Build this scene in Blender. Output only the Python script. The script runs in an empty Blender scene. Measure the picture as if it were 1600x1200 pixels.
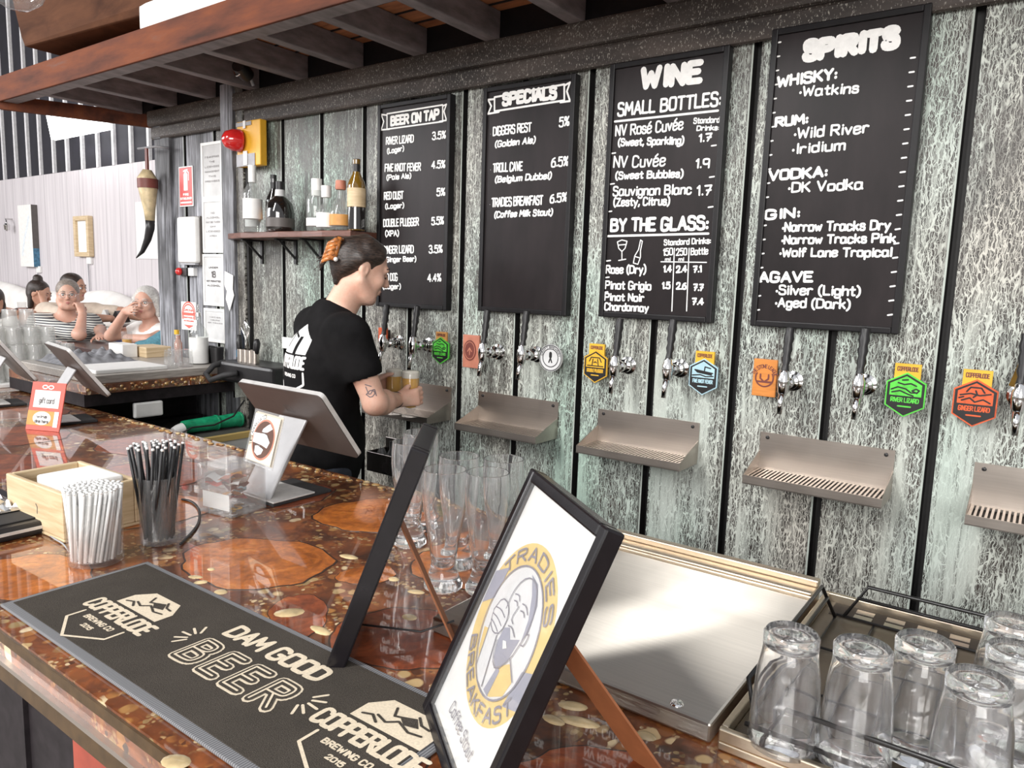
import bpy, math, random
import numpy as np
from mathutils import Vector, Matrix
from mathutils.bvhtree import BVHTree
random.seed(7)
SC = bpy.context.scene
COL = SC.collection
R = math.radians
# ------------------------------------------------------------------ camera
FPX, YAW, PIT, ROL, CAMH = 1150.64, 0.62453, 0.13590, 0.03294, 1.58
_f = Vector((-math.sin(YAW)*math.cos(PIT), math.cos(YAW)*math.cos(PIT), -math.sin(PIT)))
_r = Vector((math.cos(YAW), math.sin(YAW), 0.0))
_u = _r.cross(_f)
CR = math.cos(ROL)*_r + math.sin(ROL)*_u
CU = -math.sin(ROL)*_r + math.cos(ROL)*_u
cam_data = bpy.data.cameras.new('camera')
cam = bpy.data.objects.new('camera', cam_data)
COL.objects.link(cam)
cam.matrix_world = Matrix(((CR.x, CU.x, -_f.x, 0), (CR.y, CU.y, -_f.y, 0), (CR.z, CU.z, -_f.z, CAMH), (0, 0, 0, 1)))
cam_data.sensor_width = 36.0
cam_data.lens = FPX*36.0/1600.0
cam_data.clip_start = 0.02
SC.camera = cam
# ------------------------------------------------------------------ exposure
SC.view_settings.view_transform = 'Standard'
SC.view_settings.look = 'None'
SC.view_settings.exposure = 0.55
SC.view_settings.gamma = 1.0
SC.view_settings.use_curve_mapping = False
SC.cycles.max_bounces = 16
SC.cycles.transparent_max_bounces = 24
SC.cycles.transmission_bounces = 14
SC.cycles.glossy_bounces = 6
SC.cycles.sample_clamp_indirect = 8.0
# ------------------------------------------------------------------ daylight: overcast sky, brighter towards the horizon
W = bpy.data.worlds.new('daylight'); SC.world = W; W.use_nodes = True
nt = W.node_tree; nt.nodes.clear()
wo = nt.nodes.new('ShaderNodeOutputWorld'); wb = nt.nodes.new('ShaderNodeBackground')
wt = nt.nodes.new('ShaderNodeTexCoord'); ws = nt.nodes.new('ShaderNodeSeparateXYZ'); wr = nt.nodes.new('ShaderNodeValToRGB')
nt.links.new(wt.outputs['Generated'], ws.inputs[0]); nt.links.new(ws.outputs['Z'], wr.inputs[0])
wr.color_ramp.elements[0].position = 0.0; wr.color_ramp.elements[0].color = (0.30, 0.27, 0.24, 1)
wr.color_ramp.elements[1].position = 1.0; wr.color_ramp.elements[1].color = (0.75, 0.80, 0.88, 1)
e = wr.color_ramp.elements.new(0.02); e.color = (0.95, 0.95, 0.96, 1)
nt.links.new(wr.outputs[0], wb.inputs[0]); wb.inputs[1].default_value = 0.52
nt.links.new(wb.outputs[0], wo.inputs[0])
def area(name, loc, target, sx, sy, power, color=(1, 1, 1)):
    l = bpy.data.lights.new(name, 'AREA'); l.shape = 'RECTANGLE'; l.size = sx; l.size_y = sy
    l.energy = power; l.color = color
    o = bpy.data.objects.new(name, l); COL.objects.link(o); o.location = loc
    o.rotation_euler = (Vector(target)-Vector(loc)).to_track_quat('-Z', 'Y').to_euler()
    return o
area('added_overhead_strip', (-2.9, -4.0, 5.6), (-1.2, 1.8, 1.1), .7, 4.0, 330, (1.0, 0.985, 0.96))  # added strip lamp, unseen, shaped to streak the steel panel
area('added_front_light', (2.2, -5.5, 2.9), (-1.0, 2.25, 1.2), 4.5, 2.4, 290, (1.0, 0.98, 0.95))  # added lamp lighting the wall from behind the camera; the opening is unseen
area('added_hall_light', (-9.5, -2.5, 3.6), (-7.0, 3.6, 1.5), 5.0, 2.2, 260, (1.0, 0.99, 1.0))  # added lamp to brighten the hall; no window is seen there
# ------------------------------------------------------------------ pixel of the photograph -> point on a plane of the room
def ray(u, v): return (CR*((u-800)/FPX) - CU*((v-600)/FPX) + _f)
def onz(u, v, z):
    d = ray(u, v); d = d*((z-CAMH)/d.z); return Vector((d.x, d.y, z))
def ony(u, v, y):
    d = ray(u, v); d = d*(y/d.y); return Vector((d.x, y, d.z+CAMH))
def onx(u, v, x):
    d = ray(u, v); d = d*(x/d.x); return Vector((x, d.y, d.z+CAMH))
# ------------------------------------------------------------------ mesh builder
class MB:
    def __init__(s): s.v = []; s.f = []; s.m = []; s.sm = []; s.mi = 0; s.lay = 0
    def add(s, vs, fs, smooth=False, M=None):
        n = len(s.v)
        for p in vs:
            p = Vector(p)
            if M is not None: p = M @ p
            s.v.append((p.x, p.y, p.z))
        for f in fs: s.f.append([n+i for i in f]); s.m.append(s.mi); s.sm.append(smooth)
        return s
    def box(s, c, d, M=None):
        x, y, z = d[0]/2, d[1]/2, d[2]/2
        vs = [(c[0]+a*x, c[1]+b*y, c[2]+e*z) for e in (-1, 1) for b in (-1, 1) for a in (-1, 1)]
        return s.add(vs, [(0, 2, 3, 1), (4, 5, 7, 6), (0, 1, 5, 4), (2, 6, 7, 3), (0, 4, 6, 2), (1, 3, 7, 5)], False, M)
    def bb(s, lo, hi, M=None):
        return s.box([(lo[i]+hi[i])/2 for i in range(3)], [hi[i]-lo[i] for i in range(3)], M)
    def bar(s, a, b, w, h, up=(0, 0, 1)):
        a = Vector(a); b = Vector(b); d = b-a; L = d.length; d.normalize()
        up = Vector(up)
        if abs(d.dot(up)) > .98: up = Vector((0, 1, 0))
        x = d.cross(up).normalized(); z = x.cross(d)
        M = Matrix(((x.x, d.x, z.x, 0), (x.y, d.y, z.y, 0), (x.z, d.z, z.z, 0), (0, 0, 0, 1)))
        M.translation = (a+b)/2
        return s.box((0, 0, 0), (w, L, h), M)
    def tube(s, pts, r, n=8, M=None, cap=True):
        pts = [Vector(p) for p in pts]; k = len(pts)
        rr = r if isinstance(r, (list, tuple)) else [r]*k
        vs = []; ref = None
        for i, p in enumerate(pts):
            d = (pts[min(i+1, k-1)]-pts[max(i-1, 0)])
            d = d.normalized() if d.length > 1e-9 else Vector((0, 0, 1))
            if ref is None: ref = Vector((0, 0, 1)) if abs(d.z) < .9 else Vector((1, 0, 0))
            x = d.cross(ref).normalized(); y = d.cross(x).normalized(); ref = -y.cross(d).cross(d) if False else x.cross(d)
            for j in range(n):
                a = 2*math.pi*j/n; vs.append(p+(x*math.cos(a)+y*math.sin(a))*rr[i])
        fs = [(i*n+j, i*n+(j+1) % n, (i+1)*n+(j+1) % n, (i+1)*n+j) for i in range(k-1) for j in range(n)]
        if cap: fs += [tuple(range(n-1, -1, -1)), tuple(range((k-1)*n, k*n))]
        return s.add(vs, fs, True, M)
    def lathe(s, prof, n=28, M=None, c=(0, 0, 0)):
        P2 = []                                             # keep creases crisp: a support ring close to every sharp corner
        for i, (r, z) in enumerate(prof):
            if 0 < i < len(prof)-1 and r > 1e-6:
                a = Vector((r-prof[i-1][0], z-prof[i-1][1])); cv = Vector((prof[i+1][0]-r, prof[i+1][1]-z))
                if a.length > 1e-6 and cv.length > 1e-6 and a.normalized().dot(cv.normalized()) < .75:
                    e = min(.0008, a.length*.3); P2.append((r-a.normalized().x*e, z-a.normalized().y*e)); P2.append((r, z))
                    e = min(.0008, cv.length*.3); P2.append((r+cv.normalized().x*e, z+cv.normalized().y*e)); continue
            P2.append((r, z))
        prof = P2
        vs = []; fs = []; k = len(prof)
        for (r, z) in prof:
            for j in range(n):
                a = 2*math.pi*j/n; vs.append((c[0]+r*math.cos(a), c[1]+r*math.sin(a), c[2]+z))
        for i in range(k-1):
            for j in range(n):
                fs.append((i*n+j, i*n+(j+1) % n, (i+1)*n+(j+1) % n, (i+1)*n+j))
        if prof[0][0] > 1e-6: fs.append(tuple(range(n-1, -1, -1)))
        if prof[-1][0] > 1e-6 and prof[-1] != prof[0]: fs.append(tuple(range((k-1)*n, k*n)))
        return s.add(vs, fs, True, M)
    def shell(s, prof, n=28, M=None, c=(0, 0, 0)):          # closed profile (starts and ends on the axis)
        return s.lathe(prof, n, M, c)
    def prism(s, poly, z0, z1, M=None, smooth=False):
        n = len(poly)
        vs = [(p[0], p[1], z0) for p in poly]+[(p[0], p[1], z1) for p in poly]
        fs = [tuple(range(n-1, -1, -1)), tuple(range(n, 2*n))]+[(i, (i+1) % n, n+(i+1) % n, n+i) for i in range(n)]
        return s.add(vs, fs, smooth, M)
    def ball(s, c, r, M=None, n=12, k=8):
        if not isinstance(r, (list, tuple)): r = (r, r, r)
        vs = [(c[0], c[1], c[2]-r[2])]; fs = []
        for i in range(1, k):
            t = math.pi*i/k-math.pi/2
            for j in range(n):
                a = 2*math.pi*j/n; vs.append((c[0]+r[0]*math.cos(t)*math.cos(a), c[1]+r[1]*math.cos(t)*math.sin(a), c[2]+r[2]*math.sin(t)))
        vs.append((c[0], c[1], c[2]+r[2])); L = len(vs)-1
        for j in range(n):
            fs.append((0, 1+(j+1) % n, 1+j)); fs.append((L, L-n+j, L-n+(j+1) % n))
        for i in range(k-2):
            for j in range(n):
                fs.append((1+i*n+j, 1+i*n+(j+1) % n, 1+(i+1)*n+(j+1) % n, 1+(i+1)*n+j))
        return s.add(vs, fs, True, M)
    def ribbon(s, pts, w, M, z=0.0, n=8):                   # brush stroke with round ends in the plane of M; every dab lies a hair above the last
        pts = [Vector((p[0], p[1])) for p in pts]; h = w/2; z0 = z
        for i in range(len(pts)-1):
            a, b = pts[i], pts[i+1]; d = b-a
            if d.length < 1e-9: continue
            d.normalize(); q = Vector((-d.y, d.x))*h; s.lay = (s.lay+1) % 61; z = z0+s.lay*5e-6
            s.add([(a.x-q.x, a.y-q.y, z), (b.x-q.x, b.y-q.y, z), (b.x+q.x, b.y+q.y, z), (a.x+q.x, a.y+q.y, z)], [(0, 1, 2, 3)], False, M)
        for p in pts:
            s.lay = (s.lay+1) % 61; z = z0+s.lay*5e-6
            s.add([(p.x+h*math.cos(2*math.pi*j/n), p.y+h*math.sin(2*math.pi*j/n), z) for j in range(n)], [tuple(range(n))], False, M)
        return s
    def poly(s, pts, M, z=0.0):
        return s.add([(p[0], p[1], z) for p in pts], [tuple(range(len(pts)))], False, M)
    def mesh(s, name, mats):
        me = bpy.data.meshes.new(name); me.from_pydata(s.v, [], s.f)
        for m in (mats if isinstance(mats, (list, tuple)) else [mats]): me.materials.append(m)
        me.polygons.foreach_set('material_index', s.m); me.polygons.foreach_set('use_smooth', s.sm)
        me.update(); return me
    def obj(s, name, mats, parent=None, bev=0, seg=2, label=None):
        o = bpy.data.objects.new(name, s.mesh(name, mats)); COL.objects.link(o)
        if parent is not None: o.parent = parent
        if bev:
            b = o.modifiers.new('bevel', 'BEVEL'); b.width = bev; b.segments = seg; b.limit_method = 'ANGLE'; b.angle_limit = R(40)
        if label: o['label'] = label
        return o
def tag(o, label, cat, group=None, kind=None):
    if label: o['label'] = label
    if cat: o['category'] = cat
    if group: o['group'] = group
    if kind: o['kind'] = kind
    return o
def thing(name, label, cat, loc=(0, 0, 0), rz=0.0, group=None):
    o = bpy.data.objects.new(name, None); COL.objects.link(o); o.location = loc; o.rotation_euler = (0, 0, rz)
    o.empty_display_size = .05
    return tag(o, label, cat, group)
def struct(o):
    o['kind'] = 'structure'; return o
def copy_tree(o, parent=None):
    c = o.copy(); COL.objects.link(c)
    if parent is not None: c.parent = parent
    for ch in list(o.children): copy_tree(ch, c)
    return c
def dup(o, loc, rz=None, label=None):
    c = copy_tree(o); c.location = loc
    if rz is not None: c.rotation_euler = (0, 0, rz)
    if label: c['label'] = label
    return c
def frameM(o, x, y, z=None):                               # matrix with columns x, y, x×y and origin o
    x = Vector(x).normalized(); y = Vector(y).normalized(); z = x.cross(y)
    return Matrix(((x.x, y.x, z.x, o[0]), (x.y, y.y, z.y, o[1]), (x.z, y.z, z.z, o[2]), (0, 0, 0, 1)))
# ------------------------------------------------------------------ materials
def newmat(name):
    m = bpy.data.materials.new(name); m.use_nodes = True
    nt = m.node_tree; b = nt.nodes['Principled BSDF']
    return m, nt, b
def nd(nt, t, **k):
    n = nt.nodes.new('ShaderNode'+t)
    for a, v in k.items(): setattr(n, a, v)
    return n
def mix(nt, fac, a, b, mode='MIX'):
    n = nd(nt, 'Mix', data_type='RGBA', blend_type=mode)
    for sock, val in ((n.inputs[0], fac), (n.inputs[6], a), (n.inputs[7], b)):
        if hasattr(val, 'is_output'): nt.links.new(val, sock)
        elif isinstance(val, (tuple, list)): sock.default_value = (*val[:3], 1)
        else: sock.default_value = val
    return n.outputs[2]
def ramp(nt, src, stops):
    n = nd(nt, 'ValToRGB'); nt.links.new(src, n.inputs[0]); cr = n.color_ramp
    while len(cr.elements) < len(stops): cr.elements.new(.5)
    for e, (p, c) in zip(cr.elements, stops):
        e.position = p; e.color = (*c, 1) if isinstance(c, (tuple, list)) else (c, c, c, 1)
    return n.outputs[0]
def coords(nt, scale=(1, 1, 1), rot=(0, 0, 0)):
    t = nd(nt, 'TexCoord'); mp = nd(nt, 'Mapping'); nt.links.new(t.outputs['Object'], mp.inputs[0])
    mp.inputs['Scale'].default_value = scale; mp.inputs['Rotation'].default_value = rot
    return mp.outputs[0]
def noise(nt, vec, scale, detail=4, rough=.55, dist=0):
    n = nd(nt, 'TexNoise'); nt.links.new(vec, n.inputs['Vector']); n.inputs['Scale'].default_value = scale
    n.inputs['Detail'].default_value = detail; n.inputs['Roughness'].default_value = rough; n.inputs['Distortion'].default_value = dist
    return n.outputs['Fac']
def bump(nt, b, h, strength=.3, dist=.002):
    n = nd(nt, 'Bump'); n.inputs['Strength'].default_value = strength; n.inputs['Distance'].default_value = dist
    nt.links.new(h, n.inputs['Height']); nt.links.new(n.outputs[0], b.inputs['Normal'])
def pm(name, col, rough=.5, metal=0.0, var=.12, scale=30, stretch=(1, 1, 1), coat=0, bmp=0, spec=None, alpha=None):
    m, nt, b = newmat(name)
    v = coords(nt, stretch); n = noise(nt, v, scale)
    d = tuple(c*(1-var) for c in col); l = tuple(min(1, c*(1+var)) for c in col)
    nt.links.new(ramp(nt, n, [(.3, d), (.7, l)]), b.inputs['Base Color'])
    b.inputs['Roughness'].default_value = rough; b.inputs['Metallic'].default_value = metal
    if coat: b.inputs['Coat Weight'].default_value = coat; b.inputs['Coat Roughness'].default_value = .04
    if bmp: bump(nt, b, n, bmp)
    if spec is not None: b.inputs['Specular IOR Level'].default_value = spec
    if alpha is not None: b.inputs['Alpha'].default_value = alpha
    return m
def glassmat(name, col=(1, 1, 1), rough=0.0, ior=1.45, white_mix=.04):
    m, nt, b = newmat(name)                              # clear glass with bright reflections painted in as haze
    v = coords(nt); n = noise(nt, v, 8)
    nt.links.new(ramp(nt, n, [(.3, tuple(c*.985 for c in col)), (.7, col)]), b.inputs['Base Color'])
    b.inputs['Transmission Weight'].default_value = 1.0; b.inputs['Roughness'].default_value = rough; b.inputs['IOR'].default_value = ior
    o = nt.nodes['Material Output']; mx = nd(nt, 'MixShader'); df = nd(nt, 'BsdfDiffuse'); df.inputs[0].default_value = (.92, .92, .94, 1)
    st = noise(nt, coords(nt, (90, 90, 3)), 1.0, 2)
    nt.links.new(ramp(nt, st, [(.45, white_mix*.5), (.7, white_mix*2.2)]), mx.inputs[0]); nt.links.new(b.outputs[0], mx.inputs[1]); nt.links.new(df.outputs[0], mx.inputs[2]); nt.links.new(mx.outputs[0], o.inputs[0])
    return m
def thinglass(name, tint=(.96, .97, .97), gl=1.0, white_mix=0.0):
    m = bpy.data.materials.new(name); m.use_nodes = True; nt = m.node_tree; nt.nodes.clear()
    o = nd(nt, 'OutputMaterial'); mx = nd(nt, 'MixShader'); t = nd(nt, 'BsdfTransparent'); g = nd(nt, 'BsdfGlossy'); lw = nd(nt, 'LayerWeight')
    v = coords(nt); n = noise(nt, v, 12)
    nt.links.new(ramp(nt, n, [(.3, tuple(c*.97 for c in tint)), (.7, tint)]), t.inputs[0])
    g.inputs['Roughness'].default_value = .04; g.inputs[0].default_value = (gl, gl, gl, 1)
    lw.inputs['Blend'].default_value = .5
    nt.links.new(ramp(nt, lw.outputs['Facing'], [(0, .04), (.55, .07), (.8, .22), (.95, .62), (1, .9)]), mx.inputs[0])
    base = t.outputs[0]
    if white_mix:
        hz = nd(nt, 'MixShader'); df = nd(nt, 'BsdfDiffuse'); df.inputs[0].default_value = (.9, .9, .9, 1); hz.inputs[0].default_value = white_mix
        nt.links.new(t.outputs[0], hz.inputs[1]); nt.links.new(df.outputs[0], hz.inputs[2]); base = hz.outputs[0]
    nt.links.new(base, mx.inputs[1]); nt.links.new(g.outputs[0], mx.inputs[2]); nt.links.new(mx.outputs[0], o.inputs[0])
    return m
M = {}
# painted container wall: near-black paint with pale mint drips netted down it
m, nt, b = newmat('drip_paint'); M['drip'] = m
v = coords(nt, (1, 0, 1))
w1 = nd(nt, 'TexNoise'); nt.links.new(v, w1.inputs['Vector']); w1.inputs['Scale'].default_value = 38; w1.inputs['Detail'].default_value = 2
off = nd(nt, 'VectorMath', operation='MULTIPLY_ADD'); nt.links.new(w1.outputs['Color'], off.inputs[0]); off.inputs[1].default_value = (.016, 0, .03)
nt.links.new(v, off.inputs[2])
def net(sx, sz, lo, hi):
    mp = nd(nt, 'Mapping'); nt.links.new(off.outputs[0], mp.inputs[0]); mp.inputs['Scale'].default_value = (sx, 1, sz)
    vo = nd(nt, 'TexVoronoi', feature='DISTANCE_TO_EDGE', voronoi_dimensions='3D'); nt.links.new(mp.outputs[0], vo.inputs['Vector']); vo.inputs['Scale'].default_value = 1
    return ramp(nt, vo.outputs['Distance'], [(lo, 1.0), (hi, 0.0)])
n1 = net(125, 17, .03, .085)
n2 = net(240, 62, .02, .07)
lines = mix(nt, 1.0, n1, n2, 'LIGHTEN')
vz = coords(nt, (5.5, 0, 1.5)); patch = noise(nt, vz, 1.0, 5, .6, .6)
vs = coords(nt, (60, 0, 3.0)); streak = noise(nt, vs, 1.0, 4, .6, .3)
pm1 = mix(nt, .42, patch, streak)
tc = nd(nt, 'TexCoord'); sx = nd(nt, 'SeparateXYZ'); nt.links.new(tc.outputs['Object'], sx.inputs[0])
hz = nd(nt, 'MapRange'); nt.links.new(sx.outputs['Z'], hz.inputs[0]); hz.inputs[1].default_value = 1.0; hz.inputs[2].default_value = 2.3; hz.inputs[3].default_value = .045; hz.inputs[4].default_value = -.052  # paint thins upward, with part of the eave's shade put into the colour
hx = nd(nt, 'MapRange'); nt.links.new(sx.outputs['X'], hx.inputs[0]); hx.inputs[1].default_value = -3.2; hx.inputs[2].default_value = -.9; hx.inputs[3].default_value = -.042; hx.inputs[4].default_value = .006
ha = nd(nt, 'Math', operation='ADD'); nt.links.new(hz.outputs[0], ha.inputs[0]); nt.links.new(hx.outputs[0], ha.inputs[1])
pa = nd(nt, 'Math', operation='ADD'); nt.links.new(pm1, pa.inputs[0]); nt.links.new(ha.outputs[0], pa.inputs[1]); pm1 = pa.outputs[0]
px = nd(nt, 'Math', operation='MULTIPLY_ADD'); nt.links.new(sx.outputs['X'], px.inputs[0]); px.inputs[1].default_value = 1/.278; px.inputs[2].default_value = 20-ony(1139, 690, 2.253).x/.278
pf = nd(nt, 'Math', operation='FRACT'); nt.links.new(px.outputs[0], pf.inputs[0])
pe = ramp(nt, pf.outputs[0], [(.0, .0), (.10, 1.0), (.46, 1.0), (.56, .55), (.66, 1.0), (.80, 1.0), (.93, .0)])
pj_ = nd(nt, 'Math', operation='MULTIPLY_ADD'); nt.links.new(pe, pj_.inputs[0]); pj_.inputs[1].default_value = .075; nt.links.new(pm1, pj_.inputs[2]); pm1 = pj_.outputs[0]
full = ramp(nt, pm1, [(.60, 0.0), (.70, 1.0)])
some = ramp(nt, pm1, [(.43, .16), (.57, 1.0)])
l2 = mix(nt, 1.0, lines, some, 'MULTIPLY')
l3 = mix(nt, 1.0, l2, mix(nt, 1.0, full, (.80, .80, .80), 'MULTIPLY'), 'LIGHTEN')
tone = noise(nt, coords(nt, (2, 0, .8)), 1.0, 2)
mint = ramp(nt, tone, [(.35, (.56, .54, .48)), (.52, (.53, .58, .53)), (.68, (.45, .58, .50))])
darkc = ramp(nt, noise(nt, coords(nt, (9, 0, 9)), 1.0, 6), [(.35, (.013, .011, .010)), (.7, (.060, .048, .041))])
fine = ramp(nt, noise(nt, coords(nt, (420, 0, 300)), 1.0, 2), [(.52, 0.0), (.64, .55)])
dark2 = mix(nt, fine, darkc, (.20, .19, .17))
nt.links.new(mix(nt, l3, dark2, mint), b.inputs['Base Color'])
b.inputs['Roughness'].default_value = .42
bump(nt, b, l3, .25, .0015)
# groove paint / rail paint
M['groove'] = pm('groove_black_paint', (.010, .009, .009), .6, var=.3, scale=60)
m, nt, b = newmat('rail_paint'); M['rail'] = m
v = coords(nt, (1, 1, 1)); a = noise(nt, coords(nt, (260, 260, 120)), 1.0, 3); c = noise(nt, coords(nt, (3, 3, 14)), 1.0, 4)
base = ramp(nt, c, [(.3, (.022, .017, .015)), (.7, (.075, .058, .05))])
nt.links.new(mix(nt, ramp(nt, a, [(.60, 0.0), (.68, .8)]), base, (.42, .40, .35)), b.inputs['Base Color']); b.inputs['Roughness'].default_value = .5
# post paint, grey-lilac dry-brushed
m, nt, b = newmat('weathered_post_paint'); M['post'] = m
a = noise(nt, coords(nt, (90, 90, 4)), 1.0, 5, .6); c = noise(nt, coords(nt, (7, 7, 3)), 1.0, 4)
base = ramp(nt, a, [(.38, (.07, .07, .075)), (.50, (.27, .275, .305)), (.68, (.46, .465, .505))])
nt.links.new(mix(nt, ramp(nt, c, [(.38, .75), (.62, 0.0)]), base, (.035, .034, .035)), b.inputs['Base Color']); b.inputs['Roughness'].default_value = .55
M['rafter'] = pm('dark_grey_rafter_paint', (.20, .172, .175), .55, var=.35, scale=9, stretch=(3, 1, 3))
# rust brown beam
m, nt, b = newmat('rust_red_steel'); M['rust'] = m
a = noise(nt, coords(nt, (2.2, 12, 12)), 1.0, 6, .6)
nt.links.new(ramp(nt, a, [(.28, (.045, .022, .017)), (.48, (.115, .040, .024)), (.62, (.165, .052, .024)), (.80, (.13, .09, .08))]), b.inputs['Base Color']); b.inputs['Roughness'].default_value = .7; b.inputs['Specular IOR Level'].default_value = .1
# timber
def wood(name, dark, light, sc=(3, 40, 40), rough=.45, coat=0):
    m, nt, b = newmat(name); a = noise(nt, coords(nt, sc), 1.0, 6, .6, .8)
    nt.links.new(ramp(nt, a, [(.3, dark), (.7, light)]), b.inputs['Base Color']); b.inputs['Roughness'].default_value = rough
    if coat: b.inputs['Coat Weight'].default_value = coat; b.inputs['Coat Roughness'].default_value = .05
    bump(nt, b, a, .15, .001); return m
M['deck'] = wood('roof_deck_timber', (.28, .095, .04), (.62, .25, .11), (4, 30, 30), .6)
M['shelf'] = wood('red_brown_shelf_timber', (.07, .026, .018), (.20, .085, .06), (4, 60, 60), .35)
M['pale_wood'] = wood('pale_pine', (.50, .36, .20), (.72, .57, .37), (6, 6, 60), .5)
M['yellow_wood'] = wood('yellow_pine', (.55, .36, .10), (.75, .55, .22), (40, 4, 40), .5)
M['lilac'] = None
m, nt, b = newmat('lilac_limewashed_boards'); M['lilac'] = m
a = noise(nt, coords(nt, (24, 1, .7)), 1.0, 5, .6); wv = nd(nt, 'TexWave', wave_type='BANDS', bands_direction='X'); nt.links.new(coords(nt, (1, 1, 1)), wv.inputs[0]); wv.inputs['Scale'].default_value = 1.05
bd = ramp(nt, wv.outputs['Fac'], [(0.0, .80), (.015, 1.0)])
nt.links.new(mix(nt, 1.0, ramp(nt, a, [(.3, (.52, .48, .50)), (.7, (.70, .66, .67))]), bd, 'MULTIPLY'), b.inputs['Base Color']); b.inputs['Roughness'].default_value = .6
M['dark_wood'] = wood('dark_table_timber', (.02, .010, .010), (.07, .033, .03), (3, 30, 30), .3)
M['black_clad'] = pm('black_cladding', (.012, .011, .018), .7, var=.3, scale=6)
M['slat'] = pm('white_batten', (.75, .74, .75), .5)
# counter: pebbles and timber slices in clear resin
m, nt, b = newmat('pebbles_in_resin'); M['pebble'] = m
v = coords(nt, (1, 1, 1)); wn = nd(nt, 'TexNoise'); nt.links.new(v, wn.inputs['Vector']); wn.inputs['Scale'].default_value = 14
of = nd(nt, 'VectorMath', operation='MULTIPLY_ADD'); nt.links.new(wn.outputs['Color'], of.inputs[0]); of.inputs[1].default_value = (.03, .03, .03); nt.links.new(v, of.inputs[2])
def gravel(scale, lo, hi, rnd):
    vc = nd(nt, 'TexVoronoi', feature='F1'); nt.links.new(of.outputs[0], vc.inputs['Vector']); vc.inputs['Scale'].default_value = scale; vc.inputs['Randomness'].default_value = rnd
    sp = nd(nt, 'SeparateColor'); nt.links.new(vc.outputs['Color'], sp.inputs[0])
    rr = nd(nt, 'Math', operation='MULTIPLY_ADD'); nt.links.new(sp.outputs[1], rr.inputs[0]); rr.inputs[1].default_value = -.22; nt.links.new(vc.outputs['Distance'], rr.inputs[2])
    col = ramp(nt, sp.outputs[0], [(.0, (.04, .016, .008)), (.25, (.15, .045, .014)), (.48, (.28, .095, .024)), (.64, (.42, .19, .05)), (.78, (.30, .21, .09)), (.90, (.58, .39, .18)), (1.0, (.80, .64, .40))])
    return ramp(nt, rr.outputs[0], [(lo, 1.0), (hi, 0.0)]), col
m1, c1 = gravel(36, .30, .40, .9); m2, c2 = gravel(105, .34, .46, 1.0)
big = noise(nt, v, 6, 4)
resin = ramp(nt, noise(nt, v, 11, 5, .6, .5), [(.33, (.035, .012, .006)), (.52, (.15, .042, .013)), (.66, (.30, .085, .02)), (.78, (.42, .15, .035))])
lay = mix(nt, mix(nt, 1.0, m2, ramp(nt, noise(nt, v, 17, 3), [(.47, 0.0), (.57, .85)]), 'MULTIPLY'), resin, c2)
sel = ramp(nt, big, [(.47, 0.0), (.56, 1.0)])
nt.links.new(mix(nt, mix(nt, 1.0, m1, sel, 'MULTIPLY'), lay, c1), b.inputs['Base Color']); b.inputs['Roughness'].default_value = .35
b.inputs['Coat Weight'].default_value = 1.0; b.inputs['Coat Roughness'].default_value = .025; b.inputs['Coat IOR'].default_value = 1.6
def slicemat(name, c0, c1, c2):
    m, nt, b = newmat(name); v = coords(nt, (1, 1, 0))
    wv = nd(nt, 'TexWave', wave_type='RINGS', rings_direction='Z'); nt.links.new(v, wv.inputs[0]); wv.inputs['Scale'].default_value = 16; wv.inputs['Distortion'].default_value = 5; wv.inputs['Detail'].default_value = 3; wv.inputs['Detail Scale'].default_value = 1.2
    n = noise(nt, v, 7, 8, .65, 1.6); n2 = noise(nt, v, 38, 6, .7, 1.0)
    c = mix(nt, .09, ramp(nt, n, [(.3, c0), (.55, c1), (.72, c2)]), wv.outputs['Color'], 'SOFT_LIGHT')
    c = mix(nt, .55, c, ramp(nt, n2, [(.3, .2), (.7, .85)]), 'OVERLAY')
    gl = nd(nt, 'VectorMath', operation='LENGTH'); nt.links.new(v, gl.inputs[0])
    nt.links.new(c, b.inputs['Base Color']); b.inputs['Roughness'].default_value = .4
    b.inputs['Coat Weight'].default_value = 1.0; b.inputs['Coat Roughness'].default_value = .025; b.inputs['Coat IOR'].default_value = 1.6
    return m
M['slice_a'] = slicemat('orange_timber_slice', (.17, .040, .009), (.50, .145, .022), (.68, .27, .06))
M['slice_b'] = slicemat('red_timber_slice', (.08, .02, .010), (.29, .065, .020), (.50, .17, .05))
M['bark'] = pm('dark_bark', (.035, .016, .01), .5, coat=1)
M['stone'] = pm('cream_pebble', (.66, .50, .27), .35, var=.35, scale=25, coat=1)
m, nt, b = newmat('mixed_river_pebbles'); M['gravel'] = m
n = noise(nt, coords(nt), 46, 1)
nt.links.new(ramp(nt, n, [(.28, (.05, .02, .01)), (.40, (.25, .09, .025)), (.50, (.50, .27, .08)), (.58, (.34, .24, .11)), (.68, (.70, .54, .30))]), b.inputs['Base Color']); b.inputs['Roughness'].default_value = .35; b.inputs['Coat Weight'].default_value = 1; b.inputs['Coat Roughness'].default_value = .04
M['resin_edge'] = pm('brown_resin_edge', (.070, .040, .016), .4, var=.3, spec=.25)
M['apron'] = pm('dark_apron_paint', (.020, .016, .018), .6, var=.3, spec=.2)
M['redwood'] = pm('red_panel', (.34, .06, .035), .5, var=.2, scale=12)
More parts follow.
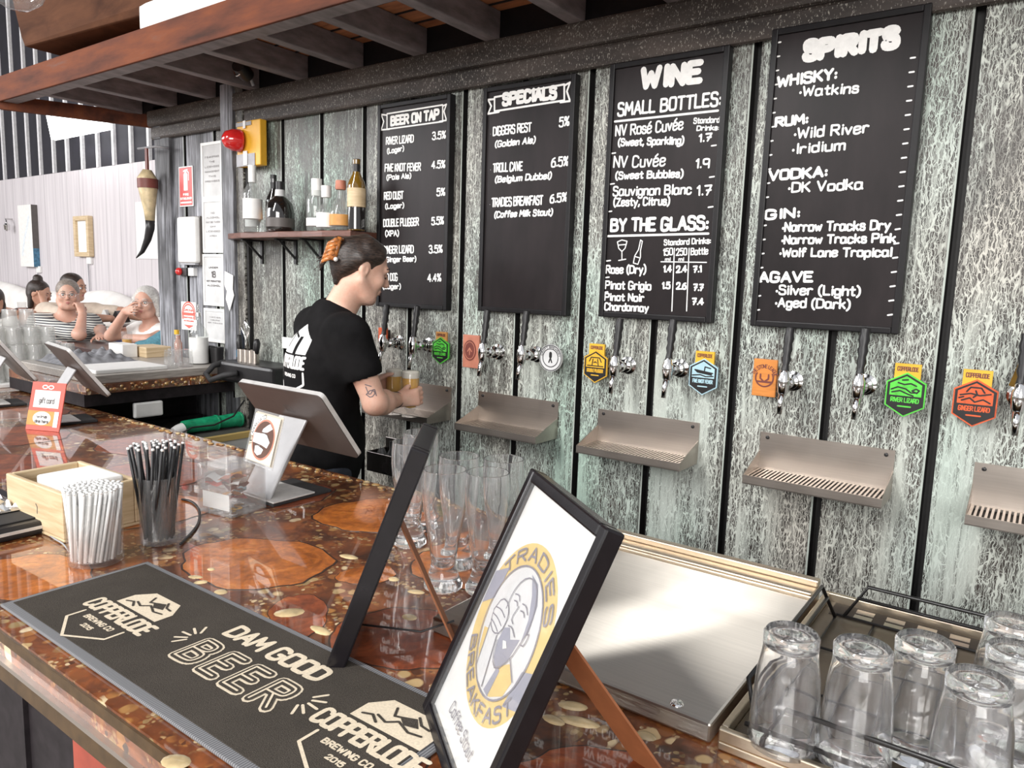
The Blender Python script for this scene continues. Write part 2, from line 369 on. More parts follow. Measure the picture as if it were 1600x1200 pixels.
# metals
def brushed(name, col, rough, st=(2, 200, 200), aniso=.0):
    m, nt, b = newmat(name); n = noise(nt, coords(nt, st), 1.0, 4); n2 = noise(nt, coords(nt), 6, 3)
    nt.links.new(ramp(nt, n, [(.2, tuple(c*.86 for c in col)), (.8, col)]), b.inputs['Base Color']); b.inputs['Metallic'].default_value = 1
    r = nd(nt, 'MapRange'); nt.links.new(n2, r.inputs[0]); r.inputs[3].default_value = rough*.75; r.inputs[4].default_value = rough*1.3
    nt.links.new(r.outputs[0], b.inputs['Roughness']); bump(nt, b, n, .04, .0005); return m
M['steel'] = brushed('brushed_steel', (.64, .60, .54), .42)
_n = M['steel'].node_tree; _b = _n.nodes['Principled BSDF']; _t = nd(_n, 'CombineXYZ'); _t.inputs[1].default_value = 1.0
_b.inputs['Anisotropic'].default_value = 1.0; _n.links.new(_t.outputs[0], _b.inputs['Tangent'])
M['tray_steel'] = brushed('drip_tray_steel', (.56, .50, .45), .36)
M['chrome'] = pm('polished_chrome', (.80, .79, .78), .09, 1.0, var=.05)
M['alu'] = pm('satin_aluminium', (.62, .61, .60), .35, 1.0, var=.06)
M['wire'] = pm('black_coated_wire', (.012, .011, .011), .35, var=.2)
M['gratehole'] = pm('dark_slot', (.03, .02, .015), .6)
# boards and writing
m, nt, b = newmat('chalkboard_black'); M['slate'] = m
a = noise(nt, coords(nt, (6, 1, 2.2)), 1.0, 5, .6)
nt.links.new(ramp(nt, a, [(.35, (.012, .0095, .010)), (.7, (.026, .020, .021))]), b.inputs['Base Color']); b.inputs['Roughness'].default_value = .38; b.inputs['Specular IOR Level'].default_value = .2
M['black_frame'] = pm('black_frame_paint', (.009, .008, .009), .4, var=.25, spec=.28)
M['chalk'] = pm('white_chalk_paint', (.86, .85, .83), .8, var=.06, scale=90)
M['black'] = pm('black_plastic', (.014, .013, .014), .4, var=.2)
M['soft_black'] = pm('matt_black_rubber', (.022, .021, .022), .7, var=.2)
M['gunmetal'] = pm('dark_grey_plastic', (.10, .088, .082), .45, var=.1)
M['pos_back'] = pm('taupe_metallic_plastic', (.115, .092, .083), .38, .3, var=.06)
M['pos_edge'] = pm('silver_edge', (.66, .64, .62), .35, .3)
M['alu_matt'] = pm('matt_silver_plastic', (.40, .395, .40), .45, .2, var=.05)
M['white'] = pm('white_plastic', (.80, .79, .77), .4, var=.04)
M['paper'] = pm('white_paper', (.82, .81, .79), .7, var=.04)
M['grey_paper'] = pm('aged_notice_paper', (.58, .58, .58), .7, var=.14, scale=9)
M['ink'] = pm('grey_ink', (.12, .11, .11), .8)
M['lightink'] = pm('pale_grey_ink', (.32, .31, .31), .8)
M['red'] = pm('signal_red', (.55, .035, .03), .4, var=.08)
M['coral'] = pm('coral_card', (.72, .13, .10), .6, var=.06)
M['redlens'] = pm('red_lens', (.60, .02, .02), .12, var=.15, coat=1)
M['yellow'] = pm('amber_yellow', (.80, .42, .03), .45, var=.06)
M['grey'] = pm('mid_grey', (.34, .34, .36), .5)
M['green'] = pm('bright_green', (.10, .62, .06), .45, var=.25, scale=60)
M['orange'] = pm('orange_wood', (.62, .22, .04), .5, var=.15, scale=20, stretch=(1, 1, 6))
M['tan'] = pm('copper_tan', (.60, .29, .08), .5, var=.1)
M['mango'] = pm('mango_yellow', (.75, .42, .03), .45, var=.08)
M['sky'] = pm('pale_blue', (.42, .62, .70), .45, var=.08)
M['redorange'] = pm('red_orange', (.66, .10, .025), .45, var=.25, scale=60)
M['pinkbrown'] = pm('pinkish_copper', (.45, .17, .11), .5, var=.15)
M['maroon'] = pm('maroon', (.16, .04, .03), .5)
# bar mat
m, nt, b = newmat('bar_mat_felt'); M['felt'] = m
a = noise(nt, coords(nt, (1, 1, 1)), 700, 2); c = noise(nt, coords(nt, (1, 1, 1)), 9, 4)
nt.links.new(mix(nt, .6, ramp(nt, c, [(.3, (.050, .041, .033)), (.7, (.086, .071, .058))]), ramp(nt, a, [(.35, (.02, .017, .014)), (.75, (.11, .098, .085))])), b.inputs['Base Color']); b.inputs['Roughness'].default_value = .9; b.inputs['Specular IOR Level'].default_value = .1
bump(nt, b, a, .6, .002)
m, nt, b = newmat('bar_mat_ribbed_rubber'); M['hem'] = m
wv = nd(nt, 'TexWave', wave_type='BANDS', bands_direction='X'); nt.links.new(coords(nt, (1, 1, 1)), wv.inputs[0]); wv.inputs['Scale'].default_value = 75
nt.links.new(ramp(nt, wv.outputs['Fac'], [(.3, (.10, .10, .105)), (.7, (.24, .24, .25))]), b.inputs['Base Color']); b.inputs['Roughness'].default_value = .6
M['print'] = pm('cream_mat_print', (.66, .56, .42), .85, var=.12, scale=300)
# glass and liquids
M['glass'] = glassmat('clear_glass', (1, 1, 1), 0.0, 1.48)
M['thin'] = thinglass('thin_clear_glass', (.97, .97, .97), 1.0, .05)
M['tumbler'] = thinglass('whitened_tumbler_glass', (.96, .96, .95), 1.0, .20)  # diffuse white stands in for the bright background behind the tumblers
M['acrylic'] = thinglass('clear_acrylic', (.95, .95, .95), 1.0, .10)
M['bottle_clear'] = thinglass('clear_bottle_glass', (.88, .90, .89), 1.0, .10)  # diffuse white stands in for bright highlights on the bottles
M['bottle_dark'] = pm('dark_bottle_glass', (.010, .008, .007), .06, var=.2, coat=1)
M['bottle_amber'] = pm('olive_amber_glass', (.16, .085, .01), .06, var=.2, coat=1)
m, nt, b = newmat('golden_beer'); M['beer'] = m
b.inputs['Base Color'].default_value = (.85, .45, .06, 1)
g = noise(nt, coords(nt), 20); nt.links.new(ramp(nt, g, [(.3, (.88, .44, .03)), (.7, (.95, .56, .07))]), b.inputs['Base Color'])
b.inputs['Transmission Weight'].default_value = .12; b.inputs['Roughness'].default_value = .1; b.inputs['IOR'].default_value = 1.34
M['foam'] = pm('beer_foam', (.88, .84, .74), .8, var=.04)
# people
def skin(name, c):
    m, nt, b = newmat(name); n = noise(nt, coords(nt), 18, 4); n2 = noise(nt, coords(nt), 160, 2)
    col = ramp(nt, n, [(.3, tuple(x*y for x, y in zip(c, (1.0, .86, .82)))), (.7, c)])
    nt.links.new(mix(nt, .12, col, ramp(nt, n2, [(.3, .35), (.7, .75)]), 'OVERLAY'), b.inputs['Base Color']); b.inputs['Roughness'].default_value = .5
    b.inputs['Subsurface Weight'].default_value = .08; b.inputs['Subsurface Scale'].default_value = .01; return m
M['skin'] = skin('light_skin', (.74, .47, .36))
M['skin2'] = skin('tanned_skin', (.52, .30, .21))
M['skin3'] = skin('rosy_skin', (.62, .38, .29))
def hairmat(name, c0, c1):
    m, nt, b = newmat(name); n = noise(nt, coords(nt, (60, 60, 220), (0, .9, 0)), 1.0, 4)
    nt.links.new(ramp(nt, n, [(.3, c0), (.7, c1)]), b.inputs['Base Color']); b.inputs['Roughness'].default_value = .42; bump(nt, b, n, .5, .004); return m
M['hair_dark'] = hairmat('dark_brown_hair', (.006, .0045, .004), (.060, .038, .029))
M['hair_grey'] = hairmat('grey_brown_hair', (.14, .11, .09), (.36, .31, .27))
M['hair_white'] = hairmat('silver_white_hair', (.42, .39, .36), (.72, .70, .67))
M['tee'] = pm('black_cotton', (.009, .0085, .009), .9, var=.35, scale=14, spec=.12)
m, nt, b = newmat('striped_jersey'); M['stripe'] = m
wv = nd(nt, 'TexWave', wave_type='BANDS', bands_direction='Z'); nt.links.new(coords(nt, (1, .1, 1.0)), wv.inputs[0]); wv.inputs['Scale'].default_value = 17; wv.inputs['Distortion'].default_value = 1.6; wv.inputs['Detail'].default_value = 1; wv.inputs['Detail Scale'].default_value = .25
nt.links.new(ramp(nt, wv.outputs['Fac'], [(.40, (.68, .67, .62)), (.55, (.07, .07, .08))]), b.inputs['Base Color']); b.inputs['Roughness'].default_value = .85
M['beige'] = pm('beige_cotton', (.66, .55, .45), .85, var=.1)
M['whitecloth'] = pm('white_cotton', (.80, .78, .75), .85, var=.06)
M['cushion'] = pm('white_cushion_cover', (.80, .77, .74), .85, var=.08, scale=6)
M['teal'] = pm('teal_knit', (.06, .19, .24), .85, var=.3, scale=60)
M['browntop'] = pm('dark_brown_top', (.06, .03, .025), .85, var=.2)
M['greycloth'] = pm('grey_towel', (.22, .22, .235), .9, var=.3, scale=30)
M['tortoise'] = pm('tortoiseshell_clip', (.50, .17, .04), .2, var=.7, scale=60, coat=1)
M['lips'] = pm('lip_pink', (.50, .19, .17), .5)
M['eyewhite'] = pm('eye_white', (.8, .78, .75), .3)
M['tattoo'] = pm('tattoo_ink', (.20, .15, .16), .6)
M['denim'] = pm('dark_denim', (.03, .035, .05), .85, var=.2)
M['horn'] = pm('bone_horn', (.56, .45, .27), .4, var=.3, scale=25)
M['blueart'] = pm('blue_painted_edge', (.06, .17, .27), .6, var=.4)
M['greenglass'] = pm('green_plastic_tub', (.015, .30, .14), .25, var=.3)
M['copper'] = wood('aged_copper_brown', (.045, .018, .010), (.115, .048, .024), (3, 3, 8), .75)
M['copper'].node_tree.nodes['Principled BSDF'].inputs['Specular IOR Level'].default_value = .08
M['easel'] = pm('brown_card_easel', (.30, .105, .04), .6, var=.12)
M['easel_edge'] = pm('pale_card_edge', (.66, .47, .30), .7, var=.08)
m, nt, b = newmat('lit_ceiling_panel'); M['lit'] = m
b.inputs['Emission Color'].default_value = (1, 1, 1, 1); b.inputs['Emission Strength'].default_value = 4.0
# ================================================================== ROOM
WY = 2.253                                               # front face of the container wall
mb = MB(); mb.bb((-16, -7, -.1), (6, 6, 0)); floor = struct(mb.obj('floor', pm('pale_concrete_floor', (.40, .37, .34), .6, var=.2, scale=3)))
# ---- container wall with narrow grooves every 278 mm
g0 = ony(1139, 690, WY).x
mb = MB(); mats = [M['drip'], M['groove'], pm('painted_edge_highlight', (.40, .44, .40), .5), M['post']]
gx = [g0+.278*k for k in range(-12, 8)]
gx = [g for g in gx if g > -4.0]
GW, GD = .024, .03
xl = -4.12
for g in gx+[1.5]:
    xr = min(g-GW/2, 1.2); left = xr < -3.3
    mb.mi = 3 if left else 0
    mb.add([(xl, WY, 0), (xr-.005, WY, 0), (xr-.005, WY, 2.44), (xl, WY, 2.44)], [(0, 1, 2, 3)])
    mb.mi = 2; mb.add([(xr-.005, WY, 0), (xr, WY, 0), (xr, WY, 2.44), (xr-.005, WY, 2.44)], [(0, 1, 2, 3)])  # bevel highlight painted as a pale strip beside each groove
    if g < 1.2:
        a, c = g-GW/2, g+GW/2; mb.mi = 1
        mb.add([(a, WY, 0), (a+.003, WY+GD, 0), (a+.003, WY+GD, 2.44), (a, WY, 2.44)], [(0, 1, 2, 3)])
        mb.add([(a+.003, WY+GD, 0), (c-.003, WY+GD, 0), (c-.003, WY+GD, 2.44), (a+.003, WY+GD, 2.44)], [(0, 1, 2, 3)])
        mb.add([(c-.003, WY+GD, 0), (c, WY, 0), (c, WY, 2.44), (c-.003, WY+GD, 2.44)], [(0, 1, 2, 3)])
        xl = c
mb.mi = 1; mb.bb((-4.12, WY+GD+.002, 0), (1.2, WY+.10, 2.52))
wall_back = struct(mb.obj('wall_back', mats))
# rail along the top of the wall, corner post, inner post
mb = MB(); mb.bb((-4.13, 2.225, 2.300), (1.3, WY, 2.372)); mb.bb((-4.13, 2.205, 2.368), (1.3, WY, 2.452))
struct(mb.obj('trim_1', M['rail'], bev=.012))
mb = MB(); mb.bb((-4.105, 2.232, 0), (-3.955, 2.36, 2.48)); mb.bb((-4.10, 2.226, 2.30), (-4.03, 2.235, 2.40)); struct(mb.obj('trim_2', M['post'], bev=.008))
mb = MB(); mb.mi = 0; xa, xb, xc = ony(346, 300, 2.20).x, ony(364, 300, 2.20).x, ony(381, 300, 2.22).x
mb.bb((xa, 2.20, 0), (xb, WY, 2.50)); mb.mi = 1; mb.bb((xb, 2.218, 0), (xc, WY, 2.50)); mb.mi = 2; mb.bb((xc, 2.228, 0), (xc+.018, WY, 2.46))
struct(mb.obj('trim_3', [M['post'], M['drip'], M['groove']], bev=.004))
# ---- eave: timber deck, rafters, rusty edge beams
mb = MB(); mb.bb((-4.5, 1.70, 2.552), (1.4, 2.36, 2.58)); ceil = struct(mb.obj('ceiling', M['deck']))
mb = MB()
for k in range(5): mb.bb((-4.45, 1.74+k*.105, 2.546), (1.4, 1.745+k*.105, 2.5525))
o = mb.obj('board_gap', M['groove'], ceil)
mb = MB(); mb.bb((-4.45, 2.232, 2.452), (1.4, 2.25, 2.56)); struct(mb.obj('trim_4', M['black_frame']))
ordn = ['first', 'second', 'third', 'fourth', 'fifth', 'sixth', 'seventh', 'eighth', 'ninth', 'tenth', 'eleventh', 'twelfth', 'thirteenth']
for k in range(-4, 8):
    x = -2.783+.357*k
    mb = MB(); mb.bb((x-.055, 1.735, 2.449), (x, 2.231, 2.550))
    o = mb.obj('rafter', M['rafter'], bev=.003)
    tag(o, 'dark grey rafter under the eave, %s counted from the left end' % ordn[k+4], 'rafter', 'rafters under the eave')
mb = MB(); mb.bb((-4.62, 1.655, 2.437), (1.5, 1.668, 2.560)); mb.mi = 1; mb.bb((-4.55, 1.668, 2.437), (1.5, 1.735, 2.446)); mb.mi = 0; mb.bb((-4.6, 1.668, 2.551), (1.5, 1.70, 2.560))
o = mb.obj('steel_beam', [M['rust'], M['rafter']], bev=.003); tag(o, 'long rust-red steel beam along the front edge of the eave', 'beam')
mb = MB(); mb.bar((-4.60, 1.67, 2.44), (-4.20, 2.30, 2.42), .03, .075); o = mb.obj('steel_beam', M['rust'], bev=.003); tag(o, 'short rust-red steel beam closing the left end of the eave', 'beam')
mb = MB(); mb.bb((-3.15, 1.665, 2.561), (-.9, 1.80, 2.66)); o = mb.obj('roof_gutter', M['whitecloth'], bev=.01); tag(o, 'white gutter lying on top of the rust-red front beam', 'gutter')
# copper hood and a glass globe close overhead
p1 = onz(38, 73, 2.62); p2 = onz(320, -2, 2.62)
dd = (p2-p1).normalized(); nn = Vector((-dd.y, dd.x, 0))
mb = MB(); T = frameM(p1, dd, nn)
L = (p2-p1).length
pr = [(-.10, .30), (-.085, .12), (-.05, .04), (0, 0)]
mb.add([(0, 0, 0), (L+.5, 0, 0), (L+.5, .22, 0), (0, .22, 0), (-.03, 0, .05), (L+.5, -.02, .05), (L+.5, .25, .05), (-.03, .25, .05), (-.10, -.05, .5), (L+.5, -.06, .5), (L+.5, .3, .5), (-.1, .3, .5)],
       [(3, 2, 1, 0), (0, 1, 5, 4), (1, 2, 6, 5), (2, 3, 7, 6), (3, 0, 4, 7), (4, 5, 9, 8), (5, 6, 10, 9), (6, 7, 11, 10), (7, 4, 8, 11), (8, 9, 10, 11)], False, T)
o = mb.obj('copper_hood', M['copper'], bev=.01); tag(o, 'brown copper hood hanging at the top left, above the rusty beam', 'hood')
ct = ray(24, -34)*1.35+Vector((0, 0, CAMH))
t = thing('pendant_lamp', 'clear glass globe lamp at the top left corner, in front of the copper hood', 'lamp', ct)
mb = MB(); mb.lathe([(0, -.055), (.02, -.052), (.04, -.038), (.053, -.012), (.053, .012), (.04, .04), (.022, .056), (.02, .07)], 24); mb.obj('globe', M['thin'], t)
mb = MB(); mb.lathe([(0, .056), (.024, .056), (.026, .09), (.014, .11), (0, .112)], 16); mb.obj('cap', M['chrome'], t)
mb = MB(); mb.tube([(0, 0, .11), (0, 0, .9)], .003, 6); mb.obj('cord', M['black'], t)
mb = MB(); mb.ball((0, 0, .02), (.012, .012, .02)); mb.obj('bulb', pm('frosted_bulb', (.8, .75, .65), .3), t)
# ---- hall behind: limewashed boards below, black cladding with white battens above
FY = 4.0
zt = ony(120, 266, FY).z
mb = MB(); mb.bb((-16, FY, 0), (-3.2, FY+.08, zt)); struct(mb.obj('wall_far', M['lilac']))
mb = MB(); mb.bb((-16, FY+.02, zt), (-3.2, FY+.10, 6.2)); wu = struct(mb.obj('wall_upper', M['black_clad']))
xs = [ony(u, 268, FY).x for u in (7, 26, 45, 64, 85, 106, 130, 154, 179, 206, 234)]
xs += [xs[0]-.33*k for k in range(1, 8)]+[xs[-1]+.33*k for k in range(1, 6)]
for x in xs:
    mb = MB(); mb.bb((x-.02, FY-.012, zt), (x+.02, FY+.022, 6.2)); mb.obj('batten', M['slat'], wu)
mb = MB(); mb.bb((-16, -6, 6.2), (-3.4, 4.2, 6.3)); struct(mb.obj('trim_5', M['black_clad']))
# bright roof window in the cladding
q = [ony(70, 171, 3.7), ony(80, 218, 3.7), ony(168, 201, 3.7), ony(162, 187, 3.7)]
w1 = thing('window_1', None, None, (0, 0, 0)); struct(w1)
mb = MB(); mb.add([p for p in q]+[p+Vector((0, .05, 0)) for p in q], [(0, 1, 2, 3), (7, 6, 5, 4), (0, 4, 5, 1), (1, 5, 6, 2), (2, 6, 7, 3), (3, 7, 4, 0)]); mb.obj('pane', M['lit'], w1)
# ================================================================== hand-painted lettering: single-stroke glyphs drawn with a round brush
GL = {
'A': '0 0 3 10 6 0|1.2 3.4 4.8 3.4', 'B': '0 0 0 10|~0 10 3.4 10 5.4 9.4 5.4 6.2 3.2 5.4 0 5.4|~0 5.4 3.6 5.4 6 4.8 6 .6 3.6 0 0 0',
'C': '~5.6 8.2 4.6 10 .2 10.4 0 5 0 -.6 4.8 -.2 5.8 2', 'D': '0 0 0 10|~0 10 3 10 6 9 6 5 6 1 3 0 0 0', 'E': '5 10 0 10 0 0 5.2 0|0 5.2 4.2 5.2', 'F': '5 10 0 10 0 0|0 5.2 4.2 5.2',
'G': '~5.6 8.4 4.6 10 .2 10.4 0 5 0 -.6 5 -.4 5.8 2 5.8 4.4|3.4 4.4 5.9 4.4', 'H': '0 0 0 10|5.4 0 5.4 10|0 5.1 5.4 5.1', 'I': '1 0 1 10', 'J': '~4.4 10 4.4 2 4 -.4 .4 -.4 0 2.4',
'K': '0 0 0 10|5.2 10 0 4.2|1.6 5.8 5.6 0', 'L': '0 10 0 0 4.8 0', 'M': '0 0 .6 10 3.5 3.4 6.4 10 7 0', 'N': '0 0 0 10 5.4 0 5.4 10',
'O': '~3 10 .2 10 0 5 .2 0 3 0 5.8 0 6 5 5.8 10 3 10', 'P': '0 0 0 10|~0 10 3.6 10 5.8 9.6 5.8 5.2 3.6 4.6 0 4.6', 'Q': '~3 10 .2 10 0 5 .2 0 3 0 5.8 0 6 5 5.8 10 3 10|3.6 2.6 6.2 -.8',
'R': '0 0 0 10|~0 10 3.6 10 5.6 9.6 5.6 5.6 3.6 5 0 5|2.6 5 5.9 0', 'S': '~5.2 8.6 4.4 10.2 .2 10.2 .2 7.4 .6 5.6 5 5.2 5.6 2.6 5.4 -.4 .6 -.4 0 1.8', 'T': '0 10 5.8 10|2.9 10 2.9 0',
'U': '~0 10 0 3 .2 -.2 2.8 -.2 5.4 -.2 5.6 3 5.6 10', 'V': '0 10 3 0 6 10', 'W': '0 10 1.8 0 4 7.4 6.2 0 8 10', 'X': '0 10 5.4 0|5.4 10 0 0', 'Y': '0 10 2.8 4.8 5.6 10|2.8 4.8 2.8 0', 'Z': '0 10 5.2 10 0 0 5.4 0',
'a': '~4.6 5 3.6 6.8 0 6.6 0 3 0 -.4 3.6 -.4 4.6 2.4|4.6 6.4 4.6 1 5.2 0', 'b': '0 10 0 0|~0 3.6 1 6.6 4.8 6.6 4.8 3.2 4.8 -.4 1 -.4 0 2', 'c': '~4.4 5.2 3.6 6.8 0 6.8 0 3.2 0 -.4 3.6 -.4 4.6 1.4',
'd': '4.6 10 4.6 0|~4.6 3.6 3.8 6.6 0 6.6 0 3.2 0 -.4 3.8 -.4 4.6 2', 'e': '~.2 3.4 4.6 3.6 4.6 6.8 .2 6.8 0 3.2 0 -.4 3.4 -.4 4.6 1.2', 'f': '~4 9.2 3.4 10.4 1.4 10 1.4 7 1.4 0|0 6.2 3.4 6.2',
'g': '~4.6 4 3.8 6.6 0 6.6 0 3.4 0 .2 3.8 .2 4.6 2.6|~4.6 6.4 4.6 -1 4.2 -3.4 .6 -3.4 .2 -2', 'h': '0 10 0 0|~0 4 1 6.6 4.4 6.6 4.4 4 4.4 0', 'i': '.6 6.4 .6 0|.6 8.9 .6 9.3', 'j': '~2 6.4 2 -1 1.6 -3.2 0 -3|2 8.9 2 9.3',
'k': '0 10 0 0|4 6.4 0 2.6|1.4 4 4.4 0', 'l': '.6 10 .6 0', 'm': '0 6.4 0 0|~0 4.4 .8 6.6 3.2 6.6 3.2 4.4 3.2 0|~3.2 4.4 4 6.6 6.6 6.6 6.6 4.4 6.6 0', 'n': '0 6.4 0 0|~0 4 1 6.6 4.4 6.6 4.4 4 4.4 0',
'o': '~2.4 6.6 0 6.6 0 3.2 0 -.2 2.4 -.2 4.8 -.2 4.8 3.2 4.8 6.6 2.4 6.6', 'p': '0 6.4 0 -3.4|~0 3.6 1 6.6 4.8 6.6 4.8 3.2 4.8 -.4 1 -.4 0 2', 'q': '4.6 6.4 4.6 -3.4|~4.6 3.6 3.8 6.6 0 6.6 0 3.2 0 -.4 3.8 -.4 4.6 2', 'r': '0 6.4 0 0|~0 3.6 .8 6.4 2.4 6.8 3.6 6',
's': '~4 5.6 3.4 6.9 .2 6.9 .2 5 .4 3.6 4 3.4 4.2 1.6 4 -.4 .4 -.4 0 1.2', 't': '~1.6 9.2 1.6 2 1.8 -.2 3.6 .2|0 6.4 3.6 6.4', 'u': '~0 6.4 0 2 .2 -.3 2.2 -.3 4.4 -.2 4.4 2.6|4.4 6.4 4.4 0', 'v': '0 6.4 2.2 0 4.4 6.4', 'w': '0 6.4 1.6 0 3.2 5 4.8 0 6.4 6.4',
'x': '0 6.4 4.2 0|4.2 6.4 0 0', 'y': '0 6.4 2.4 .4|4.8 6.4 1.2 -3.4', 'z': '0 6.4 4 6.4 0 0 4.2 0',
'0': '~2.6 10 0 10 0 5 0 0 2.6 0 5.2 0 5.2 5 5.2 10 2.6 10', '1': '.2 7.8 1.8 10 1.8 0', '2': '~.2 7.8 .6 10.4 5.2 10.4 5 7 4.2 4.4 0 0|0 0 5.4 0', '3': '~.2 9 1 10.4 5 10.2 4.8 6 3.4 5.3 2 5.3|~2 5.3 5.2 5.2 5.6 1.8 5 -.6 .8 -.4 0 1.4', '4': '4 0 4 10 0 3 5.6 3',
'5': '5 10 .8 10 .5 5.6|~.5 5.6 2 6.6 5.4 6 5.4 3 5.2 -.5 .8 -.4 0 1.2', '6': '~4.6 9.6 1.6 8.6 0 5 0 2 .4 -.3 5 -.4 5.2 2.8 4.8 5.8 1 6 0 3', '7': '0 10 5 10 1.6 0|1.2 4.9 4.6 4.9', '8': '~2.6 5.4 0 6 .2 10.2 2.6 10 5 10.2 5.2 6 2.6 5.4 -.4 4.8 -.2 -.2 2.6 0 5.4 -.2 5.6 4.8 2.6 5.4', '9': '~5 7 4.4 4.2 .2 4.2 0 7 0 10.4 5 10.4 5 7 5 0',
'%': '5.4 10 .4 0|~1.2 10 0 9.8 0 6.4 1.2 6.2 2.4 6.4 2.4 9.8 1.2 10|~4.6 3.8 3.4 3.6 3.4 .2 4.6 0 5.8 .2 5.8 3.6 4.6 3.8', '.': '.5 .2 .5 .5', ',': '.8 .8 0 -1.6', ':': '.5 1 .5 1.4|.5 5.2 .5 5.6', '(': '~2.2 11 0 8 0 1 2.2 -2', ')': '~0 11 2.2 8 2.2 1 0 -2', '-': '0 4.4 3 4.4', '/': '0 -1 4 11', '&': '~5.6 0 1 7.4 1 10.4 4 10.4 4 7.4 0 4 0 0 3.4 -.6 5.6 3.6', '*': '1 3.6 1.2 4.2 1.5 3.6 1.2 3.2 1 3.6', "'": '.5 10 .5 8',
'é': '~.2 3.4 4.6 3.6 4.6 6.8 .2 6.8 0 3.2 0 -.4 3.4 -.4 4.6 1.2|1.6 8.4 3.6 10.4', '?': '~0 8 .4 10.4 5 10.4 4.8 7 2.4 5.4 2.4 3.4|2.4 .2 2.4 .5'}
def chaikin(p, it=2):
    for _ in range(it):
        q = [p[0]]
        for a, b in zip(p[:-1], p[1:]):
            q += [(a[0]*.75+b[0]*.25, a[1]*.75+b[1]*.25), (a[0]*.25+b[0]*.75, a[1]*.25+b[1]*.75)]
        q.append(p[-1]); p = q
    return p
_gc = {}
def glyph(ch):
    if ch in _gc: return _gc[ch]
    out = []
    for s in GL.get(ch, GL['?']).split('|'):
        sm = s.startswith('~'); n = [float(x) for x in s.lstrip('~').split()]
        p = list(zip(n[::2], n[1::2])); out.append(chaikin(p) if sm else p)
    w = max(x for st in out for x, _ in st)
    _gc[ch] = (out, w); return _gc[ch]
def strokes(text, gap=2.0, space=4.0, jitter=0.0):
    x = 0; out = []
    for ch in text:
        if ch == ' ': x += space; continue
        st, w = glyph(ch); dy = random.uniform(-jitter, jitter); sc = 1+random.uniform(-jitter, jitter)*.06
        for p in st: out.append([(x+a*sc, b*sc+dy) for a, b in p])
        x += w+gap
    return out, max(x-gap, .1)
def write(mb, M4, text, p0, p1, h, wt, z=0.0, gap=2.0, space=4.0, slant=0.0, jitter=.25, n=8):
    """text along p0->p1 (2-D, in the plane of M4), cap height h, stroke width wt."""
    st, w = strokes(text, gap, space, jitter)
    dx, dy = p1[0]-p0[0], p1[1]-p0[1]; L = math.hypot(dx, dy); ex = (dx/L, dy/L); ey = (-ex[1], ex[0])
    sx = (L-wt)/w; sy = (h-wt)/10
    for p in st:
        q = []
        for a, b in p:
            X = wt/2+a*sx+slant*b*sy; Y = wt/2+b*sy
            q.append((p0[0]+ex[0]*X+ey[0]*Y, p0[1]+ex[1]*X+ey[1]*Y))
        mb.ribbon(q, wt, M4, z, n)
def write_arc(mb, M4, text, c, r, a0, a1, h, wt, z=0.0, gap=2.0, inside=False):
    st, w = strokes(text, gap, 3.5, 0)
    for p in st:
        q = []
        for a, b in p:
            t = a0+(a1-a0)*a/w; rr = r+(-(b/10*h) if inside else b/10*h)
            q.append((c[0]+rr*math.cos(t), c[1]+rr*math.sin(t)))
        mb.ribbon(q, wt, M4, z, 6)
def ringpts(c, r, n=40, a0=0, a1=2*math.pi, ry=None):
    return [(c[0]+r*math.cos(a0+(a1-a0)*i/n), c[1]+(ry or r)*math.sin(a0+(a1-a0)*i/n)) for i in range(n+1)]
# ================================================================== CHALKBOARDS on the wall
BY = 2.226                                               # writing surface
def PL(u, v):                                            # pixel -> board-plane coordinates (x, z)
    p = ony(u, v, BY); return (p.x, p.z)
TM = Matrix(((1, 0, 0, 0), (0, 0, -1, BY), (0, 1, 0, 0), (0, 0, 0, 1)))     # (x, z, out) -> world
def board(x0, x1, z0, z1, label):
    t = thing('chalkboard', label, 'chalkboard', ((x0+x1)/2, WY, z0), 0, 'drinks boards on the container wall')
    off = Vector((-(x0+x1)/2, -WY, -z0))
    T = Matrix.Translation(off)
    mb = MB(); mb.bb((x0+.012, BY, z0+.012), (x1-.012, WY-.001, z1-.012), T); mb.obj('slate', M['slate'], t)
    f = .018; mb = MB()
    mb.bb((x0, BY-.008, z0), (x0+f, WY-.001, z1), T); mb.bb((x1-f, BY-.008, z0), (x1, WY-.001, z1), T)
    mb.bb((x0+f, BY-.008, z0), (x1-f, WY-.001, z0+f), T); mb.bb((x0+f, BY-.008, z1-f), (x1-f, WY-.001, z1), T)
    mb.obj('frame', M['black_frame'], t, bev=.003)
    return t, T @ TM
def lines(t, T, rows, wt=.0058):
    mb = MB()
    for r in rows:
        s, (u0, v0), (u1, v1), hp = r[:4]; k = r[4] if len(r) > 4 else {}
        k = dict(k); big = 'w' in k; w = k.pop('w', wt)
        a, c = PL(u0, v0), PL(u1, v1); h = PL(u0, v0-hp)[1]-a[1]
        write(mb, T, s, a, c, h, min(w, h*(.34 if big else .235)), .0012, **k)
    return mb
def banner(mb, T, pts, w=.006):
    for st in pts: mb.ribbon([PL(*p) for p in st], w, T, .0012)
bx = lambda u0, v0, u1, v1: (PL(u0, v0)[0], PL(u1, v1)[0])
Z0, Z1 = 1.470, 2.300
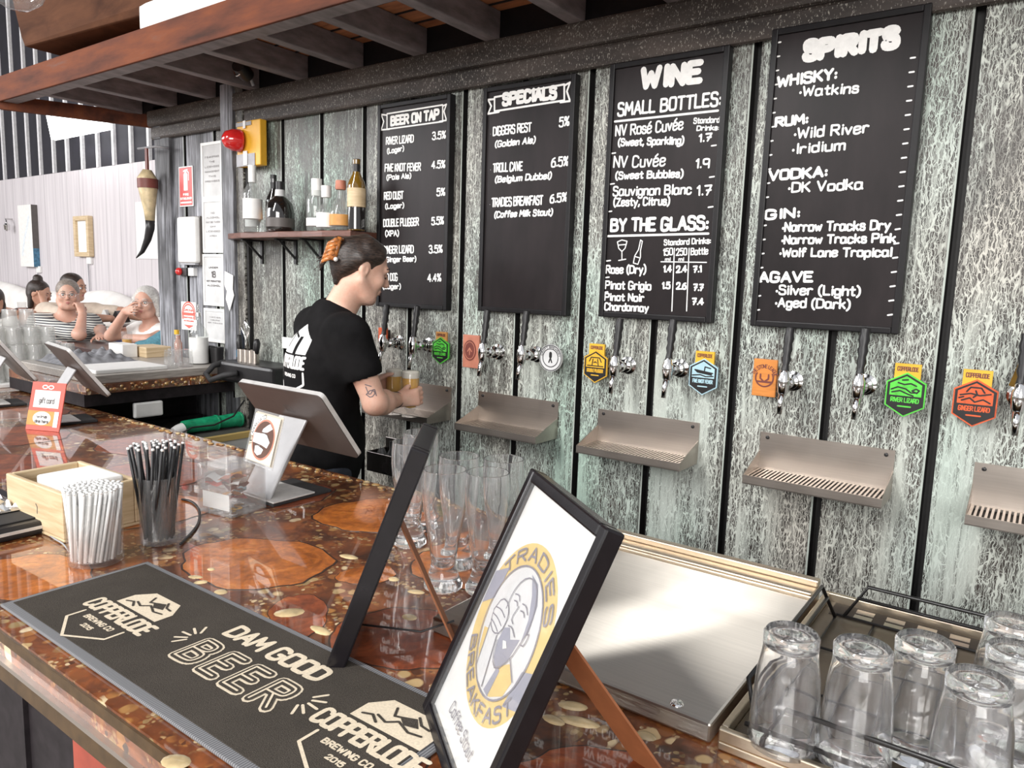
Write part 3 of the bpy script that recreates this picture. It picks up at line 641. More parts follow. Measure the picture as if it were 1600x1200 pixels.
# --- beer on tap
t, T = board(-2.330, -1.933, 1.464, 2.290, 'black drinks board headed BEER ON TAP, behind the bartender, leftmost of the boards')
mb = lines(t, T, [('BEER ON TAP', (610, 198), (687, 187), 17, {'w': .0105, 'gap': 1.8}),
 ('RIVER LIZARD', (603, 227), (647, 223), 13, {'gap': 1.5}), ('(Lager)', (605, 241), (632, 236), 9), ('3.5%', (675, 219), (697, 217), 13),
 ('FIVE KNOT FEVER', (601, 269), (658, 267), 13, {'gap': 1.5}), ('(Pale Ale)', (604, 282), (643, 279), 9), ('4.5%', (674, 264), (696, 263), 13),
 ('RED DUST', (600, 313), (631, 311), 13, {'gap': 1.6}), ('(Lager)', (602, 327), (632, 325), 9), ('5%', (682, 307), (696, 306), 13),
 ('DOUBLE PLUGGER', (599, 355), (655, 353), 13, {'gap': 1.5}), ('(XPA)', (602, 370), (624, 369), 10), ('5.5%', (674, 352), (694, 351), 13),
 ('GINGER LIZARD', (599, 397), (647, 396), 13, {'gap': 1.5}), ('(Ginger Beer)', (601, 410), (651, 409), 9), ('3.5%', (670, 396), (692, 395), 13),
 ('RED DOG', (597, 440), (622, 439), 13, {'gap': 1.5}), ('(Lager)', (598, 452), (627, 452), 9), ('4.4%', (668, 441), (690, 440), 13)])
banner(mb, T, [[(605, 178), (692, 164), (692, 190), (605, 202), (605, 178)], [(605, 180), (596, 179), (600, 190), (596, 203), (609, 202)], [(692, 166), (698, 163), (694, 174), (698, 188), (687, 190)]])
mb.obj('lettering', M['chalk'], t)
# --- specials
t, T = board(-1.774, -1.376, 1.471, 2.290, 'black drinks board headed SPECIALS, lower half empty')
mb = lines(t, T, [('SPECIALS', (784, 167), (871, 155), 22, {'w': .0135, 'gap': 2.0}),
 ('DIGGERS REST', (770, 213), (831, 206), 15, {'gap': 1.5}), ('(Golden Ale)', (773, 231), (837, 224), 11, {'slant': .15}), ('5%', (873, 199), (890, 197), 16),
 ('TROLL CAVE', (770, 270), (817, 267), 15, {'gap': 1.5}), ('(Belgium Dubbel)', (773, 286), (862, 280), 11, {'slant': .15}), ('6.5%', (861, 262), (889, 259), 16),
 ('TRADIES BREAKFAST', (768, 324), (849, 320), 15, {'gap': 1.4}), ('(Coffee Milk Stout)', (772, 341), (864, 337), 11, {'slant': .15}), ('6.5%', (859, 318), (887, 315), 15),
 ('.', (764, 210), (767, 210), 3), ('.', (764, 266), (767, 266), 3), ('.', (763, 320), (766, 320), 3)])
banner(mb, T, [[(773, 152), (882, 132), (882, 157), (773, 174), (773, 152)], [(773, 155), (763, 156), (768, 166), (763, 178), (780, 175)], [(882, 134), (891, 129), (886, 143), (891, 158), (876, 160)]], .007)
mb.obj('lettering', M['chalk'], t)
# --- wine
t, T = board(-1.246, -.846, 1.477, 2.300, 'black drinks board headed WINE, small bottles and by the glass')
mb = lines(t, T, [('WINE', (999, 142), (1098, 131), 37, {'w': .020, 'gap': 2.6}), ('SMALL BOTTLES:', (964, 183), (1127, 166), 22, {'w': .0075}),
 ('NV Rosé Cuvée', (961, 214), (1068, 203), 18), ('(Sweet, Sparkling)', (965, 229), (1069, 226), 13), ('Standard', (1083, 194), (1125, 192), 10, {'w': .004}), ('Drinks:', (1088, 205), (1124, 204), 9, {'w': .004}),
 ('1.7', (1091, 223), (1113, 221), 14), ('NV Cuvée', (958, 263), (1040, 260), 19), ('(Sweet Bubbles)', (961, 281), (1068, 278), 13), ('1.9', (1086, 264), (1109, 263), 16),
 ('Sauvignon Blanc', (957, 307), (1081, 304), 16), ('1.7', (1088, 307), (1113, 305), 17), ('(Zesty, Citrus)', (958, 323), (1047, 321), 14),
 ('BY THE GLASS:', (953, 363), (1107, 360), 22, {'w': .0095}), ('Standard Drinks:', (1037, 384), (1111, 381), 10, {'w': .004}),
 ('150', (1036, 400), (1052, 399), 12, {'w': .004}), ('250', (1056, 400), (1074, 399), 12, {'w': .004}), ('Bottle', (1079, 399), (1107, 398), 12, {'w': .004}), ('ml', (1039, 408), (1048, 408), 6, {'w': .003}), ('ml', (1060, 408), (1069, 408), 6, {'w': .003}),
 ('Rose (Dry)', (946, 428), (1010, 428), 14), ('1.4', (1036, 426), (1050, 426), 12), ('2.4', (1056, 427), (1074, 426), 12), ('7.1', (1083, 427), (1097, 426), 12),
 ('Pinot Grigio', (945, 452), (1018, 454), 14), ('1.5', (1034, 452), (1048, 452), 12), ('2.6', (1056, 453), (1073, 453), 12), ('7.7', (1083, 455), (1100, 455), 12),
 ('Pinot Noir', (944, 470), (1007, 472), 13), ('Chardonnay', (944, 485), (1014, 488), 13), ('7.4', (1081, 477), (1100, 477), 12)])
banner(mb, T, [[(961, 190), (1122, 173)], [(950, 369), (1107, 365)]], .007)
banner(mb, T, [[(1054, 388), (1050, 486)], [(1077, 388), (1073, 486)], [(1033, 409), (1104, 410)]], .0035)
banner(mb, T, [[(965, 378), (967, 388), (972, 393), (977, 388), (980, 377), (972, 375), (965, 378)], [(972, 393), (972, 406)], [(967, 407), (978, 405)], [(966, 383), (979, 382)]], .0035)
banner(mb, T, [[(1001, 376), (998, 390), (992, 400), (990, 411), (997, 413), (1001, 402), (1001, 392), (1004, 377), (1001, 375)], [(993, 401), (1000, 403)]], .0035)
for u, v in ((1115, 228), (1112, 277), (1110, 324), (958, 240), (956, 288), (952, 331), (950, 408), (948, 434), (946, 457)): banner(mb, T, [[(u-3, v), (u+4, v-1)]], .0045)
mb.obj('lettering', M['chalk'], t)
# --- spirits
t, T = board(-.725, -.323, 1.477, 2.322, 'black drinks board headed SPIRITS, rightmost of the boards')
S = {'jitter': .3}
mb = lines(t, T, [('SPIRITS', (1252, 99), (1406, 77), 36, {'w': .021, 'gap': 2.8}), ('WHISKY:', (1213, 138), (1308, 125), 19, {'w': .008}), ('*Watkins', (1246, 152), (1342, 146), 17, S),
 ('RUM:', (1210, 200), (1263, 194), 17, {'w': .008}), ('*Wild River', (1238, 218), (1358, 208), 18, S), ('*Iridium', (1235, 242), (1321, 235), 17, S),
 ('VODKA:', (1200, 284), (1293, 277), 18, {'w': .008}), ('*DK Vodka', (1229, 302), (1349, 296), 17, S), ('GIN:', (1194, 344), (1250, 341), 17, {'w': .008}),
 ('*Narrow Tracks Dry', (1220, 363), (1392, 360), 16, S), ('*Narrow Tracks Pink', (1219, 382), (1400, 380), 15, S), ('*Wolf Lane Tropical', (1216, 402), (1394, 402), 15, S),
 ('AGAVE', (1185, 442), (1271, 442), 18, {'w': .008}), ('*Silver (Light)', (1210, 461), (1345, 463), 16, S), ('*Aged (Dark)', (1209, 480), (1329, 484), 16, S)])
for k in range(19):
    u, v = 1427-1.98*k, 90+22.3*k; banner(mb, T, [[(u-4, v+1), (u+3, v)]], .0045)
for k in range(20):
    u, v = 1217-1.75*k, 66+22.0*k; banner(mb, T, [[(u-3, v+1), (u+3, v)]], .0045)
mb.obj('lettering', M['chalk'], t)
# ================================================================== TAPS, BADGES, DRIP TRAYS on the wall
def make_tap():
    t = thing('beer_tap', None, 'beer tap', (0, 0, 0), 0, 'beer taps on the container wall')
    mb = MB()                                            # shank out of the wall with collars
    Mx = Matrix.Rotation(R(90), 4, 'X')                  # lathe axis -> -Y
    mb.lathe([(0, 0), (.030, 0), (.030, .008), (.018, .012), (.018, .022), (.023, .024), (.023, .036), (.014, .040), (.014, .058), (.018, .060), (.018, .072), (.012, .078), (.012, .10), (0, .102)], 18, Mx)
    mb.obj('shank', M['chrome'], t)
    mb = MB()
    mb.lathe([(0, -.034), (.010, -.034), (.015, -.022), (.017, .0), (.017, .018), (.013, .026), (.013, .034), (.009, .040), (0, .041)], 16, Matrix.Translation((0, -.105, 0)))
    mb.tube([(0, -.105, -.02), (0, -.118, -.05), (0, -.124, -.085)], [.011, .0085, .0075], 12)
    mb.obj('faucet', M['chrome'], t)
    mb = MB(); mb.lathe([(0, .036), (.012, .038), (.009, .055), (.013, .07), (.010, .085), (.014, .10), (.011, .115), (.015, .13), (.012, .145), (.013, .16), (0, .165)], 12, Matrix.Translation((0, -.105, 0)) @ Matrix.Rotation(R(-8), 4, 'X'))
    mb.obj('handle', M['black'], t, label='dark turned tap handle')
    return t
tap0 = make_tap(); first = True
TAPS = [((598, 537), 'beer tap half hidden by the bartender\'s chest'), ((645, 541), 'beer tap under the BEER ON TAP board, left of the small green hexagon badge'),
        ((754, 552), 'beer tap beside the copper square badge, under the left of the SPECIALS board'), ((815, 556), 'beer tap just left of the round white badge'),
        ((960, 574), 'beer tap beside the yellow hexagon badge under the WINE board'), ((1043, 579), 'beer tap between the yellow and the blue hexagon badges'),
        ((1224, 600), 'beer tap beside the plain orange wooden badge under the SPIRITS board'), ((1341, 606), 'beer tap left of the big green hexagon badge'), ((1592, 625), 'beer tap cut by the right edge of the picture')]
for (u, v), lab in TAPS:
    p = ony(u, v, WY-.105)
    if first: tap0.location = (p.x, WY, p.z); tap0['label'] = lab; first = False
    else: dup(tap0, (p.x, WY, p.z), None, lab)
def plateM(p): return Matrix(((1, 0, 0, p.x), (0, 0, -1, p.y), (0, 1, 0, p.z), (0, 0, 0, 1)))
LM = Matrix(((1, 0, 0, 0), (0, 0, -1, 0), (0, 1, 0, 0), (0, 0, 0, 1)))     # local plate: x right, y up, z towards the room
HEX = [(0, .064), (.050, .036), (.050, -.032), (0, -.062), (-.050, -.032), (-.050, .036)]
def sc(p, k): return [(a*k, b*k) for a, b in p]
def hexbadge(u, v, colm, tabm, label, word, art, scale=1.0):
    p = ony(u, v, WY-.03); s = scale
    t = thing('tap_badge', label, 'badge', (p.x, WY-.03, p.z), 0, 'tap badges on the container wall')
    mb = MB(); mb.prism(sc(HEX, s), 0, .008, LM); mb.obj('rim', colm, t)
    mb = MB(); mb.prism(sc(HEX, s*.93), .008, .0095, LM); mb.obj('face', M['black'], t)
    mb = MB(); mb.bb((-.033*s, .028*s, -.004), (.033*s, .088*s, .004), LM); o = mb.obj('tab', tabm, t)
    m2 = MB(); write(m2, LM, 'COPPERLODE', (-.027*s, .067*s), (.027*s, .067*s), .013*s, .0024*s, .0046, gap=1.4, jitter=0, n=6); m2.obj('lettering', M['maroon'], o)
    # coloured picture field with dark strokes
    mb = MB(); mb.poly(sc([(0, .054), (.040, .031), (.040, -.002), (-.040, -.002), (-.040, .031)], s), LM, .0100); f = mb.obj('picture', colm, t)
    m2 = MB()
    for st in art: m2.ribbon(sc(st, s), .0042*s, LM, .0104, 6)
    m2.obj('drawing', M['black'], f)
    m2 = MB(); write(m2, LM, word, (-.036*s, -.021*s), (.036*s, -.021*s), .014*s, .0026*s, .0102, gap=1.5, jitter=0, n=6)
    m2.ribbon(sc([(-.016, -.032), (.016, -.032)], s), .004*s, LM, .0102, 6); m2.obj('lettering', colm, t)
    mb = MB(); mb.bb((-.006, -.02, -.030), (.006, .02, -.001), LM); mb.obj('bracket', M['black'], t)
    return t
liz = [[(-.036, .014), (-.02, .022), (0, .018), (.014, .008), (.03, .010)], [(-.034, .006), (-.014, .012), (.006, .004), (.02, 0)], [(-.02, .034), (-.004, .03), (.012, .034), (.026, .028)], [(.016, .014), (.026, .020), (.034, .016), (.028, .008), (.016, .014)], [(-.010, .042), (.004, .044)]]
ging = [[(-.02, .03), (-.012, .042), (.012, .042), (.02, .03)], [(-.034, .02), (-.01, .026), (.01, .022), (.034, .028)], [(-.03, .006), (-.012, .014), (.0, .004), (.018, .012), (.034, .004)], [(0, .034), (.004, .024), (-.004, .016)], [(-.036, .012), (-.026, .016)]]
bear = [[(-.026, .020), (-.018, .036), (.018, .036), (.026, .020)], [(-.010, .030), (-.014, .004)], [(.010, .030), (.014, .004)], [(-.034, .004), (.034, .004)], [(-.006, .016), (0, .020), (.006, .016)]]
boat = [[(-.030, .024), (-.02, .016), (.03, .010)], [(-.030, .024), (.034, .016)], [(-.024, .020), (.03, .013)], [(.004, .020), (.006, .036), (.026, .032)], [(-.038, .004), (-.01, .008), (.01, .003), (.036, .006)]]
hexbadge(690, 548, M['green'], M['tan'], 'small green hexagon tap badge under the BEER ON TAP board', 'RIVER LIZARD', liz, .86)
hexbadge(932, 573, M['mango'], M['mango'], 'yellow hexagon tap badge under the left of the WINE board', 'DOUBLE PLUGGER', bear, .9)
hexbadge(1100, 589, M['sky'], M['mango'], 'pale blue hexagon tap badge with a boat', 'FIVE KNOT FEVER', boat, .92)
hexbadge(1415, 617, M['green'], M['mango'], 'large green hexagon tap badge right of the SPIRITS board', 'RIVER LIZARD', liz, .96)
hexbadge(1523, 630, M['redorange'], M['mango'], 'red-orange hexagon tap badge near the right edge', 'GINGER LIZARD', ging, .98)
def flatbadge(u, v, w, h, mat, label, ring):
    p = ony(u, v, WY-.03)
    t = thing('tap_badge', label, 'badge', (p.x, WY-.03, p.z), 0, 'tap badges on the container wall')
    mb = MB(); mb.bb((-w/2, -h/2, 0), (w/2, h/2, .010), LM); mb.obj('plate', mat, t, bev=.002)
    mb = MB(); mb.bb((-.006, -.02, -.030), (.006, .02, -.0005), LM); mb.obj('bracket', M['black'], t)
    ring(t); return t
def ringA(t):
    mb = MB(); mb.prism(ringpts((-.004, .004), .031, 24, ry=.040)[:-1], .010, .0115, LM); o = mb.obj('disc', M['maroon'], t)
    m2 = MB(); m2.ribbon(ringpts((-.004, .004), .025, 24, ry=.033), .003, LM, .0119); m2.ribbon([(-.014, 0), (-.004, .014), (.006, 0)], .004, LM, .0119); m2.ribbon([(-.004, -.012), (-.004, .012)], .004, LM, .0119); m2.obj('emblem', M['pinkbrown'], o)
def ringB(t):
    m2 = MB(); m2.ribbon(ringpts((0, .0), .026, 28, R(150), R(390)), .0045, LM, .0106); m2.ribbon([(-.012, .010), (-.012, -.002), (0, -.012), (.012, -.002), (.012, .010)], .005, LM, .0106); m2.ribbon([(-.022, -.012), (.022, -.012)], .006, LM, .0106)
    write_arc(m2, LM, 'THE STONE LEAGUE', (0, 0), .030, R(165), R(15), .010, .002, .0106, gap=1.5); m2.obj('emblem', M['maroon'], t)
flatbadge(738, 549, .082, .128, M['pinkbrown'], 'copper coloured rectangular tap badge with a dark red disc', ringA)
flatbadge(1196, 590, .070, .112, M['orange'], 'plain orange wooden tap badge with a burnt round emblem', ringB)
p = ony(601, 520, WY-.04)
t = flatbadge(600, 523, .05, .06, M['redorange'], 'small red tap badge half hidden by the bartender', lambda t: None)
p = ony(862, 559, WY-.06)
t = thing('tap_badge', 'round white tap badge with a dark figure under the SPECIALS board', 'badge', (p.x, WY-.06, p.z), 0, 'tap badges on the container wall')
mb = MB(); mb.prism(ringpts((0, 0), .048, 32)[:-1], 0, .008, LM); mb.obj('disc', M['grey_paper'], t)
mb = MB()
for r in (.045, .032): mb.ribbon(ringpts((0, 0), r, 32), .003, LM, .0084)
mb.ribbon([(0, .016), (0, .004)], .012, LM, .0084); mb.ribbon([(-.006, -.016), (0, 0), (.006, -.016)], .005, LM, .0084); write_arc(mb, LM, 'CRAFT BREWERY', (0, 0), .0355, R(170), R(10), .006, .0015, .0084); mb.obj('emblem', M['black'], t)
mb = MB(); mb.tube([(0, 0, -.06), (0, 0, -.0005)], .008, 10, LM); mb.obj('stem', M['chrome'], t)
p = ony(1601, 585, WY-.04)
t = thing('tap_badge', 'olive gold pointed tap badge cut by the right edge of the picture', 'badge', (p.x, WY-.04, p.z), 0, 'tap badges on the container wall')
mb = MB(); mb.prism([(-.030, -.03), (.03, -.05), (.045, .01), (.02, .075), (-.012, .04)], 0, .008, LM); mb.obj('plate', M['bottle_amber'], t); mb = MB(); mb.bb((-.006, -.02, -.04), (.006, .02, -.0005), LM); mb.obj('bracket', M['black'], t)
# ---- drip trays
def make_tray():
    t = thing('drip_tray', None, 'drip tray', (0, 0, 0), 0, 'steel drip trays on the container wall')
    w, d = .372, .145
    mb = MB(); mb.bb((-w/2, -.004, -.012), (w/2, 0, .110)); mb.obj('back_plate', M['tray_steel'], t)
    mb = MB(); mb.bb((-w/2, -d, -.024), (w/2, -d+.003, .002)); mb.bb((-w/2, -d, -.024), (w/2, -.004, -.021)); mb.obj('pan', M['tray_steel'], t)
    for s in (-1, 1):
        mb = MB(); x = s*w/2; q = [(-d+.003, -.021), (-.004, -.021), (-.004, .052), (-d+.003, .002)]
        xx = (x-.002, x) if s > 0 else (x, x+.002)
        mb.add([(xx[0], a, b) for a, b in q]+[(xx[1], a, b) for a, b in q], [(0, 1, 2, 3), (7, 6, 5, 4), (0, 4, 5, 1), (1, 5, 6, 2), (2, 6, 7, 3), (3, 7, 4, 0)]); mb.obj('side_gusset', M['tray_steel'], t)
    mb = MB(); n = 30; p = (w-.02)/n
    for k in range(n): mb.bb((-w/2+.01+p*k+p*.5, -d+.016, -.0035), (-w/2+.01+p*(k+1), -.014, -.002))
    mb.bb((-w/2+.003, -d+.004, -.006), (w/2-.003, -d+.016, -.002)); mb.bb((-w/2+.003, -.014, -.006), (w/2-.003, -.005, -.002)); mb.bb((-w/2+.003, -d+.016, -.0059), (-w/2+.011, -.014, -.002))
    g = mb.obj('grate', M['tray_steel'], t)
    mb = MB(); mb.bb((-w/2+.004, -d+.005, -.020), (w/2-.004, -.006, -.013)); mb.obj('sump', M['gratehole'], t)
    for s in (-1, 1):
        mb = MB(); mb.lathe([(0, 0), (.006, 0), (.005, .004), (0, .005)], 10, Matrix.Translation((s*(w/2-.022), -.004, .095)) @ Matrix.Rotation(R(90), 4, 'X')); mb.obj('screw', M['black'], t)
    return t
tr0 = make_tray()
TR = [(-2.110, 1.045, 'steel drip tray behind the bartender\'s hands and beers'), (-1.596, 1.046, 'steel drip tray below the SPECIALS board'), (-1.058, 1.044, 'steel drip tray below the WINE board'),
      (-.490, 1.045, 'steel drip tray below the SPIRITS board'), (.07, 1.045, 'steel drip tray cut by the right edge of the picture')]
for i, (x, z, lab) in enumerate(TR):
    if i == 0: tr0.location = (x, WY, z); tr0['label'] = lab
    else: dup(tr0, (x, WY, z), None, lab)
# dark caddy hanging below the first tray, with odds and ends in it
p = ony(595, 740, 2.14)
t = thing('wall_caddy', 'dark steel caddy hanging on the wall between the bartender and the tall glasses', 'caddy', (p.x, WY, p.z))
mb = MB()
mb.bb((-.085, -.115, 0), (.085, -.112, .085)); mb.bb((-.085, -.112, 0), (-.082, -.003, .085)); mb.bb((.082, -.112, 0), (.085, -.003, .085)); mb.bb((-.085, -.112, 0), (.085, -.003, .003)); mb.bb((-.085, -.003, 0), (.085, 0, .13))
mb.obj('box', brushed('dark_steel', (.22, .20, .19), .25), t, bev=.002)
for k, (x, y, h, m_) in enumerate([(-.05, -.06, .14, 'bottle_clear'), (0, -.05, .13, 'black')]):
    mb = MB(); mb.lathe([(0, .004), (.022, .004), (.024, .07), (.010, .095), (.010, h), (0, h+.002)], 14, Matrix.Translation((p.x+x, WY+y, p.z))); o = mb.obj('squeeze_bottle', M[m_]); tag(o, ['clear small bottle in the dark wall caddy', 'black small bottle in the dark wall caddy'][k], 'bottle')
# ================================================================== SPIRITS SHELF
sz = 1.760
t = thing('wall_shelf', 'red-brown timber shelf holding spirit bottles, left of the BEER ON TAP board', 'shelf', (-2.85, WY, sz))
mb = MB(); pts = [(-.42, 0), (.50, 0)]
edge = [(.50, -.16), (.34, -.175), (.20, -.168), (.05, -.180), (-.10, -.170), (-.25, -.165), (-.42, -.12), (-.51, -.045)]
mb.prism([(-.51, -.002), (.50, -.002)]+edge, -.012, .014); mb.obj('board', M['shelf'], t, bev=.003)
for x in (-.31, -.05, .13):
    mb = MB(); mb.bb((x-.008, -.012, -.125), (x+.008, -.001, -.012)); mb.bb((x-.008, -.12, -.020), (x+.008, -.012, -.0125)); mb.bar((x, -.10, -.016), (x, -.008, -.10), .006, .010); mb.obj('bracket', M['black'], t)
def bottle(x, y, prof, mat, label, parts, scale=1.0):
    b = thing('bottle', label, 'bottle', (x, y, sz+.0145), random.uniform(0, 6), 'spirit bottles on the wall shelf')
    mb = MB(); mb.lathe([(r*scale, z*scale) for r, z in prof], 26); mb.obj('glass_body', M[mat], b)
    for nm, pr, mt in parts:
        mb = MB(); mb.lathe([(r*scale, z*scale) for r, z in pr], 26); mb.obj(nm, M[mt], b)
    return b
def lab(r, z0, z1): return [(r-.001, z0), (r+.0006, z0), (r+.0006, z1), (r-.001, z1), (r-.001, z0)]
std = lambda r, sh, nk, h: [(0, .004), (r*.6, .0), (r*.94, 0), (r, .006), (r, sh), (r*.86, sh+.02), (nk*1.25, sh+.05), (nk, sh+.065), (nk, h-.02), (nk*1.15, h-.018), (nk*1.15, h), (0, h)]
by = 2.135
bottle(-3.105, 2.16, std(.036, .130, .013, .235), 'bottle_clear', 'clear bottle with cork, leftmost on the wall shelf', [('cork', [(0, .236), (.015, .236), (.015, .258), (0, .258)], 'pale_wood'), ('label', lab(.036, .03, .10), 'grey_paper')])
bottle(-3.020, 2.10, std(.043, .170, .014, .270), 'bottle_clear', 'tall clear vodka bottle with white cap, second on the wall shelf', [('cap', [(0, .225), (.018, .225), (.018, .300), (0, .300)], 'white'), ('label', lab(.043, .06, .15), 'paper')])
bottle(-2.945, 2.16, std(.036, .140, .013, .245), 'bottle_dark', 'dark brown bottle with orange label on the wall shelf', [('cap', [(0, .20), (.0145, .20), (.0145, .262), (0, .262)], 'black'), ('label', lab(.036, .045, .095), 'tan')])
bottle(-2.845, 2.12, [(0, .003), (.04, 0), (.058, .004), (.062, .015), (.062, .085), (.055, .125), (.034, .150), (.020, .160), (.016, .19), (0, .19)], 'bottle_dark', 'squat black bottle with round red seal on the wall shelf', [('cap', [(0, .185), (.018, .185), (.018, .222), (0, .222)], 'black'), ('collar', [(.017, .155), (.024, .152), (.020, .186), (.016, .186), (.017, .155)], 'grey_paper'), ('label', lab(.062, .02, .06), 'gunmetal')])
bottle(-2.605, 2.13, std(.044, .130, .015, .200), 'bottle_clear', 'clear gin bottle with a tall white cap on the wall shelf', [('cap', [(0, .15), (.022, .15), (.023, .165), (.023, .222), (0, .222)], 'white'), ('label', lab(.044, .022, .055), 'paper')])
bottle(-2.532, 2.06+.06, [(0, .003), (.03, 0), (.038, .004), (.040, .012), (.040, .075), (.030, .10), (.014, .115), (.012, .15), (0, .15)], 'bottle_clear', 'short clear bottle with a wide white label on the wall shelf', [('cap', [(0, .14), (.02, .14), (.021, .188), (0, .188)], 'white'), ('label', lab(.040, .015, .075), 'paper')])
bottle(-2.440, 2.12, [(0, .003), (.035, 0), (.044, .004), (.046, .012), (.046, .070), (.034, .11), (.016, .135), (.012, .17), (0, .17)], 'bottle_clear', 'short clear bottle with copper stopper on the wall shelf', [('stopper', [(0, .168), (.021, .168), (.023, .178), (.021, .205), (0, .208)], 'pinkbrown'), ('label', lab(.046, .02, .065), 'tan')])
bottle(-2.355, 2.13, std(.037, .178, .0135, .285), 'bottle_amber', 'olive wine bottle with cream label, rightmost on the wall shelf', [('capsule', [(0, .225), (.0150, .225), (.0150, .287), (0, .287)], 'black'), ('label', lab(.037, .095, .17), 'pale_wood'), ('lower_band', lab(.0365, .004, .093), 'bottle_dark')])
# ================================================================== THINGS ON THE LEFT OF THE WALL
# amber alarm box with red beacon on the inner post
p = ony(384, 228, 2.19)
t = thing('alarm_beacon', 'yellow alarm box with a red beacon on the inner post above the shelf', 'alarm', (-3.175, WY, 2.20))
mb = MB(); mb.bb((-.09, -.065, -.105), (.095, -.028, .105)); mb.obj('box', M['yellow'], t, bev=.004)
mb = MB(); mb.bb((-.09, -.069, -.105), (.055, -.0655, -.048)); mb.bb((-.09, -.069, .082), (.03, -.0655, .1)); mb.obj('grey_panel', M['grey'], t)
mb = MB(); mb.bb((-.03, -.073, -.10), (.0, -.0695, -.035)); mb.bb((-.03, -.072, .07), (-.012, -.0695, .105)); mb.obj('white_tab', M['white'], t)
mb = MB(); mb.lathe([(0, 0), (.052, 0), (.054, .01), (.050, .045), (.036, .075), (.014, .088), (0, .09)], 22, Matrix.Translation((-.055, -.066, .015)) @ Matrix.Rotation(R(90), 4, 'X') @ Matrix.Rotation(R(-18), 4, 'Y')); mb.obj('beacon', M['redlens'], t)
mb = MB(); mb.bb((-.05, -.028, -.05), (.05, 0.0, .05)); mb.obj('mount', M['black'], t)
# security camera under the rafters
p = ony(381, 112, 2.10)
t = thing('security_camera', 'black security camera bracket-mounted under the eave near the inner post', 'camera', p)
mb = MB(); mb.lathe([(0, -.03), (.033, -.03), (.036, 0), (.030, .05), (0, .055)], 20, Matrix.Rotation(R(72), 4, 'X') @ Matrix.Rotation(R(25), 4, 'Y')); mb.obj('body', M['black'], t)
mb = MB(); mb.tube([(-.02, .02, .02), (-.035, .03, .05), (-.03, .07, .0+2.449-p.z)], .007, 8); mb.obj('arm', M['grey'], t)
mb = MB(); mb.tube([(.030*math.cos(a), -.030+.004*math.sin(a), .030*math.sin(a)+.004) for a in [2*math.pi*i/24 for i in range(25)]], .0035, 6); mb.obj('lens_ring', M['chrome'], t)
def sign(name, label, cat, u0, v0, u1, v1, mat, y=WY, th=.006, group=None):
    a, b = ony(u0, v0, y-th), ony(u1, v1, y-th); w, h = b.x-a.x, a.z-b.z
    t = thing(name, label, cat, ((a.x+b.x)/2, y, (a.z+b.z)/2), 0, group)
    return t, w, h, Matrix.Translation((0, -th, 0)) @ LM
# fire extinguisher sign
t, w, h, T = sign('fire_extinguisher_sign', 'red fire extinguisher sign on the left wall above the white dispenser', 'sign', 279, 261, 302, 322, 'red')
mb = MB(); mb.bb((-w/2, -h/2, -.0055), (w/2, h/2, 0), T); mb.obj('plate', M['white'], t, bev=.002)
mb = MB(); mb.bb((-w/2+.006, -h/2+.006, 0), (w/2-.006, h/2-.006, .0006), T); mb.obj('red_field', M['red'], t)
mb = MB(); mb.bb((-w*.14, -h*.10, .0007), (w*.14, h*.30, .0012), T); mb.prism([(-w*.14, h*.30), (w*.14, h*.30), (w*.05, h*.36), (-w*.05, h*.36)], .0007, .0012, T); mb.bb((-w*.05, h*.36, .0007), (w*.05, h*.42, .0012), T); mb.ribbon([(-w*.14, h*.38), (w*.14, h*.41)], .008, T, .001); mb.ribbon([(w*.05, h*.4), (w*.22, h*.34), (w*.22, h*.15)], .006, T, .001)
write(mb, T, 'FIRE', (-w*.2, -h*.23), (w*.2, -h*.23), h*.06, .004, .001, jitter=0); write(mb, T, 'EXTINGUISHER', (-w*.42, -h*.33), (w*.42, -h*.33), h*.06, .003, .001, jitter=0); mb.bb((-w*.4, -h*.42, .0007), (w*.4, -h*.38, .0011), T)
mb.obj('symbol', M['white'], t)
# white dispenser and red-button box
t, w, h, T = sign('wall_dispenser', 'white wall dispenser box in a dark frame under the fire extinguisher sign', 'dispenser', 274, 338, 306, 414, 'white', WY, .05)
mb = MB(); mb.bb((-w/2+.008, -h/2+.01, -.044), (w/2-.008, h/2-.004, .0), T); mb.obj('cover', M['white'], t, bev=.012, seg=3)
mb = MB(); mb.bb((-w/2, -h/2, -.0495), (w/2, h/2, -.03), T); mb.obj('back_plate', M['gunmetal'], t)
mb = MB(); mb.bb((-w/2+.02, -h/2, -.03), (w/2-.02, -h/2+.0095, -.008), T); mb.obj('nozzle', M['grey'], t)
t, w, h, T = sign('call_button', 'small dark box with a red button below the white dispenser', 'button', 274, 418, 299, 431, 'black', WY, .03)
mb = MB(); mb.bb((-w/2, -h/2, -.0295), (w*.2, h/2, 0), T); mb.obj('box', M['black'], t, bev=.003)
mb = MB(); mb.bb((w*.22, -h/2, -.0295), (w*.55, h/2, -.008), T); mb.obj('side_plate', M['white'], t)
mb = MB(); mb.ball((-w*.22, 0, .002), .022, T); mb.obj('button', M['redlens'], t)
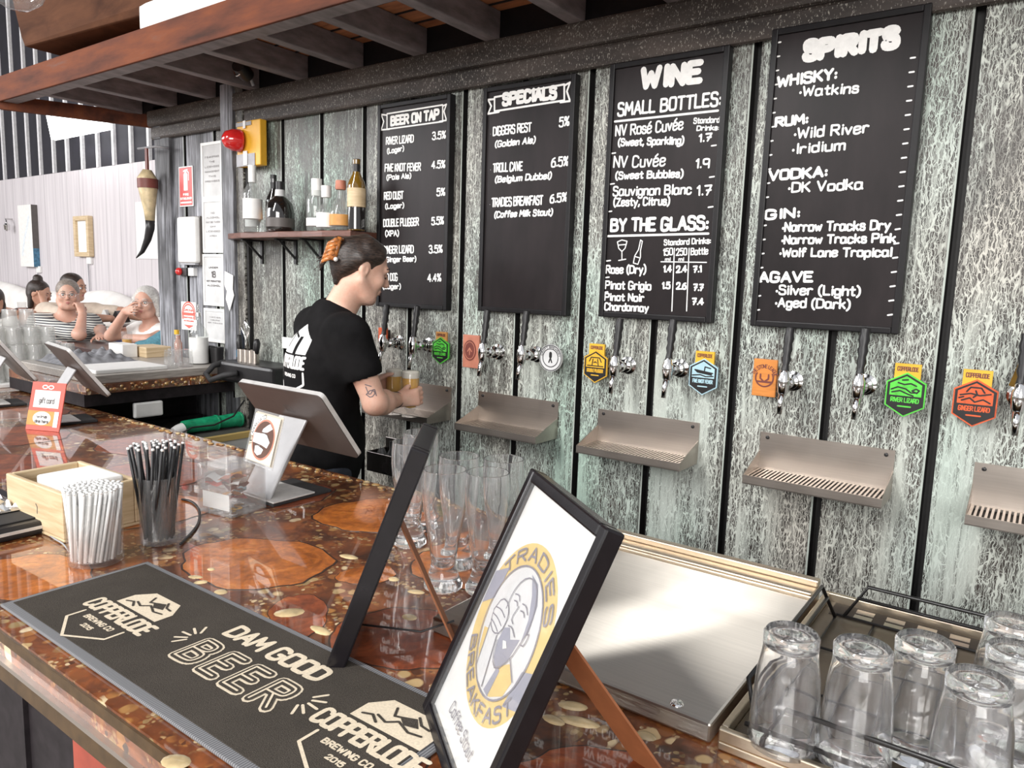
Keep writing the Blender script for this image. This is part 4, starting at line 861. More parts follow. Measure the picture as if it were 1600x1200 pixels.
# oval sticker
t, w, h, T = sign('round_sticker', 'white notice with a red arched emblem low on the left wall', 'notice', 283, 471, 307, 517, 'paper', WY, .003)
mb = MB(); mb.bb((-w/2, -h/2, -.0028), (w/2, h/2, 0), T); mb.obj('sheet', M['paper'], t)
mb = MB()
for r in (.44, .36): mb.ribbon([(-w*r, -h*.1)]+ringpts((0, h*.1), w*r, 18, math.pi, 0, h*(r-.05))+[(w*r, -h*.1)], .008, T, .0006)
mb.bb((-w*.42, h*.02, .0004), (w*.42, h*.12, .0009), T); mb.prism([(-w*.34, -h*.32), (w*.34, -h*.32), (0, -h*.44)], .0004, .0009, T)
write(mb, T, 'DRINK', (-w*.34, h*.16), (w*.34, h*.16), h*.09, .004, .0006, jitter=0); write(mb, T, 'RESPONSIBLY', (-w*.36, -h*.08), (w*.36, -h*.08), h*.05, .003, .0006, jitter=0); write(mb, T, 'NO EXCUSES', (-w*.34, -h*.2), (w*.34, -h*.2), h*.05, .003, .0006, jitter=0)
mb.obj('print', M['coral'], t)
# framed notices
for i, (a, lb, rows) in enumerate([((313, 224, 348, 310), 'white framed licence notice, topmost of the column beside the inner post', ['IT IS AN OFFENCE', 'THE', 'LICENSEE', 'MANAGEMENT', 'THIS', 'PREMISES']),
        ((315, 312, 349, 395), 'white framed notice in the middle of the column beside the inner post', ['NO', 'ALCOHOL', 'MAY BE TAKEN', 'OFF', 'LICENSED', 'AREA']),
        ((316, 397, 350, 479), 'white framed 18 age notice in the column beside the inner post', ['UNDER', '18', 'NOT PERMITTED', 'ALCOHOL']),
        ((318, 481, 353, 537), 'plain white notice at the bottom of the column, behind the clear spirit bottle', ['NOTICE', 'HOURS', 'OF TRADE'])]):
    t, w, h, T = sign('framed_notice', lb, 'notice', *a, None, WY, .012, 'notices beside the inner post')
    mb = MB(); mb.bb((-w/2+.004, -h/2+.004, -.0115), (w/2-.004, h/2-.004, -.004), T); mb.obj('sheet', M['grey_paper'], t)
    mb = MB(); f = .014
    mb.bb((-w/2, -h/2, -.0115), (-w/2+f, h/2, 0), T); mb.bb((w/2-f, -h/2, -.0115), (w/2, h/2, 0), T); mb.bb((-w/2+f, -h/2, -.0115), (w/2-f, -h/2+f, 0), T); mb.bb((-w/2+f, h/2-f, -.0115), (w/2-f, h/2, 0), T); mb.obj('frame', M['white'], t)
    mb = MB(); z = h*.26
    for s_ in rows:
        big = s_ == '18'; hh = h*.13 if big else h*.035; ww = w*.11 if big else min(w*.34, len(s_)*.0085)
        write(mb, T, s_, (-ww, z-hh), (ww, z-hh), hh, .007 if big else .0028, -.0034, jitter=0, n=5); z -= hh+h*.05
    mb.obj('print', M['ink'] if i == 2 else M['lightink'], t)
# torn paper scraps on the inner post
p = ony(358, 452, 2.19)
mb = MB(); mb.prism([(-.035, .09), (.035, .07), (.03, 0), (.04, -.03), (.0, -.11), (-.03, -.05), (-.02, -.01), (-.04, .02)], 0, .003, Matrix.Translation((p.x, 2.1925, p.z)) @ LM); o = mb.obj('torn_paper', M['paper']); tag(o, 'torn scrap of white paper stuck to the inner post', 'paper')
# horn hung from a rail on the corner post
t = thing('horn', 'long bone and black animal horn hanging on a hook from the corner post', 'horn', (ony(229, 233, 2.17).x, 2.17, 2.245))
mb = MB(); mb.tube([(.0, 0, -.115), (-.005, 0, -.16), (-.0, 0, -.20), (.003, 0, -.26), (.01, 0, -.33), (.012, 0, -.39)], [.022, .050, .052, .042, .030, .024], 14); mb.obj('bone', M['horn'], t)
mb = MB(); mb.tube([(.012, 0, -.388), (.010, 0, -.43), (-.02, 0, -.49), (-.08, 0, -.555), (-.15, 0, -.592)], [.0245, .023, .019, .012, .003], 12); mb.obj('black_tip', M['black'], t)
mb = MB(); mb.tube([(0, 0, -.165), (0, 0, -.215)], [.0530, .0525], 14, cap=False); mb.obj('leather_band', M['maroon'], t)
mb = MB(); mb.bar((0, 0, 0), (0, 0, -.125), .022, .010); mb.obj('strap', M['maroon'], t)
mb = MB(); mb.tube([(-.09, 0, .003), (.1, 0, 0), (.12, .06, 0)], .006, 8); mb.obj('hook', M['grey'], t)

p = ony(449, 536, WY-.004); mb = MB(); mb.box((0, -.004, 0), (.075, .008, .055)); o = mb.obj('switch_plate', M['white'], bev=.003); o.location = (p.x, WY-.0005, p.z); tag(o, 'small white plate on the wall just left of the bartender\'s back', 'switch plate')
# ================================================================== BAR COUNTER
CZ = .98
t = thing('bar_counter', 'long resin bar counter inlaid with timber slices and pebbles, in the foreground', 'bar counter', (-2.0, .95, 0))
T = Matrix.Translation((2.0, -.95, 0))
mb = MB(); mb.bb((-5.4, .452, .957), (1.0, 1.49, CZ), T); slab = mb.obj('resin_slab', M['pebble'], t)
mb = MB(); mb.bb((-5.4, .448, .958), (1.0, .452, .976), T); mb.obj('resin_edge', M['resin_edge'], t)
mb = MB(); mb.bb((-5.4, .455, .925), (1.0, 1.485, .957), T); mb.obj('pebble_layer', M['pebble'], t)
mb = MB(); mb.bb((-5.4, .446, .917), (1.0, .50, .925), T); mb.obj('metal_trim', M['tray_steel'], t)
mb = MB(); mb.bb((-5.4, .462, .865), (1.0, .50, .917), T); mb.bb((-5.4, 1.42, .82), (1.0, 1.47, .925), T); mb.obj('apron', M['resin_edge'], t)
mb = MB(); mb.bb((-5.4, .60, 0), (1.0, 1.40, .925), T);
for k in range(16): mb.bb((-5.3+.4*k, .59, .02), (-5.29+.4*k, .60, .86), T)
mb.obj('base_cabinet', M['apron'], t)
mb = MB(); mb.bb((-1.42, .575, .10), (-1.02, .60, .82), T); o = mb.obj('red_panel', M['redwood'], t)
ts = thing('side_counter', 'short resin counter at the far left carrying the glass pyramid', 'bar counter', (-4.8, 1.72, 0))
Ts = Matrix.Translation((4.8, -1.72, 0))
mb = MB(); mb.bb((-5.4, 1.495, .925), (-4.14, 1.95, CZ), Ts); mb.obj('resin_slab', M['pebble'], ts)
mb = MB(); mb.bb((-5.3, 1.53, 0), (-4.2, 1.9, .9245), Ts); mb.obj('base_cabinet', M['apron'], ts)
# timber slices cast in the surface
def slice_(x, y, rx, ry, mat, ang=0):
    n = 40; pts = []; ph = random.uniform(0, 6)
    for i in range(n):
        a = 2*math.pi*i/n; k = 1+.045*math.sin(3*a+ph)+.03*math.sin(7*a+ph*2)+.02*math.sin(13*a)
        px, py = rx*k*math.cos(a), ry*k*math.sin(a); pts.append((px*math.cos(ang)-py*math.sin(ang), px*math.sin(ang)+py*math.cos(ang)))
    if y+max(b for _, b in pts) > 1.48: return
    mb = MB(); mb.prism(pts, 0, .0009); o = mb.obj('timber_slice', M[mat], t); o.location = (x+2.0, y-.95, CZ)
    mb = MB(); k1 = sc(pts, 1.03); mb.prism(k1, 0, .0006); q = mb.obj('bark', M['bark'], o)
spec = [(-1.30, .90, .165, .13, 'slice_a', .2), (-1.34, 1.285, .15, .135, 'slice_a', .5), (-.82, .86, .13, .105, 'slice_b', .4), (-1.56, .57, .14, .10, 'slice_a', .1), (-1.80, .93, .15, .14, 'slice_a', 0),
        (-.93, 1.19, .14, .13, 'slice_a', .3), (-.38, .72, .11, .085, 'slice_b', .6), (-1.03, .80, .085, .05, 'slice_b', -.6), (-2.12, 1.12, .17, .15, 'slice_b', 0), (-2.02, .62, .13, .11, 'slice_b', .8), (-2.5, .85, .19, .16, 'slice_b', 0),
        (-1.64, 1.25, .10, .12, 'slice_b', 0), (-2.5, 1.28, .16, .13, 'slice_b', 0), (-2.95, 1.06, .18, .16, 'slice_b', 0), (-3.35, .85, .17, .15, 'slice_b', 1), (-3.4, 1.25, .17, .13, 'slice_b', 1), (-3.9, 1.1, .2, .17, 'slice_b', 0), (-.60, .83, .06, .05, 'slice_b', 0), (-1.07, 1.0, .06, .045, 'slice_a', 1.0), (-.66, .60, .10, .08, 'slice_b', 0)]
for s_ in spec: slice_(*s_)
def pebble(mb, x, y, a, b_, ang, z=CZ-.0012, h=.0022):
    n = 12; ring = []
    for r, zz in ((1, .35), (.8, .85), (.45, 1.0)):
        ring.append([(a*r*math.cos(2*math.pi*i/n), b_*r*math.sin(2*math.pi*i/n), zz*h) for i in range(n)])
    vs = [p for q in ring for p in q]; fs = [(j*n+i, j*n+(i+1) % n, (j+1)*n+(i+1) % n, (j+1)*n+i) for j in range(2) for i in range(n)]+[tuple(range(2*n, 3*n))]
    mb.add(vs, fs, True, T @ Matrix.Translation((x, y, z)) @ Matrix.Rotation(ang, 4, 'Z'))
for u, v, a, b_, g in ((452, 958, .030, .020, .9), (500, 985, .026, .011, .0), (306, 902, .017, .008, .4), (314, 910, .014, .008, .9), (345, 925, .014, .011, .2), (452, 1010, .014, .012, 0), (545, 870, .024, .011, .2), (615, 905, .013, .010, 0), (905, 1128, .030, .012, .3), (895, 1103, .022, .012, .4), (865, 1125, .018, .010, 0), (1010, 1150, .014, .010, 0), (650, 925, .018, .009, .4), (640, 965, .017, .013, 0), (330, 890, .010, .008, 0), (275, 1030+160, .02, .014, .3)):
    p = onz(u, v, CZ); mb = MB(); pebble(mb, p.x, p.y, a, b_, g, h=.0035); mb.obj('inlaid_pebble', M['stone'], t, label='large cream pebble')
mb = MB()
for k in range(150):                                     # bright pebbles along the inner edge and the front lip
    pebble(mb, -3.1+.024*k+random.uniform(-.006, .006), 1.468+random.uniform(-.014, .010), random.uniform(.009, .017), random.uniform(.007, .011), random.uniform(-.5, .5), h=.006)
mb.obj('pebble_edging', M['gravel'], t)
# ================================================================== RETURN COUNTER along the left
t = thing('return_counter', 'low dark counter with a pebble edge across the left end of the bar', 'counter', (-3.7, 1.85, 0))
T2 = Matrix.Translation((3.7, -1.85, 0))
mb = MB(); mb.bb((-4.1, 1.46, 1.045), (-3.30, 2.19, 1.085), T2); mb.obj('pebble_slab', M['pebble'], t)
mb = MB()
for k in range(46):
    y = 1.47+.0158*k; mb.ball((-3.303+.004*math.sin(k*2.1), y, 1.066+.010*math.sin(k*1.7)), (.007, .010, .008), T2, 8, 5)
mb.obj('edge_pebbles', M['gravel'], t)
mb = MB(); mb.bb((-4.1, 1.50, 1.0855), (-3.315, 2.19, 1.122), T2); mb.obj('top_plank', pm('grey_weathered_plank', (.36, .33, .30), .35, var=.3, scale=6, stretch=(30, 2, 30)), t, bev=.003)
mb = MB(); mb.bb((-4.1, 1.46, .99), (-3.32, 2.19, 1.0445), T2); mb.bb((-3.72, 1.50, 0), (-3.68, 2.19, .989), T2); mb.bb((-4.1, 1.50, 0), (-3.72, 2.19, .989), T2); mb.bb((-3.68, 1.50, .81), (-3.62, 2.19, .83), T2); mb.obj('apron', M['apron'], t)
mb = MB(); mb.bb((-3.325, 1.665, .915), (-3.30, 1.80, .985), T2); o = mb.obj('white_tab', M['white'], t, bev=.008)
# bench under it with a yellow timber edge
t = thing('under_bench', 'white bench with a yellow timber edge below the left return counter', 'bench', (-3.3, 1.9, 0))
T3 = Matrix.Translation((3.3, -1.9, 0))
mb = MB(); mb.bb((-3.615, 1.52, 0), (-3.06, 2.19, .805), T3); mb.obj('body', M['white'], t)
mb = MB(); mb.bb((-3.075, 1.52, .8055), (-3.045, 2.19, .832), T3); mb.obj('timber_edge', M['yellow_wood'], t)
mb = MB(); mb.bb((-3.615, 1.52, .8055), (-3.08, 2.19, .81), T3); mb.obj('top', M['gunmetal'], t)
def tub(x, y, l, lab, mat):
    mb = MB(); mb.lathe([(0, 0), (.030, 0), (.032, .01), (.036, l), (.0385, l), (.0385, l+.008), (0, l+.008)], 18, Matrix.Translation((x, y, .8485)) @ Matrix.Rotation(R(-90), 4, 'X')); o = mb.obj('tub', M[mat]); tag(o, lab, 'tub')
tub(-3.28, 1.88, .17, 'bright green plastic tub lying under the return counter', 'greenglass')
tub(-3.28, 2.065, .115, 'dark green plastic tub lying nearest the wall under the return counter', 'greenglass')
mb = MB(); mb.lathe([(0, 0), (.022, 0), (.028, .02), (.030, .05), (0, .055)], 14, Matrix.Translation((-3.24, 1.81, .841)) @ Matrix.Rotation(R(-80), 4, 'X')); o = mb.obj('crumpled_cup', M['white']); tag(o, 'small white cup lying beside the green tub', 'cup')
mb = MB(); p0 = [onx(u, v, -3.02) for u, v in ((382, 625), (365, 650), (335, 664), (300, 668), (285, 676))]; mb.tube(p0, .004, 6); o = mb.obj('cable', M['black']); tag(o, 'thin black cable hanging in front of the green tubs', 'cable')
# ================================================================== ON THE RETURN COUNTER
RZ = 1.1222
def put(name, label, cat, x, y, z, prof, mat, parts=(), n=20, group=None):
    t = thing(name, label, cat, (x, y, z), 0, group)
    mb = MB(); mb.lathe(prof, n); mb.obj('body', M[mat] if isinstance(mat, str) else mat, t)
    for nm, pr, mt in parts:
        mb = MB(); mb.lathe(pr, n); mb.obj(nm, M[mt], t)
    return t
put('bottle', 'clear bottle of white spirit with a metal pourer on the return counter', 'bottle', -3.475, 2.09, RZ, [(0, .002), (.040, 0), (.045, .004), (.045, .15), (.034, .18), (.014, .21), (.0135, .24), (0, .24)], 'bottle_clear', [('label', lab(.045, .005, .135), 'white'), ('pourer', [(0, .24), (.015, .24), (.012, .26), (.005, .265), (.004, .30), (0, .30)], 'chrome')])
put('bottle', 'slim clear bottle with an orange cap left of the white spirit bottle', 'bottle', -3.52, 2.0, RZ, [(0, .002), (.016, 0), (.019, .004), (.019, .11), (.010, .13), (.010, .15), (0, .15)], 'bottle_clear', [('cap', [(0, .15), (.012, .15), (.012, .172), (0, .172)], 'mango')])
put('bottle', 'slim brown bottle behind the white spirit bottle', 'bottle', -3.58, 2.04, RZ, [(0, .002), (.016, 0), (.019, .004), (.019, .10), (.010, .12), (.010, .14), (0, .14)], 'pinkbrown', [('cap', [(0, .14), (.011, .14), (.011, .16), (0, .16)], 'white')])
put('cup', 'black cup right of the white spirit bottle', 'cup', -3.42, 2.155, RZ, [(0, .002), (.028, 0), (.034, .085), (.032, .085), (.026, .006), (0, .006)], 'black', (), 20, 'black cups on the return counter')
put('cup', 'second black cup, behind the first and nearer the wall', 'cup', -3.50, 2.155, RZ, [(0, .002), (.028, 0), (.034, .085), (.032, .085), (.026, .006), (0, .006)], 'black', (), 20, 'black cups on the return counter')
for k, (x, y) in enumerate(((-3.40, 1.90), (-3.46, 1.95), (-3.40, 1.975))):
    put('tumbler', ['upturned cut glass tumbler nearest the bar on the return counter', 'upturned cut glass tumbler standing behind two others', 'upturned cut glass tumbler nearest the white spirit bottle'][k], 'glass', x, y, RZ, [(.032, 0), (.034, .03), (.030, .085), (0, .088), (0, .078), (.027, .076), (.031, .03), (.030, 0), (.032, 0)], 'thin', (), 20, 'tumblers on the return counter')
mb = MB(); mb.bb((-3.62, 1.53, RZ), (-3.36, 1.86, RZ+.018)); o = mb.obj('white_board', M['white'], bev=.004); tag(o, 'white chopping board on the return counter', 'chopping board')
mb = MB(); mb.bb((-4.05, 2.02, RZ), (-3.86, 2.16, RZ+.055)); o = mb.obj('wooden_crate', M['pale_wood'], bev=.003); tag(o, 'small pale wooden box on the return counter by the corner post', 'box')
mb = MB(); mb.bb((-4.08, 1.93, RZ), (-3.93, 2.01, RZ+.07)); o = mb.obj('napkin_stack', M['paper'], bev=.003); tag(o, 'white stack of napkins beside the small wooden box', 'napkins')
# grey towel heap: a lumpy cloth
mb = MB(); nx, ny = 52, 28; vs = []
for j in range(ny+1):
    for i in range(nx+1):
        a, c = i/nx, j/ny; e = min(1, 6*a, 6*(1-a))*min(1, 5*c, 5*(1-c))
        vs.append((-4.06+.33*c, 1.56+.36*a, RZ+.002+e*(.034+.010*math.sin(a*17+c*4)+.012*math.sin(c*14-a*9)+.008*math.sin(a*41+c*23))))
mb.add(vs, [(j*(nx+1)+i, j*(nx+1)+i+1, (j+1)*(nx+1)+i+1, (j+1)*(nx+1)+i) for j in range(ny) for i in range(nx)], True)
o = mb.obj('towel', M['greycloth']); tag(o, 'crumpled grey towel heaped on the return counter', 'towel')
# black box by the wall with hose loop, tools on top
t = thing('soda_dispenser', 'black box with a looped hose on the wall behind the bartender', 'dispenser', (-3.05, WY, 1.06))
mb = MB(); mb.bb((-.235, -.19, 0.0), (.21, -.0005, .098)); mb.obj('body', M['black'], t, bev=.015)
mb = MB(); mb.tube([(-.20, -.16, .09), (-.215, -.215, .075), (-.225, -.25, .035), (-.17, -.26, .012), (-.10, -.235, .04), (-.04, -.20, .055)], .014, 10); mb.obj('hose', M['soft_black'], t)
mb = MB(); mb.bb((-.20, -.12, -.09), (-.185, -.005, 0)); mb.tube([(.02, -.10, 0), (.03, -.10, -.10), (.02, -.06, -.22)], .006, 8); mb.tube([(.14, -.09, 0), (.15, -.09, -.25)], .008, 8); mb.obj('pipes', M['chrome'], t)
t = thing('tool_holder', 'steel cup holder with bar tools on the black box by the wall', 'bar tools', (-3.10, 2.12, 1.1585))
for k in range(4):
    mb = MB(); mb.lathe([(0, .002), (.018, 0), (.018, .062), (.016, .062), (.016, .004), (0, .004)], 14, Matrix.Translation((-.06+.038*k, 0, 0))); mb.obj('steel_cup', M['tray_steel'], t)
def tool(nm, pts, r, mt, l=None):
    mb = MB(); mb.tube(pts, r, 8); o = mb.obj(nm, M[mt], t, label=l); return o
tool('muddler', [(-.06, 0, .01), (-.075, 0, .09), (-.07, 0, .13)], [.012, .014, .010], 'black')
tool('tongs', [(-.022, 0, .01), (-.035, .01, .12), (-.05, .0, .17)], .004, 'chrome'); tool('tongs', [(-.022, 0, .01), (.01, .0, .17), (-.01, -.01, .205)], .004, 'chrome')
tool('spoon', [(.016, 0, .01), (-.01, 0, .16), (-.016, 0, .185), (-.018, 0, .205)], [.004, .004, .010, .007], 'chrome')
tool('peeler', [(.05, 0, .01), (.07, 0, .10), (.068, 0, .12)], [.012, .017, .010], 'black')
put('bottle', 'dark squeeze bottle beside the bar tools near the inner post', 'bottle', -3.225, 2.17, 1.1585, [(0, .002), (.026, 0), (.028, .05), (.022, .085), (.008, .12), (.005, .15), (0, .15)], 'denim', [('label', lab(.0278, .015, .05), 'blueart')])
# ================================================================== PYRAMID OF TUMBLERS at the far left
def make_tumbler():
    t = thing('tumbler', 'clear tumbler upturned in the glass pyramid at the far left of the bar', 'glass', (0, 0, 0), 0, 'tumblers stacked in the pyramid')
    mb = MB(); mb.lathe([(.036, 0), (.038, .02), (.033, .086), (0, .089), (0, .076), (.029, .074), (.035, .02), (.034, 0), (.036, 0)], 14); mb.obj('glass_body', M['tumbler'], t)
    mb = MB(); mb.lathe([(0, .0755), (.028, .0755), (.0325, .0875), (0, .0885)], 14); mb.obj('thick_base', M['tumbler'], t)
    return t
tb = make_tumbler(); n = 0
PX, PY = -4.36, 1.57
for L, (a, c) in enumerate(((8, 4), (7, 3), (5, 2), (3, 1))):
    for i in range(a):
        for j in range(c):
            loc = (PX+(j-(c-1)/2)*.080, PY+(i-(a-1)/2)*.080, CZ+.022+L*.0905)
            if n == 0: tb.location = loc
            else: dup(tb, loc)
            n += 1
mb = MB(); mb.bb((PX-.19, PY-.36, CZ), (PX+.19, PY+.36, CZ+.020)); o = mb.obj('glass_tray', M['white'], bev=.004); tag(o, 'white tray under the pyramid of tumblers', 'tray')
# ================================================================== ON THE BAR COUNTER
# ---- bar mat
mx0, mx1, my0, my1 = -1.452, -.575, .481, .748
t = thing('bar_mat', 'long dark felt bar mat printed with beer lettering on the front of the counter', 'bar mat', ((mx0+mx1)/2, (my0+my1)/2, CZ+.001))
w, h = mx1-mx0, my1-my0; MZ = CZ+.001+.0072
mb = MB(); mb.bb((-w/2, -h/2, 0), (w/2, h/2, .0055)); mb.obj('rubber_hem', M['hem'], t, bev=.002)
mb = MB(); mb.bb((-w/2+.014, -h/2+.016, .0056), (w/2-.014, h/2-.012, .0070)); fe = mb.obj('felt', M['felt'], t, bev=.0006)
TMt = Matrix.Translation(((mx0+mx1)/2*-1, -(my0+my1)/2, 0))
IM = TMt                                                  # printed layer: x, y of the mat in room metres
def MP(u, v): p = onz(u, v, MZ); return (p.x, p.y)
pb = MB(); db = MB(); zz = .0073; darks = []
def logo(ox, oy, s):
    P = lambda a, c: (ox+a*s, oy+c*s)
    up = [P(-.062, .018), P(-.062, .052), P(-.038, .080), P(.042, .080), P(.068, .050), P(.068, .018)]
    pb.poly(up, IM, zz); d1 = MB()
    for st in ([(-.02, .068), (-.01, .052), (.012, .060), (.02, .050)], [(-.03, .040), (-.01, .034), (.004, .046), (.03, .036), (.05, .040)], [(.02, .07), (.034, .058), (.05, .056)], [(-.05, .03), (-.036, .036), (-.02, .026)]):
        d1.ribbon([P(*q) for q in st], .004*s, IM, zz+.0006)
    d1.poly([P(-.004, .056), P(.02, .066), P(.036, .050), P(.014, .044)], IM, zz+.0006); d1.obj('print_drawing', M['felt'], t)
    write(pb, IM, 'COPPERLODE', P(-.098, -.026), P(.098, -.026), .038*s, .0075*s, zz, gap=1.6, jitter=0)
    write(pb, IM, 'BREWING CO', P(-.045, -.048), P(.045, -.048), .012*s, .0028*s, zz, gap=2.4, jitter=0)
    write(pb, IM, '2015', P(-.016, -.066), P(.016, -.066), .010*s, .0024*s, zz, jitter=0)
    pb.ribbon([P(-.066, -.034), P(-.066, -.064), P(0, -.100), P(.066, -.064), P(.066, -.034)], .005*s, IM, zz)
logo(-1.245, .596, 1.0); logo(-.655, .622, 1.0)
write(pb, IM, 'DAM GOOD', (-1.055, .660), (-.815, .660), .042, .0088, zz, gap=1.8, jitter=0)
bl = MB()
for mbx, wt, z_ in ((pb, .021, zz), (db, .0135, zz+.0007), (pb, .0035, zz+.0014)):
    write(mbx, IM, 'BEER', (-1.058+(.021-wt)/2, .566+(.021-wt)/2), (-.805-(.021-wt)/2, .566+(.021-wt)/2), .078-(.021-wt), wt, z_, gap=4.2, jitter=0)
for cx, cy, s_ in ((-1.072, .628, 1), (-.796, .622, -1)):
    for a in (125, 155, 185, 215, 240):
        a2 = a if s_ > 0 else 180-a
        pb.ribbon([(cx+.016*math.cos(R(a2)), cy+.016*math.sin(R(a2))), (cx+.036*math.cos(R(a2)), cy+.036*math.sin(R(a2)))], .0045, IM, zz)
pb.obj('print', M['print'], t); db.obj('print_shadow', M['felt'], t)
# ---- picture frames
def pframe(name, label, TL, yaw, tilt, w, h, depth=.022, front=None):
    a = Vector((math.cos(yaw), math.sin(yaw), 0)); n = Vector((-math.sin(yaw), math.cos(yaw), 0))
    b = Vector((0, 0, -1))*math.cos(tilt)+n*math.sin(tilt); up = -b
    BL = Vector(TL)+b*h; base = BL+a*(w/2); base.z = CZ+.0085
    t = thing(name, label, 'picture frame', base, 0)
    T = frameM(BL-base, a, up)                           # x right, y up, z out of the picture
    f = .017; mb = MB()
    mb.bb((0, 0, -depth), (f, h, .003), T); mb.bb((w-f, 0, -depth), (w, h, .003), T); mb.bb((f, 0, -depth), (w-f, f, .003), T); mb.bb((f, h-f, -depth), (w-f, h, .003), T)
    mb.obj('moulding', pm('gloss_black_moulding', (.009, .0075, .009), .25, var=.2, spec=.35), t, bev=.003)
    mb = MB(); mb.bb((f-.003, f-.003, -.012), (w-f+.003, h-f+.003, -.008), T); mb.obj('backing_board', M['easel'], t)
    mb = MB(); mb.bb((f-.002, f-.002, -.0078), (w-f+.002, h-f+.002, -.0070), T); sh = mb.obj('print_sheet', M['paper'], t)
    mb = MB(); mb.bb((f-.002, f-.002, -.0020), (w-f+.002, h-f+.002, -.0008), T); mb.obj('glass_pane', M['thin'], t)
    return t, T, sh, base
t, T, sh, base = pframe('picture_frame', 'black picture frame seen edge-on with its brown easel leg, behind the poster frame', (-.858, .936, 1.335), -.916, -.349, .20, .37, .026)
top = T @ Vector((.10, .235, -.0125)); foot = Vector((-.735, .888, CZ+.001))-base
mb = MB(); xa = Vector((math.cos(-.916), math.sin(-.916), 0)); mb.bar(top, foot, .034, .003, up=(T.to_3x3() @ Vector((0, 0, 1)))); lg = mb.obj('easel_leg', M['easel'], t)
mb = MB(); mb.tube([T @ Vector((.10, .03, -.0125)), Vector((-.79, .86, CZ+.02))-base, foot+Vector((-.004, -.004, .045))], .0018, 6); mb.obj('cord', M['black'], t)
t, T, sh, base = pframe('picture_frame', 'black framed beer poster with a yellow ring, standing nearest the camera', (-.564, .838, 1.324), -.65, -.415, .263, .37)
top = T @ Vector((.1315, .235, -.0125)); foot = Vector((-.340, .800, CZ+.001))-base
mb = MB(); mb.bar(top, foot, .052, .003, up=(T.to_3x3() @ Vector((0, 0, 1)))); mb.obj('easel_leg', M['easel'], t)
# poster artwork: yellow ring, pale disc, a bearded man drinking, lettering
Z = -.0068; cx, cy = .263/2+.001, .186; Q = 1.17
gold = pm('poster_gold', (.74, .53, .17), .7, var=.06); pale = pm('poster_pale', (.72, .71, .71), .7, var=.04); slateb = pm('poster_slate', (.30, .30, .37), .7, var=.06); line = pm('poster_line', (.22, .20, .24), .7)
def G(p): return [(cx+a*Q, cy+c*Q) for a, c in p]
mb = MB(); mb.poly(ringpts((cx, cy), .096*Q, 48)[:-1], T, Z); mb.obj('print_ring', gold, t)
mb = MB(); mb.poly(ringpts((cx, cy), .070*Q, 48)[:-1], T, Z+.0003); mb.obj('print_disc', pale, t)
def art(nm, mat, pts, z):
    mb = MB(); mb.poly(G(pts), T, z); mb.obj(nm, mat, t)
art('print_band', slateb, [(-.096, .030), (-.064, .048), (-.068, .008), (-.095, -.010)], Z+.0006); art('print_band', slateb, [(.064, -.012), (.095, .002), (.090, -.040), (.056, -.054)], Z+.0006)
art('print_cap_shade', slateb, [(-.004, .064), (.018, .062), (.036, .046), (.043, .020), (.036, .006), (.031, .028), (.016, .048)], Z+.0006)
art('print_beard', slateb, [(-.012, -.002), (.000, .004), (.012, -.004), (.032, .006), (.026, -.022), (.010, -.040), (-.006, -.034), (-.014, -.018)], Z+.0006)
art('print_shirt', gold, [(.010, -.036), (.034, -.020), (.054, -.030), (.048, -.048), (.022, -.064), (.012, -.066)], Z+.0006); art('print_shirt', gold, [(-.060, -.024), (-.046, -.020), (-.040, -.054), (-.050, -.046)], Z+.0006)
art('print_braces', slateb, [(.004, -.066), (.012, -.034), (.020, -.036), (.018, -.066)], Z+.0009)
art('print_arm', pale, [(-.050, -.010), (-.020, -.014), (-.002, -.066), (-.018, -.068), (-.036, -.058)], Z+.0011)
art('print_fist', pale, [(-.054, .000), (-.046, .018), (-.026, .020), (-.012, .010), (-.014, -.010), (-.030, -.018), (-.048, -.014)], Z+.0013)
art('print_mouth', M['white'], [(-.002, -.012), (.006, -.009), (.014, -.013), (.006, -.018)], Z+.0012)
ln = MB(); Lw = .0017
ln.ribbon(ringpts((cx, cy), .070*Q, 48), .0024, T, Z+.0016)
for st in ([(-.026, .014), (-.028, .032), (-.018, .052), (.0, .062), (.020, .060), (.036, .044), (.042, .020), (.038, .004), (.032, -.016), (.012, -.040), (-.006, -.036), (-.014, -.018)],
           [(-.054, .000), (-.046, .018), (-.026, .020), (-.012, .010), (-.014, -.010), (-.030, -.018), (-.048, -.014), (-.054, .000)], [(-.052, .004), (-.036, .008), (-.020, .006)], [(-.053, -.004), (-.036, -.002), (-.020, -.004)], [(-.050, -.010), (-.036, -.010), (-.022, -.012)],
           [(-.048, -.014), (-.036, -.058)], [(-.020, -.016), (-.002, -.066)], [(-.020, .034), (-.010, .037), (-.004, .033)], [(.006, .034), (.016, .036), (.026, .031)], [(-.016, .028), (-.009, .030), (-.004, .027)], [(.008, .027), (.015, .029), (.022, .026)], [(.0, .028), (-.005, .012), (.004, .010)],
           [(.041, .016), (.048, .020), (.047, .006), (.040, .004)], [(.032, -.016), (.056, -.028)], [(-.004, .004), (.006, .007), (.020, .003)]):
    ln.ribbon(chaikin(G(st), 1), Lw, T, Z+.0016)
write_arc(ln, T, 'TRADIES', (cx, cy), .0765*Q, R(150), R(30), .014*Q, .0030, Z+.0016, gap=2.4)
write_arc(ln, T, 'BREAKFAST', (cx, cy), .0915*Q, R(210), R(330), .014*Q, .0030, Z+.0016, gap=2.0, inside=True)
write(ln, T, 'Coffee Stout', (cx-.060, .040), (cx+.050, .040), .017, .0016, Z+.0016, slant=.2)
ln.obj('print_lines', line, t)
